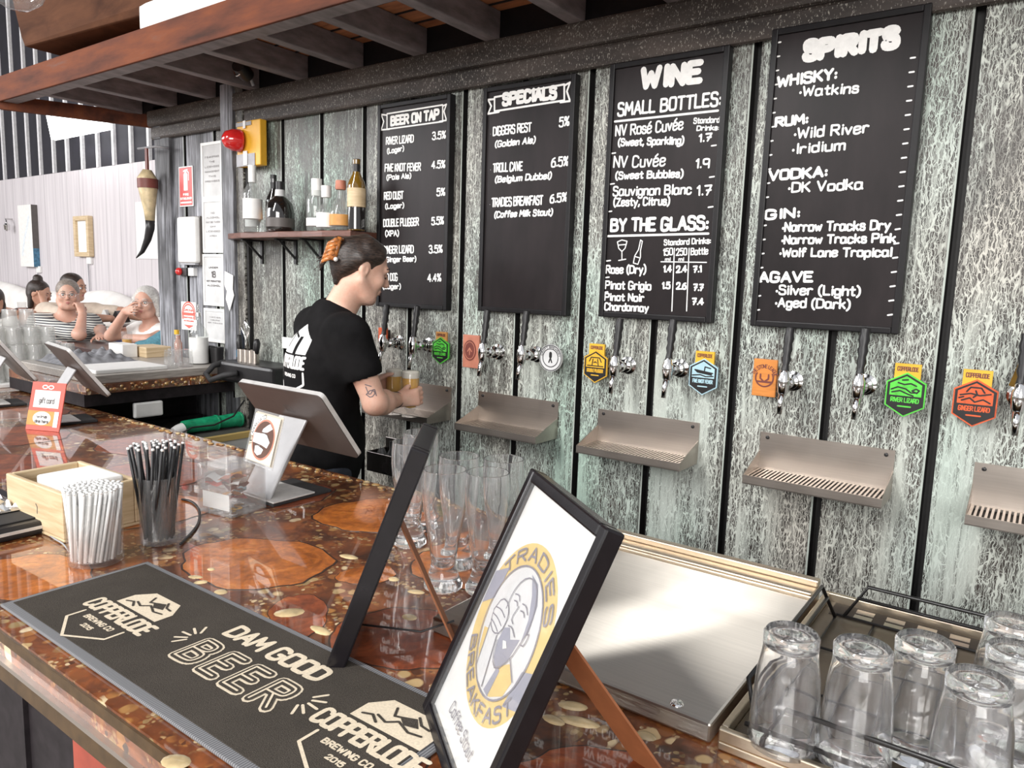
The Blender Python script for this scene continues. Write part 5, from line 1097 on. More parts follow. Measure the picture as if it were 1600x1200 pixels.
# ---- tall beer glasses
def make_weizen():
    t = thing('beer_glass', None, 'glass', (0, 0, 0), 0, 'tall wheat beer glasses behind the frames')
    out = [(0, 0), (.034, 0), (.038, .004), (.038, .014), (.031, .026), (.026, .040), (.0245, .052), (.027, .075), (.033, .115), (.040, .155), (.0435, .190), (.0435, .215), (.0415, .240)]
    inn = [(.0395, .240), (.0412, .213), (.0412, .190), (.0375, .155), (.0305, .115), (.0242, .078), (.020, .056), (.012, .046), (0, .043)]
    mb = MB(); mb.lathe(out+inn, 30); mb.obj('glass_body', M['glass'], t)
    return t
wz = make_weizen()
WZ = [((655, 826), 'tall empty beer glass farthest back, beside the top of the edge-on frame'), ((640, 850), 'tall empty beer glass seen through behind the edge-on black frame'), ((714, 884), 'tall empty beer glass in the middle row, farther of the pair'), ((692, 918), 'tall empty beer glass in the middle row, nearer of the pair, by the easel leg'), ((782, 890), 'tall empty beer glass in the right row, farther of the pair'), ((757, 924), 'tall empty beer glass in the right row, right beside the poster frame')]
for i, ((u, v), lb) in enumerate(WZ):
    p = onz(u, v, CZ+.001)
    if i == 0: wz.location = p; wz['label'] = lb
    else: dup(wz, p, None, lb)
# ---- steel cover plate with rolled back ledge
t = thing('steel_cover', 'flat brushed steel cover panel on the counter right of the poster frame', 'steel panel', (-.55, 1.18, CZ+.001))
mb = MB(); mb.bb((-.25, -.282, 0), (.246, .222, .029)); mb.obj('panel', M['steel'], t, bev=.004)
mb = MB(); mb.bb((-.25, .2225, 0), (.246, .292, .036)); mb.bb((-.25, .272, .036), (.246, .292, .050)); mb.bb((-.25, .2225, .036), (.246, .236, .042)); mb.obj('back_ledge', brushed('ledge_steel', (.70, .60, .48), .4), t, bev=.003)
mb = MB(); mb.lathe([(0, .0291), (.008, .0291), (.007, .032), (0, .0325)], 12, Matrix.Translation((-.19, .19, 0))); mb.lathe([(0, .0291), (.010, .0291), (.008, .032), (0, .0325)], 12, Matrix.Translation((.19, -.265, 0))); mb.obj('stud', M['chrome'], t)
# ---- drainer tray with wire basket
t = thing('drainer_tray', 'pale steel drainer tray under the wire glass basket at the right', 'tray', (.10, 1.18, CZ+.001))
mb = MB(); mb.bb((-.393, -.285, 0), (.45, .29, .012)); 
for a in (((-.393, -.285, .012), (.45, -.275, .030)), ((-.393, .28, .012), (.45, .29, .030)), ((-.393, -.275, .012), (-.383, .28, .030)), ((.44, -.275, .012), (.45, .28, .030))): mb.bb(*a)
mb.obj('tray_body', brushed('pale_tray_steel', (.72, .62, .48), .35), t, bev=.002)
mb = MB(); mb.bb((-.382, -.274, .0125), (.439, .279, .0150))
mb.obj('rubber_liner', pm('brown_rubber_liner', (.10, .075, .05), .4), t)
mb = MB()
mb.bb((-.37, .215, .0155), (.42, .275, .0162)); dp = mb.obj('drain_plate', M['gratehole'], t)
for k in range(15):
    for a_, c_ in ((.222, .240), (.248, .266)):
        mb = MB(); mb.bb((-.33+.05*k, a_, .0163), (-.30+.05*k, c_, .0172)); mb.obj('drain_bar', M['tray_steel'], dp)
bk = thing('wire_basket', 'black wire glass basket standing in the drainer tray at the right', 'basket', (.10, 1.18, CZ+.018))
x0, x1, y0, y1 = -.355, .40, -.255, .205
def wire(nm, segs, r=.0028):
    mb = MB()
    for s_ in segs: mb.tube(s_, r, 8)
    return mb.obj(nm, M['wire'], bk)
g = []
for k in range(13): x = x0+(x1-x0)*k/12; g.append([(x, y0, .003), (x, y1, .003)])
for k in range(4): y = y0+(y1-y0)*k/3; g.append([(x0, y, .006), (x1, y, .006)])
wire('base_grid', g, .0022)
F = .022; H1 = .062; H2 = .040
wire('left_side', [[(x0, y0+.01, .004), (x0-F, y0+.03, H1), (x0-F, y1-.03, H1), (x0, y1-.01, .004)], [(x0-F*.6, y0+.02, H2), (x0-F*.6, y1-.02, H2)]], .0033)
wire('right_side', [[(x1, y0+.01, .004), (x1+F, y0+.03, H1), (x1+F, y1-.03, H1), (x1, y1-.01, .004)], [(x1+F*.6, y0+.02, H2), (x1+F*.6, y1-.02, H2)]], .0033)
wire('back_side', [[(x0+.012, y1, .004), (x0+.045, y1+F, H1), (x1-.045, y1+F, H1), (x1-.012, y1, .004)], [(x0+.03, y1+F*.6, H2), (x1-.03, y1+F*.6, H2)]], .0033)
wire('front_side', [[(x0+.012, y0, .004), (x0+.04, y0-F*.6, H1), (x1-.04, y0-F*.6, H1), (x1-.012, y0, .004)], [(x0-.01, y0-F*.5, .022), (x1, y0-F*.5, .022)]], .0033)
def make_pint():
    t = thing('pint_glass', None, 'glass', (0, 0, 0), 0, 'upturned pint glasses in the wire basket')
    mb = MB(); mb.lathe([(.044, 0), (.0435, .02), (.0385, .095), (.0345, .118), (.0335, .128), (.0340, .146), (.031, .150), (0, .150), (0, .132), (.028, .130), (.0315, .116), (.0358, .095), (.0410, .02), (.0415, 0), (.044, 0)], 36); mb.obj('glass_body', M['glass'], t)
    return t
pg = make_pint()
PG = [((1238, 985), 'upturned pint glass at the left end of the wire basket'), ((1350, 1006), 'upturned pint glass second from the left in the front of the basket'), ((1447, 998), 'upturned pint glass in the second row, behind the two biggest'), ((1532, 1056), 'largest looking upturned pint glass, nearest the camera'), ((1592, 1012), 'upturned pint glass cut by the right edge, middle row'), ((1586, 968), 'upturned pint glass cut by the right edge, farthest back')]
for i, ((u, v), lb) in enumerate(PG):
    p = onz(u, v, CZ+.028+.150)
    loc = (p.x, p.y, CZ+.0265)
    if i == 0: pg.location = loc; pg['label'] = lb
    else: dup(pg, loc, None, lb)
# ---- POS terminals
def make_pos():
    t = thing('sales_terminal', None, 'screen', (0, 0, 0), 0, 'point of sale screens along the bar')
    w, h = .36, .23; tilt = .63
    a = Vector((1, 0, 0)); b = Vector((0, math.sin(tilt), -math.cos(tilt))); up = -b
    BL = Vector((-.18, -.02, .296))+b*h
    T = frameM(BL, a, up)                                # z = out of the back face, towards the customers
    mb = MB()
    rc = []
    for (qx, qy, a0) in ((w-.014, .014, -90), (w-.014, h-.014, 0), (.014, h-.014, 90), (.014, .014, 180)):
        for k in range(5): rc.append((qx+.014*math.cos(R(a0+22.5*k)), qy+.014*math.sin(R(a0+22.5*k))))
    mb.prism(rc, -.003, .0, T); mb.obj('back_cover', M['pos_back'], t)
    mb = MB(); mb.prism(rc, -.016, -.0031, T); mb.obj('edge_band', M['pos_edge'], t)
    mb = MB(); mb.bb((.012, .012, -.0175), (w-.012, h-.012, -.0161), T); mb.obj('screen', M['black'], t)
    mb = MB(); mb.ribbon([(.165, .145), (.192, .145), (.192, .168), (.165, .168), (.165, .145)], .004, T, .0006); mb.ribbon([(.172, .145), (.178, .155)], .003, T, .0006); mb.obj('maker_mark', M['gunmetal'], t)
    s0 = Vector((0, -.085, .012)); s1 = T @ Vector((w/2, h*.55, .004))
    mb = MB(); mb.bar(s0, s1, .118, .008, up=(0, -1, .4)); mb.obj('stand_plate', M['alu_matt'], t, bev=.003)
    mb = MB(); mb.bb((-.085, -.095, 0), (.085, .10, .010)); mb.obj('base_plate', M['soft_black'], t, bev=.003)
    mb = MB(); mb.bb((-.07, -.096, .0101), (.088, .04, .0150)); mb.obj('base_lip', M['pos_edge'], t, bev=.002)
    return t
ps = make_pos(); ps.location = (-1.665, 1.241, CZ+.0008); ps['label'] = 'large grey point of sale screen seen from behind, in front of the bartender'
dup(ps, (-3.105, 1.286, CZ+.0008), -.184, 'dark point of sale screen seen from behind, beside the red gift card')
dup(ps, (-3.675, 1.25, CZ+.0008), -.153, 'point of sale screen cut by the left edge of the picture')
# ---- gift card
a = Vector((math.cos(.415), math.sin(.415), 0)); nrm = Vector((-a.y, a.x, 0)); b = Vector((0, 0, -1))*math.cos(-.258)+nrm*math.sin(-.258); w, h = .146, .18
BL = Vector((-3.06, 1.168, 1.154))+b*h; base = BL+a*(w/2); base.z = CZ+.001
t = thing('gift_card_holder', 'red gift card standing on the bar at the left', 'gift card', base)
T = frameM(BL-base+Vector((0, 0, .002)), a, -b)
mb = MB(); mb.bb((0, 0, -.004), (w, h, 0), T); mb.obj('red_card', M['coral'], t)
mb = MB(); mb.bb((w*.12, h*.47, .0002), (w*.88, h*.83, .001), T); mb.obj('white_panel', M['paper'], t)
mb = MB(); write(mb, T, 'gift card', (w*.28, h*.56), (w*.74, h*.56), h*.12, .003, .0014, jitter=0); mb.obj('lettering', M['ink'], t)
mb = MB(); mb.ribbon(ringpts((w*.40, h*.90), w*.075, 14, ry=h*.035), .004, T, .0012); mb.ribbon(ringpts((w*.58, h*.90), w*.075, 14, ry=h*.035), .004, T, .0012); mb.obj('bow', M['paper'], t)
mb = MB(); mb.bb((w*.0, h*.10, .0003), (w*.86, h*.40, .0012), T); mb.obj('picture_card', M['tan'], t)
mb = MB(); mb.poly(ringpts((w*.44, h*.25), w*.27, 24, ry=h*.14)[:-1], T, .0016); mb.bb((w*.80, h*.08, .0013), (w*.93, h*.40, .0018), T); mb.obj('round_patch', M['paper'], t)
mb = MB(); write(mb, T, 'wine', (w*.28, h*.25), (w*.6, h*.25), h*.07, .003, .0019, jitter=0); write(mb, T, 'dine here', (w*.24, h*.15), (w*.66, h*.15), h*.07, .003, .0019, jitter=0); mb.obj('patch_lettering', M['ink'], t)
mb = MB(); mb.bar(Vector((T @ Vector((w/2, h*.7, -.004)))), Vector((T @ Vector((w/2, 0, -.028)))*1.0), .05, .002, up=nrm); mb.obj('prop', M['coral'], t)
# ---- tip jar with sign
bx0 = Vector((-1.70, 1.008, CZ+.001)); rz = R(8)
t = thing('tip_jar', 'clear acrylic tip box with notes and a handshake sign on top', 'tip box', bx0, rz)
W_, D_, H_ = .122, .112, .122; th = .004
mb = MB()
mb.bb((0, 0, 0), (W_, D_, th)); mb.bb((0, 0, H_-th), (W_, D_, H_)); mb.bb((0, 0, th), (th, D_, H_-th)); mb.bb((W_-th, 0, th), (W_, D_, H_-th)); mb.bb((th, 0, th), (W_-th, th, H_-th)); mb.bb((th, D_-th, th), (W_-th, D_, H_-th))
mb.obj('acrylic_box', M['acrylic'], t)
tips = [('note', 'tan', (.02, .03, .01), .3), ('note', 'coral', (.06, .05, .018), 1.2), ('note', 'sky', (.05, .08, .026), 2.2), ('note', 'tan', (.07, .03, .034), .8), ('note', 'pinkbrown', (.045, .06, .044), 2.8), ('note', 'maroon', (.06, .06, .052), 1.7), ('note', 'coral', (.03, .04, .058), .5), ('note', 'paper', (.08, .05, .062), 2.0), ('note', 'tan', (.05, .07, .068), 2.5), ('note', 'grey_paper', (.04, .03, .072), .1), ('note', 'pinkbrown', (.075, .04, .078), 1.1)]
for nm, mt, (x, y, z), ang in tips:
    mb = MB(); vs = []; 
    for j in range(4):
        for i in range(8): vs.append((-.034+.0097*i, -.017+.0113*j, .006*math.sin(i*1.1+j*.7+ang*3)))
    mb.add(vs, [(j*8+i, j*8+i+1, (j+1)*8+i+1, (j+1)*8+i) for j in range(3) for i in range(7)], True, Matrix.Translation((x, y+.008, z+.012)) @ Matrix.Rotation(ang, 4, 'Z') @ Matrix.Rotation(.4*math.sin(ang*5), 4, 'X')); o = mb.obj('bank_note', M[mt], t)
for k in range(14):
    mb = MB(); x, y = random.uniform(.014, W_-.014), random.uniform(.014, D_-.014); mb.lathe([(0, 0), (.010, 0), (.010, .002), (0, .002)], 14, Matrix.Translation((x, y, th+.0022*(k % 3)))); mb.obj('coin', M['mango'] if k % 2 else M['alu'], t)
mb = MB(); mb.bb((W_*.12, .0045, .014), (W_*.9, .0052, .055)); mb.obj('paper_slip', M['paper'], t)
mb = MB(); mb.bb((.0045, .02, .06), (.0052, D_*.75, .095)); mb.obj('paper_slip', M['grey_paper'], t)
yaw = -.114-rz; tl = -.269
a = Vector((math.cos(yaw), math.sin(yaw), 0)); nrm = Vector((-a.y, a.x, 0)); up = Vector((0, 0, 1))*math.cos(tl)-nrm*math.sin(tl)
inv = Matrix.Rotation(-rz, 4, 'Z')
o0 = inv @ (Vector((-1.645, 1.104, CZ+.001+H_+.001))-bx0)
T = frameM(o0, a, up); w, h = .142, .138
mb = MB(); mb.bb((0, 0, -.004), (w, h, 0), T); sg = mb.obj('sign_panel', M['acrylic'], t)
mb = MB(); mb.bb((.006, .006, -.0045), (w-.006, h-.006, -.0041), T); mb.bb((.010, .008, .0002), (w-.010, h-.010, .0008), T); mb.obj('sign_paper', pm('cream_paper', (.74, .64, .48), .7, var=.05), sg)
mb = MB(); mb.bb((.010, .07, .0009), (w*.45, h-.012, .0012), T); mb.obj('white_corner', M['paper'], sg)
mb = MB(); mb.poly(ringpts((w*.52, h*.48), .052, 36)[:-1], T, .0015); mb.obj('brown_disc', M['pinkbrown'], sg)
mb = MB(); mb.poly(ringpts((w*.52, h*.48), .047, 36)[:-1], T, .0018); mb.obj('dark_disc', pm('cocoa', (.10, .045, .03), .7), sg)
mb = MB(); cx, cy = w*.52, h*.48
mb.poly([(cx-.047, cy+.012), (cx+.010, cy+.016), (cx+.034, cy-.002), (cx+.026, cy-.018), (cx+.0, cy-.014), (cx-.046, cy-.012)], T, .0021)
mb.poly([(cx+.034, cy+.032), (cx+.012, cy+.020), (cx-.012, cy+.018), (cx-.010, cy+.026), (cx+.008, cy+.038), (cx+.018, cy+.043)], T, .0021)
mb.poly([(cx-.030, cy-.020), (cx-.012, cy-.016), (cx+.012, cy-.024), (cx+.006, cy-.036), (cx-.010, cy-.042), (cx-.026, cy-.036)], T, .0021)
mb.obj('clasped_hands', M['white'], sg)
mb = MB(); mb.ribbon([(cx-.010, cy+.018), (cx+.018, cy+.014), (cx+.030, cy+.002)], .0018, T, .0024); mb.ribbon([(cx-.03, cy-.014), (cx-.01, cy-.018), (cx+.012, cy-.022)], .0018, T, .0024); write_arc(mb, T, 'TIPS APPRECIATED', (cx, cy), .054, R(200), R(100), .009, .0016, .0012); mb.obj('drawn_lines', M['black'], sg)
# ---- wooden caddy with napkins
rz = R(2); org = Vector((-1.695, .690, CZ+.001))
t = thing('wooden_box', 'open pale wooden box holding white napkins, beside the straws', 'box', org, rz)
L_, W_, H_, th = .272, .172, .112, .012
mb = MB(); mb.bb((-L_, 0, 0), (0, W_, .008)); mb.bb((-L_, 0, .008), (0, th, H_)); mb.bb((-L_, W_-th, .008), (0, W_, H_)); mb.bb((-th, th, .008), (0, W_-th, H_)); mb.bb((-L_, th, .008), (-L_+th, W_-th, H_)); mb.obj('box_body', M['pale_wood'], t, bev=.003)
mb = MB(); mb.ribbon([(-.12, .045), (-.118, .06), (-.124, .066)], .003, Matrix(((1, 0, 0, 0), (0, 0, -1, -.0003), (0, 1, 0, 0), (0, 0, 0, 1)))); mb.obj('brand_mark', M['gunmetal'], t)
ns = MB(); ns.bb((-.165, .020, 0), (-.020, .148, .115)); 
o = ns.obj('napkin_stack', M['paper'], bev=.006); o.location = org+Vector((0, 0, .0085)); o.rotation_euler = (0, 0, rz); tag(o, 'white stack of napkins inside the pale wooden box', 'napkins')
# ---- straws
def straw_jar(x, y, r, h, nm, label, n, L, mat, tipm, lean, gname, slab):
    t = thing(nm, label, 'jar', (x, y, CZ+.001))
    mb = MB(); mb.lathe([(0, 0), (r*.97, 0), (r, .004), (r*1.0, h), (r-.003, h), (r-.003, .010), (0, .008)], 28); mb.obj('glass_body', M['thin'], t)
    mb = MB(); mb.tube([(0, 0, .0), (0, 0, L)], .0034, 7); me = mb.mesh('straw', [M[mat]])
    tp = MB(); tp.tube([(0, 0, L-.0035), (0, 0, L+.0008)], .00355, 7); mt = tp.mesh('straw_tip', [M[tipm]])
    k = 0; ga = 2.39996
    while k < n:
        rr = (r-.0085)*math.sqrt((k+.5)/n); a = k*ga
        s = bpy.data.objects.new('straw', me); COL.objects.link(s)
        s.location = (x+rr*math.cos(a), y+rr*math.sin(a), CZ+.0105)
        lx = lean*(rr/(r))*1.0
        d = Vector((math.cos(a+1.25)*lx, math.sin(a+1.25)*lx, 1)).normalized(); s.rotation_euler = d.to_track_quat('Z', 'Y').to_euler()
        tag(s, slab, 'straw', gname)
        c = bpy.data.objects.new('straw_tip', mt); COL.objects.link(c); c.parent = s
        k += 1
straw_jar(-1.548, .690, .052, .132, 'straw_jar', 'clear jar packed with white straws', 105, .150, 'white', 'paper', .20, 'white straws in the jar', 'white straw standing in the packed jar nearest the mat')
straw_jar(-1.560, .832, .040, .150, 'straw_jar', 'clear jar of black straws behind the white straws', 34, .215, 'black', 'white', .24, 'black straws in the jar', 'black straw standing in the jar beside the wooden box')
# ---- black tray at the left edge with crumpled foil, cables
t = thing('counter_tray', 'low black tray with a silver edge at the left edge of the picture', 'tray', (-2.0, .62, CZ+.001))
mb = MB(); mb.bb((-.22, -.17, 0), (.205, .115, .030)); mb.obj('tray_body', M['black'], t, bev=.008)
mb = MB(); mb.bb((.2055, -.165, .014), (.2075, .108, .021)); mb.bb((-.2, -.172, .014), (.2, -.1705, .021)); mb.obj('silver_edge', M['pos_edge'], t)
mb = MB(); mb.bb((-.19, -.14, .0301), (.175, .085, .033)); mb.obj('recess', M['soft_black'], t, bev=.004)
mb = MB(); vs = []; nx = 16
for j in range(nx+1):
    for i in range(nx+1): vs.append((-.13+.20*i/nx, -.07+.14*j/nx, .036+.022*abs(math.sin(i*1.3+j*.8)*math.cos(j*1.1-i*.4))*min(1, i/3, (nx-i)/3, j/3, (nx-j)/3)))
mb.add(vs, [(j*(nx+1)+i, j*(nx+1)+i+1, (j+1)*(nx+1)+i+1, (j+1)*(nx+1)+i) for j in range(nx) for i in range(nx)], False, Matrix.Translation((-1.97, .63, CZ+.001))); o = mb.obj('crumpled_foil', M['alu']); tag(o, 'crumpled silver foil lying in the black tray at the left', 'foil')
def cable(label, pts, z=CZ+.004, r=.003, m_='black'):
    q = [tuple(onz(u, v, z)) for u, v in pts]; q2 = chaikin([(p[0], p[1]) for p in q], 2)
    mb = MB(); mb.tube([(a, c, z) for a, c in q2], r, 6); o = mb.obj('cable', M[m_]); tag(o, label, 'cable'); return o
cable('thin black cable looping on the counter beside the black straws', [(282, 850), (300, 832), (312, 815), (312, 795), (300, 783), (284, 780)])
cable('thin grey cable on the counter beside the wooden box', [(72, 832), (85, 842), (100, 850), (108, 862)], m_='grey', r=.002)
# ================================================================== PEOPLE: one continuous surface grown from blended limbs
class Body:
    def __init__(s): s.sh = []
    def cap(s, a, b, ra, rb=None, k=.02, sub=False):
        s.sh.append(('c', np.array(a, float), np.array(b, float), ra, ra if rb is None else rb, k, sub)); return s
    def ell(s, c, r, Rm=None, k=.02, sub=False):
        s.sh.append(('e', np.array(c, float), np.array(r, float), np.eye(3) if Rm is None else np.array(Rm.to_3x3()) if hasattr(Rm, 'to_3x3') else np.array(Rm), 0, k, sub)); return s
    def mesh(s, name, res, mat):
        lo = np.full(3, 1e9); hi = -lo
        for q in s.sh:
            if q[6]: continue
            if q[0] == 'c':
                m = max(q[3], q[4]); lo = np.minimum(lo, np.minimum(q[1], q[2])-m); hi = np.maximum(hi, np.maximum(q[1], q[2])+m)
            else:
                m = q[2].max(); lo = np.minimum(lo, q[1]-m); hi = np.maximum(hi, q[1]+m)
        lo -= .03; hi += .03; n = np.ceil((hi-lo)/res).astype(int)+1
        F = np.full(n, .5, np.float32)
        ax = [lo[i]+res*np.arange(n[i]) for i in range(3)]
        for ty, A, B, ra, rb, k, sub in s.sh:
            if ty == 'c': l = np.minimum(A, B)-max(ra, rb); h = np.maximum(A, B)+max(ra, rb)
            else: l = A-B.max(); h = A+B.max()
            pad = 2.5*res+k*1.5
            i0 = np.maximum(np.floor((l-pad-lo)/res).astype(int), 0); i1 = np.minimum(np.ceil((h+pad-lo)/res).astype(int)+1, n)
            X, Y, Zz = np.meshgrid(*[ax[d][i0[d]:i1[d]] for d in range(3)], indexing='ij')
            P = np.stack([X, Y, Zz], -1)
            if ty == 'c':
                d = B-A; L2 = max(d@d, 1e-9); t = np.clip(((P-A)@d)/L2, 0, 1)
                D = np.linalg.norm(P-A-t[..., None]*d, axis=-1)-(ra+(rb-ra)*t)
            else:
                Q = (P-A)@ra; k0 = np.linalg.norm(Q/B, axis=-1); k1 = np.linalg.norm(Q/(B*B), axis=-1)+1e-9; D = k0*(k0-1)/k1
            sl = tuple(slice(i0[d], i1[d]) for d in range(3)); f = F[sl]
            if sub:
                D = -D
                F[sl] = np.maximum(f, D)
            else:
                hh = np.clip(.5+.5*(f-D)/k, 0, 1); F[sl] = f*(1-hh)+D*hh-k*hh*(1-hh)
        S = F < 0
        idx = np.full(np.array(n)-1, -1, int)
        acc = np.zeros(tuple(np.array(n)-1)+(3,)); cnt = np.zeros(tuple(np.array(n)-1))
        base = np.stack(np.meshgrid(*[np.arange(m-1) for m in n], indexing='ij'), -1).astype(float)
        for d in range(3):
            e1, e2 = [q for q in range(3) if q != d]
            for o1 in (0, 1):
                for o2 in (0, 1):
                    a = [slice(0, m-1) for m in n]; b_ = list(a)
                    a[e1] = slice(o1, n[e1]-1+o1); a[e2] = slice(o2, n[e2]-1+o2); b_[e1] = a[e1]; b_[e2] = a[e2]
                    b_[d] = slice(1, n[d])
                    fa, fb = F[tuple(a)], F[tuple(b_)]; cr = (fa < 0) != (fb < 0)
                    t = np.where(cr, fa/np.where(cr, fa-fb, 1), 0)
                    off = np.zeros(cr.shape+(3,)); off[..., e1] = o1; off[..., e2] = o2; off[..., d] = t
                    acc += np.where(cr[..., None], off, 0); cnt += cr
        act = cnt > 0; idx[act] = np.arange(act.sum())
        V = lo+res*(base[act]+acc[act]/cnt[act][:, None])
        faces = []
        for d in range(3):
            e1, e2 = (d+1) % 3, (d+2) % 3
            a = [slice(0, m) for m in n]; b_ = list(a); a[d] = slice(0, n[d]-1); b_[d] = slice(1, n[d])
            cr = S[tuple(a)] != S[tuple(b_)]; ii = np.argwhere(cr); 
            ok = (ii[:, e1] > 0) & (ii[:, e2] > 0) & (ii[:, e1] < n[e1]-1) & (ii[:, e2] < n[e2]-1); ii = ii[ok]
            flip = S[tuple(ii.T)]
            def at(p1, p2):
                j = ii.copy(); j[:, e1] -= p1; j[:, e2] -= p2; return idx[tuple(j.T)]
            q = np.stack([at(1, 1), at(0, 1), at(0, 0), at(1, 0)], -1)
            q = np.where(flip[:, None], q, q[:, ::-1]); faces.append(q)
        Fc = np.concatenate(faces)
        me = bpy.data.meshes.new(name); me.from_pydata(V.tolist(), [], Fc.tolist()); me.materials.append(mat)
        me.polygons.foreach_set('use_smooth', [True]*len(me.polygons)); me.update(); return me
    def obj(s, name, res, mat, parent, label=None, org=None):
        me = s.mesh(name, res, mat)
        if org is not None: me.transform(Matrix.Translation(-Vector(org)))
        o = bpy.data.objects.new(name, me); COL.objects.link(o); o.parent = parent
        if label: o['label'] = label
        return o
def headframe(center, face, up=(0, 0, 1), roll=0):
    y = Vector(face).normalized(); x = y.cross(Vector(up)).normalized(); z = x.cross(y)
    if roll: Rm = Matrix.Rotation(roll, 3, y); x = Rm @ x; z = Rm @ z
    return Matrix(((x.x, y.x, z.x, center[0]), (x.y, y.y, z.y, center[1]), (x.z, y.z, z.z, center[2]), (0, 0, 0, 1)))
def add_head(B, H, s=1.0, fat=1.0, nose=1.0):
    P = lambda x, y, z: tuple(H @ Vector((x*s, y*s, z*s))); Rm = H.to_3x3()
    B.ell(P(0, -.012, .032), (.074*s, .094*s, .084*s), Rm, .02)
    B.ell(P(0, .022, -.028), (.059*s*fat, .066*s, .084*s), Rm, .02)
    B.cap(P(-.030*fat, .050, -.088), P(.030*fat, .050, -.088), .026*s*fat, None, .02); B.cap(P(0, .062, -.094), P(0, .066, -.094), .020*s, None, .015)
    for e in (-1, 1):
        B.ell(P(e*.036, .060, -.022), (.026*s*fat, .024*s, .028*s), Rm, .015); B.cap(P(e*.060*fat, -.005, -.045), P(e*.044*fat, .030, -.078), .020*s, None, .02)
    B.cap(P(-.032, .077, .026), P(.032, .077, .026), .012*s, None, .012)
    for e in (-1, 1): B.ell(P(e*.030, .092, .006), (.014*s, .012*s, .009*s), Rm, .004, True)
    B.cap(P(0, .086, .014), P(0, .104*nose, -.022), .0085*s, .0125*s, .008); B.ell(P(.009, .094, -.026), (.008*s, .010*s, .007*s), Rm, .006); B.ell(P(-.009, .094, -.026), (.008*s, .010*s, .007*s), Rm, .006)
    B.cap(P(-.016, .083, -.051), P(.016, .083, -.051), .0070*s, None, .006); B.cap(P(-.014, .082, -.061), P(.014, .082, -.061), .0075*s, None, .006)
    for e in (-1, 1):
        B.ell(P(e*.074, -.010, -.004), (.008*s, .019*s, .031*s), Rm, .006); B.ell(P(e*.082, -.004, -.002), (.006*s, .009*s, .018*s), Rm, .003, True)
def face_bits(t, H, s, brow, org, eyes=True, lidded=False, lips=True):
    T = Matrix.Translation(-Vector(org)) @ H
    for e in (-1, 1):
        if not lidded:
            mb = MB(); mb.ball((e*.030*s, .081*s, .006*s), .0115*s, T, 12, 8); ey = mb.obj('eye', M['eyewhite'], t)
            mb = MB(); mb.ball((e*.030*s, .0895*s, .005*s), (.0058*s, .004*s, .0058*s), T, 10, 6); mb.obj('iris', M['hair_dark'], ey)
        mb = MB(); mb.tube([(e*.018*s, .086*s, (.013 if not lidded else -.001)*s), (e*.030*s, (.0915 if not lidded else .0875)*s, (.0165 if not lidded else -.004)*s), (e*.043*s, .083*s, (.012 if not lidded else .000)*s)], .0020*s, 6, T); mb.obj('eyelashes', M['hair_dark'], t)
        mb = MB(); mb.tube([(e*.014*s, .0885*s, .028*s), (e*.030*s, .0875*s, .034*s), (e*.046*s, .076*s, .028*s)], [.0032*s, .0035*s, .002*s], 6, T); mb.obj('eyebrow', brow, t)
    if lips:
        mb = MB(); mb.tube([(-.020*s, .083*s, -.0565*s), (-.006*s, .0905*s, -.053*s), (.006*s, .0905*s, -.053*s), (.020*s, .083*s, -.0565*s)], [.002*s, .0042*s, .0042*s, .002*s], 8, T)
        mb.tube([(-.017*s, .083*s, -.0585*s), (0, .0905*s, -.0635*s), (.017*s, .083*s, -.0585*s)], [.002*s, .0046*s, .002*s], 8, T); mb.obj('lips', M['lips'], t)
def add_hand(B, wrist, fwd, palm, side, curl=(25, 35, 25), spread=.0, s=1.0, thumb=(.6, .5, .3), curls=None):
    """wrist point, fwd to the knuckles, palm = normal the fingers curl to, side = thumb side."""
    w = Vector(wrist); f = Vector(fwd).normalized(); sd = Vector(side); sd = (sd-f*sd.dot(f)).normalized(); pn = Vector(palm); pn = (pn-f*pn.dot(f)-sd*pn.dot(sd)).normalized()
    B.cap(w, w+f*.03*s, .024*s, .025*s, .015)
    for o in (-.026, -.009, .009, .025): B.cap(w+f*.022*s+sd*o*.7*s, w+f*.082*s+sd*o*s, .014*s, .0125*s, .012)
    L = (.060, .072, .078, .070)
    for i, o in enumerate((-.030, -.0105, .0095, .029)):
        p = w+f*.086*s+sd*o*s; d = f.copy(); c = (curls[i] if curls else curl)
        d = (d+sd*o*spread*10).normalized()
        r = (.0078, .0086, .0090, .0086)[i]*s
        for j, fr in enumerate((.46, .30, .24)):
            # rotate d towards the palm normal about the thumb-side axis
            d = Matrix.Rotation(R(c[j]), 3, f.cross(pn)) @ d
            q = p+d*L[i]*fr*s; B.cap(p, q, r, r*.92, .004); p = q; r *= .92
    p = w+f*.024*s+sd*.022*s+pn*.006*s; d = (sd*thumb[0]+f*thumb[1]+pn*thumb[2]).normalized()
    q = p+d*.040*s; B.cap(p, q, .0135*s, .0110*s, .010)
    d2 = (d*.6+f*.5+pn*thumb[2]).normalized(); q2 = q+d2*.030*s; B.cap(q, q2, .0105*s, .0095*s, .004)
    d3 = (d2+pn*.5-sd*.2).normalized(); B.cap(q2, q2+d3*.024*s, .0095*s, .0080*s, .004)
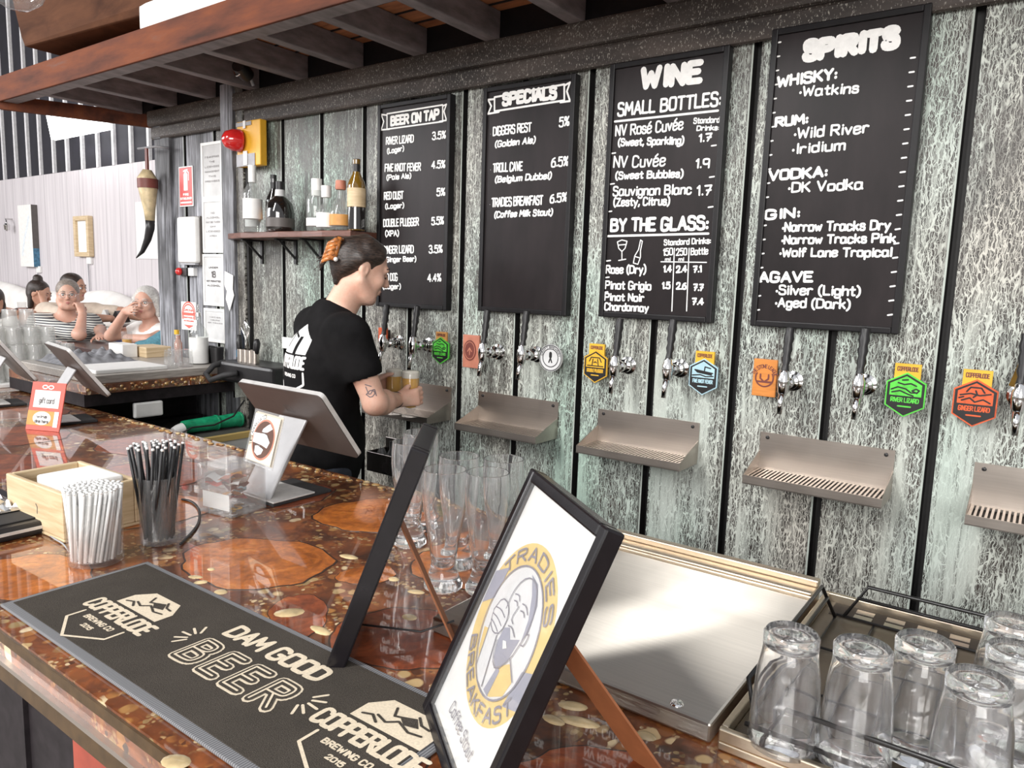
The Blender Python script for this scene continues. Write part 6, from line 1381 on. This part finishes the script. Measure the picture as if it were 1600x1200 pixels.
# ------------------------------------------------------------------ the bartender
bo = Vector((-2.15, 1.76, 0))
bt = thing('person', 'bartender in a black t-shirt with tied-back dark hair, holding two beers at the taps', 'person', bo)
Fd = Vector((.35, .937, 0)); Rv = Vector((.937, -.35, 0))
hc = Vector((-2.030, 1.862, 1.612)); HF = headframe(hc, (Fd+Vector((.14, 0, -.36))), (0, 0, 1))
B = Body(); S = Body()
V = lambda x, y, z: bo+Rv*x+Fd*y+Vector((0, 0, z))       # right, forward, up from the pelvis axis
nb = V(.0, .085, 1.455); 
def torso(Q, g):                                          # g = extra thickness for cloth
    Q.ell(V(0, 0, .96), (.165+g, .125+g, .13), Matrix.Rotation(math.atan2(Rv.y, Rv.x), 3, 'Z'), .05)
    Q.ell(V(0, .005, 1.10), (.155+g, .118+g, .14), Matrix.Rotation(math.atan2(Rv.y, Rv.x), 3, 'Z'), .05)
    Q.ell(V(0, .025, 1.25), (.172+g, .118+g, .16), Matrix.Rotation(math.atan2(Rv.y, Rv.x), 3, 'Z'), .05)
    Q.cap(V(-.135, .045, 1.385), V(.135, .045, 1.375), .072+g*.6, None, .05)
    Q.cap(V(-.05, .055, 1.435), V(.05, .055, 1.435), .045+g*.4, None, .04)
torso(B, 0)
B.cap(V(0, .065, 1.43), hc+Vector((-.010, -.025, -.05)), .062, .056, .03)
add_head(B, HF, 1.0, 1.0)
shR, elR, wrR = V(.185, .05, 1.375), Vector((-1.885, 1.795, 1.146)), Vector((-1.992, 2.008, 1.122))
shL, elL, wrL = V(-.185, .055, 1.385), V(-.235, .13, 1.13), Vector((-2.115, 1.985, 1.14))
gR, gL = Vector((-2.002, 2.095, 1.0455)), Vector((-2.085, 2.088, 1.0455))
for sh, el, wr in ((shR, elR, wrR), (shL, elL, wrL)):
    B.cap(sh, el, .054, .041, .03); B.cap(el, el+(wr-el)*.35, .042, .044, .02); B.cap(el+(wr-el)*.3, wr, .044, .028, .02)
# hands close round the glasses: fingers wrap the far side, thumb on the near side
add_hand(B, wrR, (.58, .78, .12), (-.70, .70, 0), (-.05, -.1, 1), (50, 52, 34), 0, .95, (.45, .75, .55))
add_hand(B, wrL, (gL-wrL)*Vector((1, 1, 0))+Vector((-.035, 0, .045)), (1, .2, -.05), (0, -.1, 1), (38, 48, 30), 0, .95, (.45, .75, .55))
body = B.obj('body', .0062, M['skin'], bt, org=bo)
# t-shirt
torso(S, .020)
S.cap(V(0, .005, .98), V(0, 0, .90), .165, .16, .05)
for sh, el in ((shR, elR), (shL, elL)):
    d = el-sh; S.cap(sh, sh+d*.48, .076, .070, .04); n_ = d.normalized()
S.cap(V(-.03, .045, 1.452), V(.03, .045, 1.448), .052, None, .03); S.ell(V(0, .085, 1.545), (.066, .066, .072), None, .01, True)
for sh, el in ((shR, elR), (shL, elL)):                  # open sleeve ends
    d = (el-sh).normalized(); c = sh+(el-sh)*.48+d*.090
    S.ell(c, (.085, .085, .075), None, .01, True)
shirt = S.obj('t_shirt', .008, M['tee'], bt, org=bo)
# trousers and shoes (behind the bar)
Tr = Body()
Tr.ell(V(0, 0, .92), (.168, .132, .12), Matrix.Rotation(math.atan2(Rv.y, Rv.x), 3, 'Z'), .04)
for e in (-1, 1): Tr.cap(V(e*.09, 0, .88), V(e*.105, .015, .50), .088, .062, .04); Tr.cap(V(e*.105, .015, .50), V(e*.11, -.01, .09), .062, .050, .03)
Tr.obj('trousers', .014, M['denim'], bt, org=bo)
for e in (-1, 1):
    Sh = Body(); Sh.cap(V(e*.11, -.03, .042), V(e*.12, .14, .036), .040, .034, .02); Sh.obj('shoe', .012, M['black'], bt, org=bo)
# hair: swept back, tied in a bun with a claw clip
Hh = Body(); HP = lambda x, y, z: tuple(HF @ Vector((x, y, z))); HR = HF.to_3x3()
Hh.ell(HP(0, -.020, .035), (.078, .092, .080), HR, .015); Hh.ell(HP(0, -.060, .01), (.068, .054, .070), HR, .015)
Hh.cap(HP(0, .036, .090), HP(0, -.02, .104), .023, .022, .02)
for e in (-1, 1): Hh.cap(HP(e*.036, .036, .080), HP(e*.040, -.01, .092), .022, .024, .02); Hh.cap(HP(e*.056, .026, .066), HP(e*.060, -.01, .07), .018, .022, .02)
for e in (-1, 1): Hh.cap(HP(e*.062, .030, .060), HP(e*.070, -.03, .03), .020, .022, .02); Hh.cap(HP(e*.066, .012, .034), HP(e*.070, .010, .012), .010, .006, .01)
Hh.ell(HP(0, .096, .010), (.066, .052, .078), HR, .01, True)
for e in (-1, 1): Hh.ell(HP(e*.085, -.004, -.008), (.024, .024, .036), HR, .01, True)
Hh.ell(HP(0, -.104, .030), (.036, .032, .038), HR, .015); Hh.ell(HP(.0, -.108, .066), (.020, .022, .018), HR, .012); Hh.cap(HP(0, -.092, .01), HP(.0, -.072, -.075), .030, .012, .02)
for k in range(9):
    a = k*.7; Hh.cap(HP(.02*math.sin(a), -.112, .03), HP(.045*math.sin(a*1.7), -.150+.01*math.cos(a), -.02-.014*(k % 4)), .006, .003, .006)
hair = Hh.obj('hair', .0058, M['hair_dark'], bt, org=bo)
Hm = Matrix.Translation(-bo) @ HF
mb = MB()
for k in range(5):
    z = -.022+.016*k; mb.tube([(.024, -.104, z+.03), (.042, -.128, z+.018), (.034, -.146, z-.002), (.008, -.146, z-.012)], [.008, .009, .007, .003], 7, Hm)
mb.tube([(.034, -.112, -.01), (.036, -.118, .075)], .010, 8, Hm); mb.obj('claw_clip', M['tortoise'], hair)
mb = MB(); mb.ball((.052, -.110, -.005), .008, Hm); mb.obj('pearl', M['white'], hair)
face_bits(bt, HF, 1.0, M['hair_dark'], bo, lidded=True)
# light stubble along the jaw
Sb = Body(); Sb.cap(HP(-.030, .0515, -.0895), HP(.030, .0515, -.0895), .0262, None, .01)
Sb.obj('stubble', .006, pm('stubble_skin', (.52, .31, .24), .6, var=.35, scale=420), bt, org=bo)
# wristband, tattoo, back print
mb = MB(); d = (wrR-elR).normalized(); q = wrR-d*.012-bo; x = d.cross(Vector((0, 0, 1))).normalized(); y = d.cross(x)
mb.tube([q+(x*math.cos(a)+y*math.sin(a))*.0305 for a in [2*math.pi*i/20 for i in range(21)]], .0026, 6); mb.obj('wristband', M['black'], bt)
def drape(o, M4, polys, dirv, off, name, mat, parent):    # press flat artwork on a body surface
    bv = BVHTree.FromPolygons([v.co for v in o.data.vertices], [tuple(p.vertices) for p in o.data.polygons])
    mb = polys; vs = []; ok = []
    for p in mb.v:
        h = bv.ray_cast(M4 @ Vector(p), dirv)
        ok.append(h[0] is not None); vs.append((h[0]+h[1]*off) if h[0] is not None else Vector((0, 0, 0)))
    mb.v = [tuple(v) for v in vs]; keep = [i for i, f in enumerate(mb.f) if all(ok[j] for j in f) and (max((vs[a]-vs[b]).length for a in f for b in f) < .09)]
    mb.f = [mb.f[i] for i in keep]; mb.m = [mb.m[i] for i in keep]; mb.sm = [mb.sm[i] for i in keep]
    used = sorted({j for f in mb.f for j in f}); rm = {j: i for i, j in enumerate(used)}
    mb.v = [mb.v[j] for j in used]; mb.f = [[rm[j] for j in f] for f in mb.f]
    return mb.obj(name, mat, parent)
Bk = Matrix(((Rv.x, 0, -Fd.x, 0), (Rv.y, 0, -Fd.y, 0), (0, 1, 0, 0), (0, 0, 0, 1)))   # plane behind the back: x right, y up
Bk.translation = Vector((0, 0, 0))-Fd*.5+Vector((0, 0, 1.23))
I4 = Matrix.Identity(4)
def grid_poly(mb, x0, x1, y0, y1, inside, st=.006):
    nx = int((x1-x0)/st); ny = int((y1-y0)/st)
    for i in range(nx):
        for j in range(ny):
            x, y = x0+i*st, y0+j*st
            if inside(x+st/2, y+st/2): mb.add([(x, y, 0), (x+st, y, 0), (x+st, y+st, 0), (x, y+st, 0)], [(0, 1, 2, 3)])
mb = MB()
def dome(x, y):
    if abs(x) > .122 or y < .035 or y > .185-abs(x)*.62: return False
    if (.015 < x < .045 and y < .12) or (-.085 < x < -.07 and .06 < y < .13) or (abs(y-.115+x*.3) < .006 and x < .0): return False
    return True
grid_poly(mb, -.13, .13, .03, .19, dome, .0035)
wb = MB(); write(wb, I4, 'COPPERLODE', (-.135, -.045), (.135, -.045), .070, .014, 0, gap=1.6, jitter=0)
wb.ribbon([(-.125, -.06), (-.125, -.12)], .012, I4); wb.ribbon([(-.125, -.12), (-.06, -.155), (0, -.18), (.06, -.155), (.125, -.12)], .012, I4); wb.ribbon([(.125, -.12), (.125, -.06)], .012, I4)
write(wb, I4, 'BREWING CO', (-.07, -.09), (.07, -.09), .02, .005, 0, jitter=0)
for q in (mb, wb): q.v = [(a*.68+.022, c*.68+.055, e) for a, c, e in q.v]
n0 = len(mb.v); mb.v += wb.v; mb.f += [[i+n0 for i in f] for f in wb.f]; mb.m += wb.m; mb.sm += wb.sm
drape(shirt, Bk, mb, Fd, .0016, 'back_print', M['white'], shirt)
mid = elR*.62+shR*.0+wrR*.38
tm = MB(); c0 = elR+(shR-elR)*.16-bo
camd = (Vector((0, 0, CAMH))-(c0+bo)).normalized(); tx = camd.cross(Vector((0, 0, 1))).normalized()*-1; ty = Vector((0, 0, 1))
TT = frameM(c0+camd*.2, tx, ty-camd*ty.dot(camd))
for st in ([(-.018, .02), (-.005, -.012), (.010, .018), (.018, -.01)], [(-.016, -.006), (.0, .012), (.016, .0), (.0, -.018), (-.016, -.006)], [(-.02, .028), (.0, .022)]): tm.ribbon(chaikin(st, 1), .0035, I4)
drape(body, TT, tm, -camd, .0008, 'tattoo', M['tattoo'], body)
# ------------------------------------------------------------------ the two beers
def make_beer(label, loc):
    t = thing('beer_glass', label, 'glass of beer', loc, 0, 'poured beers in the bartender\'s hands')
    out = [(0, 0), (.031, 0), (.032, .004), (.020, .009), (.013, .014), (.015, .020), (.024, .030), (.029, .055), (.0325, .10), (.0345, .150), (.0345, .165)]
    inn = [(.0325, .165), (.0325, .150), (.0305, .10), (.027, .055), (.021, .034), (0, .028)]
    mb = MB(); mb.lathe(out+inn, 26); mb.obj('glass_body', M['thin'], t)
    mb = MB(); mb.lathe([(0, .0285), (.0205, .0345), (.0265, .055), (.0300, .10), (.0318, .142), (0, .142)], 24); mb.obj('beer', M['beer'], t)
    mb = MB(); mb.lathe([(0, .1422), (.0319, .1422), (.0321, .163), (.026, .168), (0, .169)], 24); mb.obj('foam', M['foam'], t)
    t.scale = (1.05, 1.05, 1.08)
make_beer('glass of golden beer in the bartender\'s right hand, the one nearer the camera', gR)
make_beer('glass of golden beer in the bartender\'s left hand, partly hidden by the other beer', gL)
# ================================================================== GUESTS AND FURNITURE IN THE HALL
def htable(x0, x1, y0, y1, z, label):
    t = thing('bar_table', label, 'table', ((x0+x1)/2, (y0+y1)/2, 0), 0, 'dark tables in the hall'); w, d = x1-x0, y1-y0
    mb = MB(); mb.bb((-w/2, -d/2, z-.05), (w/2, d/2, z)); mb.obj('tabletop', M['dark_wood'], t, bev=.004)
    mb = MB(); mb.bb((-w/2+.05, -d/2+.05, z-.13), (w/2-.05, d/2-.05, z-.0505)); mb.obj('apron', M['dark_wood'], t)
    for a in (-1, 1):
        for c in (-1, 1):
            mb = MB(); mb.bb((a*(w/2-.07)-.03, c*(d/2-.07)-.03, 0), (a*(w/2-.07)+.03, c*(d/2-.07)+.03, z-.1305)); mb.obj('leg', M['dark_wood'], t)
TZ = 1.03
htable(-6.02, -4.75, 2.42, 2.74, TZ, 'dark table where the striped-top and white-haired guests sit')
htable(-6.45, -5.75, 3.12, 3.42, 1.12, 'dark table behind the grey-haired guest, with the small menu stands')
htable(-8.15, -7.28, 2.62, 2.92, 1.13, 'dark table at the left in front of the dark-haired guest')
def stool(x, y, z, label):
    z -= .06
    t = thing('bar_stool', label, 'stool', (x, y, 0), 0, 'stools in the hall')
    mb = MB(); mb.lathe([(0, z-.04), (.17, z-.04), (.175, z-.02), (.165, z), (0, z)], 20); mb.obj('seat', M['dark_wood'], t)
    for a in range(4):
        mb = MB(); c, s_ = math.cos(a*math.pi/2+.8), math.sin(a*math.pi/2+.8); mb.tube([(c*.10, s_*.10, z-.0405), (c*.19, s_*.19, 0)], .014, 8); mb.obj('leg', M['black'], t)
def guest(label, seat, face, lean, headc, headface, skinm, hairm, topm, arms, headroll=0, fat=1.0, hair='cap', topname='top', broad=1.0, sleeve=.6, res=.0095, legs=True, armr=1.0):
    o = Vector(seat); F_ = Vector((face[0], face[1], 0)).normalized(); Rr = Vector((F_.y, -F_.x, 0)); b0 = Vector((o.x, o.y, 0))
    t = thing('person', label, 'person', b0)
    hc = Vector(headc); H_ = headframe(hc, headface, (0, 0, 1), headroll)
    nk = hc+H_.to_3x3() @ Vector((0, -.03, -.10)); ch = Vector((nk.x, nk.y, 0))*.8+Vector((o.x, o.y, 0))*.2; zt_ = nk.z-.10
    chest = Vector((ch.x, ch.y, zt_-.06)); Zr = Matrix.Rotation(math.atan2(Rr.y, Rr.x), 3, 'Z')
    P = Body(); C = Body()
    for Q, g in ((P, 0), (C, .016)):
        Q.ell(Vector((o.x, o.y, o.z+.08)), ((.17+g)*broad, (.14+g)*broad, .13), Zr, .05)
        mid = Vector((o.x, o.y, o.z+.08))*.5+chest*.5
        Q.ell(mid, ((.165+g)*broad, (.135+g)*broad, .17), Zr, .06); Q.ell(chest-Vector((0, 0, .06)), ((.17+g)*broad, (.12+g)*broad, .15), Zr, .06)
        sR, sL = chest+Rr*.165*broad+Vector((0, 0, .035)), chest-Rr*.165*broad+Vector((0, 0, .035))
        Q.cap(sL, sR, .068*armr+g*.6, None, .05)
    P.cap(chest+Vector((0, 0, .06)), hc+H_.to_3x3() @ Vector((0, -.02, -.06)), .058*fat, .054*fat, .03)
    add_head(P, H_, 1.0, fat)
    for sh, (el, wr, hd) in ((sR, arms[0]), (sL, arms[1])):
        el, wr = Vector(el), Vector(wr)
        P.cap(sh, el, .052*armr, .042*armr, .03); P.cap(el, wr, .043*armr, .029, .02)
        e2 = sh+(el-sh)*sleeve; C.cap(sh, e2, .066*armr, .058*armr, .03)
        if hd:
            if len(hd) > 4: C.cap(el, el+(wr-el)*.8, .055, .048, .03); C.cap(sh, el, .066*armr, .056, .03)
            add_hand(P, wr, hd[0], hd[1], hd[2], hd[3], 0, .95)
    C.ell(chest+Vector((0, 0, .06))+F_*.05+Vector((0, 0, .06)), (.085, .10, .09), Zr, .01, True)
    P.obj('body', res, skinm, t, org=b0); C.obj(topname, .011, topm, t, org=b0)
    L = Body(); L.ell(Vector((o.x, o.y, o.z+.06)), (.175*broad, .145*broad, .11), Zr, .04)
    if legs:
        for e in (-1, 1):
            k = Vector((o.x, o.y, o.z+.03))+F_*.36+Rr*e*.10; L.cap(Vector((o.x, o.y, o.z+.05))+Rr*e*.085, k, .085, .062, .04); L.cap(k, k+Vector((0, 0, -.40))-F_*.10, .06, .045, .03)
    L.obj('trousers', .016, M['denim'], t, org=b0)
    if legs:
        for e in (-1, 1):
            k = Vector((o.x, o.y, o.z-.42))+F_*.24+Rr*e*.10; Sh = Body(); Sh.cap(k, k+F_*.15, .042, .036, .02); Sh.obj('shoe', .014, M['black'], t, org=b0)
    # hair
    Q = Body(); W_ = lambda x, y, z: tuple(H_ @ Vector((x, y, z))); HR_ = H_.to_3x3()
    Q.ell(W_(0, -.024, .042), (.084, .098, .086), HR_, .02); Q.ell(W_(0, -.055, .0), (.074, .060, .080), HR_, .02)
    if hair == 'bob':
        for e in (-1, 1): Q.cap(W_(e*.076, .0, .03), W_(e*.082, -.012, -.085), .026, .022, .02)
        Q.ell(W_(0, -.05, -.06), (.080, .052, .07), HR_, .02)
    if hair in ('bun', 'long'): Q.ell(W_(0, -.05, .135), (.040, .042, .036), HR_, .015)
    if hair == 'long':
        Q.cap(W_(-.05, -.03, -.03), W_(-.065, .0, -.17), .040, .026, .02); Q.cap(W_(.05, -.04, -.02), W_(.06, -.02, -.13), .034, .022, .02)
    if hair == 'back': Q.ell(W_(-.05, -.10, .05), (.030, .030, .028), HR_, .015)
    Q.ell(W_(0, .088, -.015), (.066, .050, .080), HR_, .01, True)
    if hair != 'bob':
        for e in (-1, 1): Q.ell(W_(e*.088, .0, -.012), (.026, .026, .036), HR_, .01, True)
    Q.obj('hair', .0085, hairm, t, org=b0)
    face_bits(t, H_, 1.0, hairm, b0)
    return t, H_, b0
def glasses_on(t, H_, b0, m_):
    T = Matrix.Translation(-b0) @ H_; mb = MB()
    for e in (-1, 1):
        mb.tube([(e*.032+.024*math.cos(a), .100-.006*abs(math.cos(a)), .003+.019*math.sin(a)) for a in [2*math.pi*i/18 for i in range(19)]], .0016, 6, T)
        mb.tube([(e*.056, .094, .008), (e*.076, .04, .010), (e*.080, -.01, .008)], .0016, 6, T)
    mb.tube([(-.008, .101, .006), (.008, .101, .006)], .0016, 6, T); mb.obj('eyeglasses', m_, t)
# grey-haired guest in the striped top, chin on hand
h2 = ony(106, 461, 2.70)
t, H_, b0 = guest('guest with tied grey hair, glasses and striped top, chin resting on one hand', (h2.x-.18, 2.62, .66), (.95, -.30), 0, h2, (.90, -.42, -.02), M['skin3'], M['hair_grey'], M['stripe'],
  [((h2.x+.40, 2.60, 1.085), (h2.x+.235, 2.70, 1.235), ((-.45, -.02, .9), (-.8, .3, -.3), (-.2, .9, .1), (50, 60, 40))),
   ((h2.x+.16, 2.86, 1.10), (h2.x+.42, 2.74, 1.075), ((.9, -.4, 0), (0, 0, -1), (0, -1, 0), (10, 15, 10)))], 0, 1.12, 'back', 'striped_top', 1.10, .85)
glasses_on(t, H_, b0, M['alu']); stool(h2.x-.18, 2.62, .66, 'stool under the striped-top guest')
# beige-shirted guest mostly hidden behind her
h3 = ony(118, 462, 3.06)
guest('guest in a beige t-shirt, mostly hidden behind the striped-top guest', (h3.x-.05, 3.02, .70), (.9, -.3), 0, (h3.x-.02, 3.06, 1.415), (.8, .5, -.1), M['skin2'], M['hair_dark'], M['beige'],
  [((h3.x+.34, 2.92, 1.165), (h3.x+.55, 3.10, 1.17), None), ((h3.x+.2, 3.36, 1.2), (h3.x+.42, 3.42, 1.16), None)], 0, 1.0, 'cap', 't_shirt', 1.12, .75, armr=1.15)
stool(h3.x-.05, 3.02, .70, 'stool under the beige-shirted guest')
# white-haired guest, hand over her mouth
h4 = ony(228, 473, 2.86)
t, H_, b0 = guest('guest with white bobbed hair in a white top, hand held over the mouth', (h4.x+.02, 3.02, .66), (.10, -1), 0, h4, (.62, -.78, -.04), M['skin3'], M['hair_white'], M['whitecloth'],
  [((h4.x-.26, 2.72, 1.09), (h4.x-.030, 2.725, 1.285), ((.80, -.10, .10), (.2, .8, -.1), (.1, .1, .95), (14, 22, 18))),
   ((h4.x+.26, 2.74, 1.09), (h4.x+.10, 2.66, 1.10), None)], 0, 1.0, 'bob', 'white_top', .95, .28)
glasses_on(t, H_, b0, M['alu']); stool(h4.x+.02, 3.02, .66, 'stool under the white-haired guest')
# teal-sleeved guest hidden by the corner post
h5 = Vector((-4.42, 2.66, 1.42))
guest('guest in a teal knit sleeve, mostly hidden behind the corner post', (-4.36, 2.62, .66), (-1, -.05), 0, h5, (-.9, .2, -.1), M['skin2'], M['hair_dark'], M['teal'],
  [((-4.62, 2.84, 1.10), (-4.84, 2.66, 1.08), ((-1, -.2, 0), (0, 0, -1), (0, -1, 0), (10, 15, 10), 1)), ((-4.66, 2.50, 1.10), (-4.97, 2.54, 1.062), ((-1, .1, 0), (0, 0, -1), (0, 1, 0), (10, 15, 10), 1))], 0, 1.0, 'cap', 'teal_top', 1.0, 1.0)
stool(-4.36, 2.62, .66, 'stool behind the corner post')
# dark-haired guest in profile at the left
h6 = ony(62, 459, 3.02)
guest('guest with dark hair in a topknot, in profile, leaning on the left table', (h6.x-.10, 3.16, .70), (.75, -.6), 0, h6, (.62, .42, -.22), M['skin2'], M['hair_dark'], M['browntop'],
  [((h6.x-.30, 2.80, 1.17), (h6.x-.06, 2.74, 1.16), ((1, 0, .1), (0, 0, -1), (0, 1, 0), (10, 15, 10))), ((h6.x+.26, 3.0, 1.13), (h6.x+.12, 3.00, 1.275), ((-.3, .0, 1), (-1, .0, 0), (0, 1, 0), (50, 60, 40)))], 0, .95, 'long', 'sleeveless_top', .9, .05)
stool(h6.x-.10, 3.16, .70, 'stool under the dark-haired guest in profile')
h7 = ony(-14, 472, 2.36)
guest('dark-haired guest cut by the left edge of the picture', (h7.x-.12, 2.26, .70), (.25, 1), 0, h7, (.7, -.6, -.1), M['skin2'], M['hair_dark'], M['whitecloth'],
  [((h7.x+.14, 2.56, 1.17), (h7.x+.06, 2.76, 1.18), None), ((h7.x-.36, 2.54, 1.17), (h7.x-.24, 2.76, 1.18), None)], 0, 1.0, 'long', 'white_top', .95, .6)
stool(h7.x-.12, 2.26, .70, 'stool at the left edge')
# beers on the tables
def hbeer(p, label, liq, h=.14):
    t = thing('beer_glass', label, 'glass of beer', p, 0, 'drinks on the hall tables')
    mb = MB(); mb.lathe([(0, 0), (.030, 0), (.036, h), (.034, h), (.028, .006), (0, .006)], 18); mb.obj('glass_body', M['thin'], t)
    mb = MB(); mb.lathe([(0, .0065), (.0275, .0065), (.031, h*.62), (0, h*.62)], 18); mb.obj('beer', M[liq], t)
hbeer((ony(199, 538, 2.52).x, 2.52, TZ+.0005), 'half-full glass of golden beer before the white-haired guest', 'beer')
hbeer((ony(35, 492, 2.78).x, 2.78, 1.1305), 'glass of amber beer before the dark-haired guest in profile', 'pinkbrown')
# menu stands on the far table
for k, (u, mt, lb) in enumerate(((170, 'paper', 'white folded menu card on the table behind'), (188, 'black', 'black folded menu card on the table behind'))):
    p = ony(u, 496, 3.27); t = thing('menu_stand', lb, 'menu', (p.x, 3.27, 1.1205), R(40))
    mb = MB(); mb.prism([(-.05, 0), (.05, 0), (.006, .105), (-.006, .105)], -.09, .09, Matrix.Rotation(R(90), 4, 'X')); mb.obj('card', M[mt], t)
    mb = MB(); LMm = frameM(Vector((.052, -.0, .0)), Vector((0, 1, 0)), Vector((-.045, 0, .105))); write(mb, LMm, 'MENU', (-.055, .05), (.055, .05), .03, .006, .0012, jitter=0); mb.obj('print', M['ink'] if mt == 'paper' else M['paper'], t)
# blue and white benches between the tables (seen in the gap)
def slabthing(name, label, cat, lo, hi, mat, bev=.01, group=None):
    c = [(lo[i]+hi[i])/2 for i in range(3)]; mb = MB(); mb.box((0, 0, 0), [hi[i]-lo[i] for i in range(3)]); o = mb.obj(name, M[mat], bev=bev, seg=3); o.location = c; return tag(o, label, cat, group)
# banquette along the far wall
bq = thing('banquette', 'long raised banquette along the limewashed wall behind the guests', 'bench', (-8.2, 3.76, 0))
mb = MB(); mb.bb((-5.5, -.26, 0), (3.2, .22, .98)); mb.obj('base', M['whitecloth'], bq)
mb = MB(); mb.bb((-5.5, -.266, .90), (3.2, -.2605, .965)); mb.obj('blue_band', pm('blue_band_cloth', (.13, .15, .34), .8), bq)
def cushion(u0, u1, top, label, tilt=0):
    a, c = ony(u0, top, 3.78), ony(u1, top, 3.78); zc = (a.z+c.z)/2; w = abs(c.x-a.x)
    B_ = Body()
    B_.ell(((a.x+c.x)/2, 3.80, .995+(zc-.985)/2), (w*.47, .125, (zc-1.0)*.50), None, .05)
    B_.cap((a.x+.12, 3.81, 1.10), (c.x-.12, 3.81, 1.10), .105, None, .06); B_.cap((a.x+.16, 3.82, zc-.14), (c.x-.16, 3.82, zc-.15+tilt), .11, .10, .08)
    me = B_.mesh('cushion', .02, M['cushion']); me.transform(Matrix.Translation((-(a.x+c.x)/2, -3.80, -.98)))
    o = bpy.data.objects.new('cushion', me); COL.objects.link(o); o.location = ((a.x+c.x)/2, 3.80, .98); tag(o, label, 'cushion', 'white cushions along the banquette')
cushion(-75, 44, 437, 'big white cushion at the left end, behind the dark-haired guest', -.05)
cushion(46, 126, 456, 'white cushion behind the grey-haired guest')
cushion(124, 206, 454, 'white cushion right of the grey-haired guest', -.03)
cushion(204, 262, 463, 'white cushion behind the white-haired guest')
# ---- things on the far wall
def wallpic(name, label, cat, u0, v0, u1, v1, d=.05):
    a, c = ony(u0, v0, FY-d), ony(u1, v1, FY-d); w, h = c.x-a.x, a.z-c.z
    return thing(name, label, cat, ((a.x+c.x)/2, FY, (a.z+c.z)/2)), w, h
t, w, h = wallpic('canvas_picture', 'pale canvas with a blue painted edge on the far wall, leftmost', 'picture', 27, 321, 53, 417, .07)
mb = MB(); mb.bb((-w/2, -.07, -h/2), (w/2, -.0005, h/2)); mb.obj('canvas', M['whitecloth'], t, bev=.003)
mb = MB(); mb.bb((w/2+.0003, -.069, -h/2), (w/2+.006, -.001, -h*.2)); mb.obj('painted_side', M['blueart'], t)
mb = MB(); mb.bb((w/2+.0003, -.069, -h*.2), (w/2+.006, -.001, h/2)); mb.obj('painted_side', M['gunmetal'], t)
mb = MB(); mb.ribbon([(-w*.3, -h*.3), (-w*.1, -h*.05), (w*.1, h*.1), (w*.3, h*.3)], .05, Matrix(((1, 0, 0, 0), (0, 0, -1, -.0705), (0, 1, 0, 0), (0, 0, 0, 1)))); mb.obj('brush_stroke', pm('very_pale_blue', (.70, .74, .77), .8), t)
t, w, h = wallpic('framed_picture', 'small white picture in a pale wooden frame on the far wall', 'picture', 113, 338, 139, 401, .06)
mb = MB(); f = .05
mb.bb((-w/2, -.06, -h/2), (-w/2+f, -.0005, h/2)); mb.bb((w/2-f, -.06, -h/2), (w/2, -.0005, h/2)); mb.bb((-w/2+f, -.06, -h/2), (w/2-f, -.0005, -h/2+f)); mb.bb((-w/2+f, -.06, h/2-f), (w/2-f, -.0005, h/2)); mb.obj('frame', M['pale_wood'], t, bev=.006)
mb = MB(); mb.bb((-w/2+f, -.03, -h/2+f), (w/2-f, -.001, h/2-f)); mb.obj('picture_sheet', M['paper'], t)
t, w, h = wallpic('poster', 'large white poster on the far wall behind the hanging horn', 'poster', 211, 316, 262, 405, .01)
mb = MB(); mb.bb((-w/2, -.01, -h/2), (w/2, -.0005, h/2)); mb.obj('sheet', M['white'], t)
t, w, h = wallpic('wall_sconce', 'small wire wall sconce on the far wall at the left edge', 'lamp', 3, 340, 13, 358, .1)
mb = MB(); mb.tube([(-.04, -.0005, .06), (-.04, -.08, .06), (.02, -.09, .03), (.02, -.09, -.08)], .010, 8); mb.lathe([(0, -.10), (.03, -.08), (.035, -.02), (.02, 0), (0, 0)], 12, Matrix.Translation((.02, -.09, 0))); mb.obj('sconce_body', M['chrome'], t)
for k, (u, v, lb) in enumerate(((138, 407, 'white power outlet with a cable, below the framed picture'), (59, 421, 'white power outlet below the canvas'))):
    p = ony(u, v, FY-.03); t = thing('power_outlet', lb, 'outlet', (p.x, FY, p.z), 0, 'power outlets on the far wall')
    mb = MB(); mb.bb((-.05, -.03, -.04), (.05, -.0005, .04)); mb.obj('plate', M['white'], t, bev=.006)
    mb = MB(); mb.tube([(-.03, -.02, -.04), (-.03, -.015, -.9+.5*k)], .006, 6); mb.obj('cable', M['grey'], t)
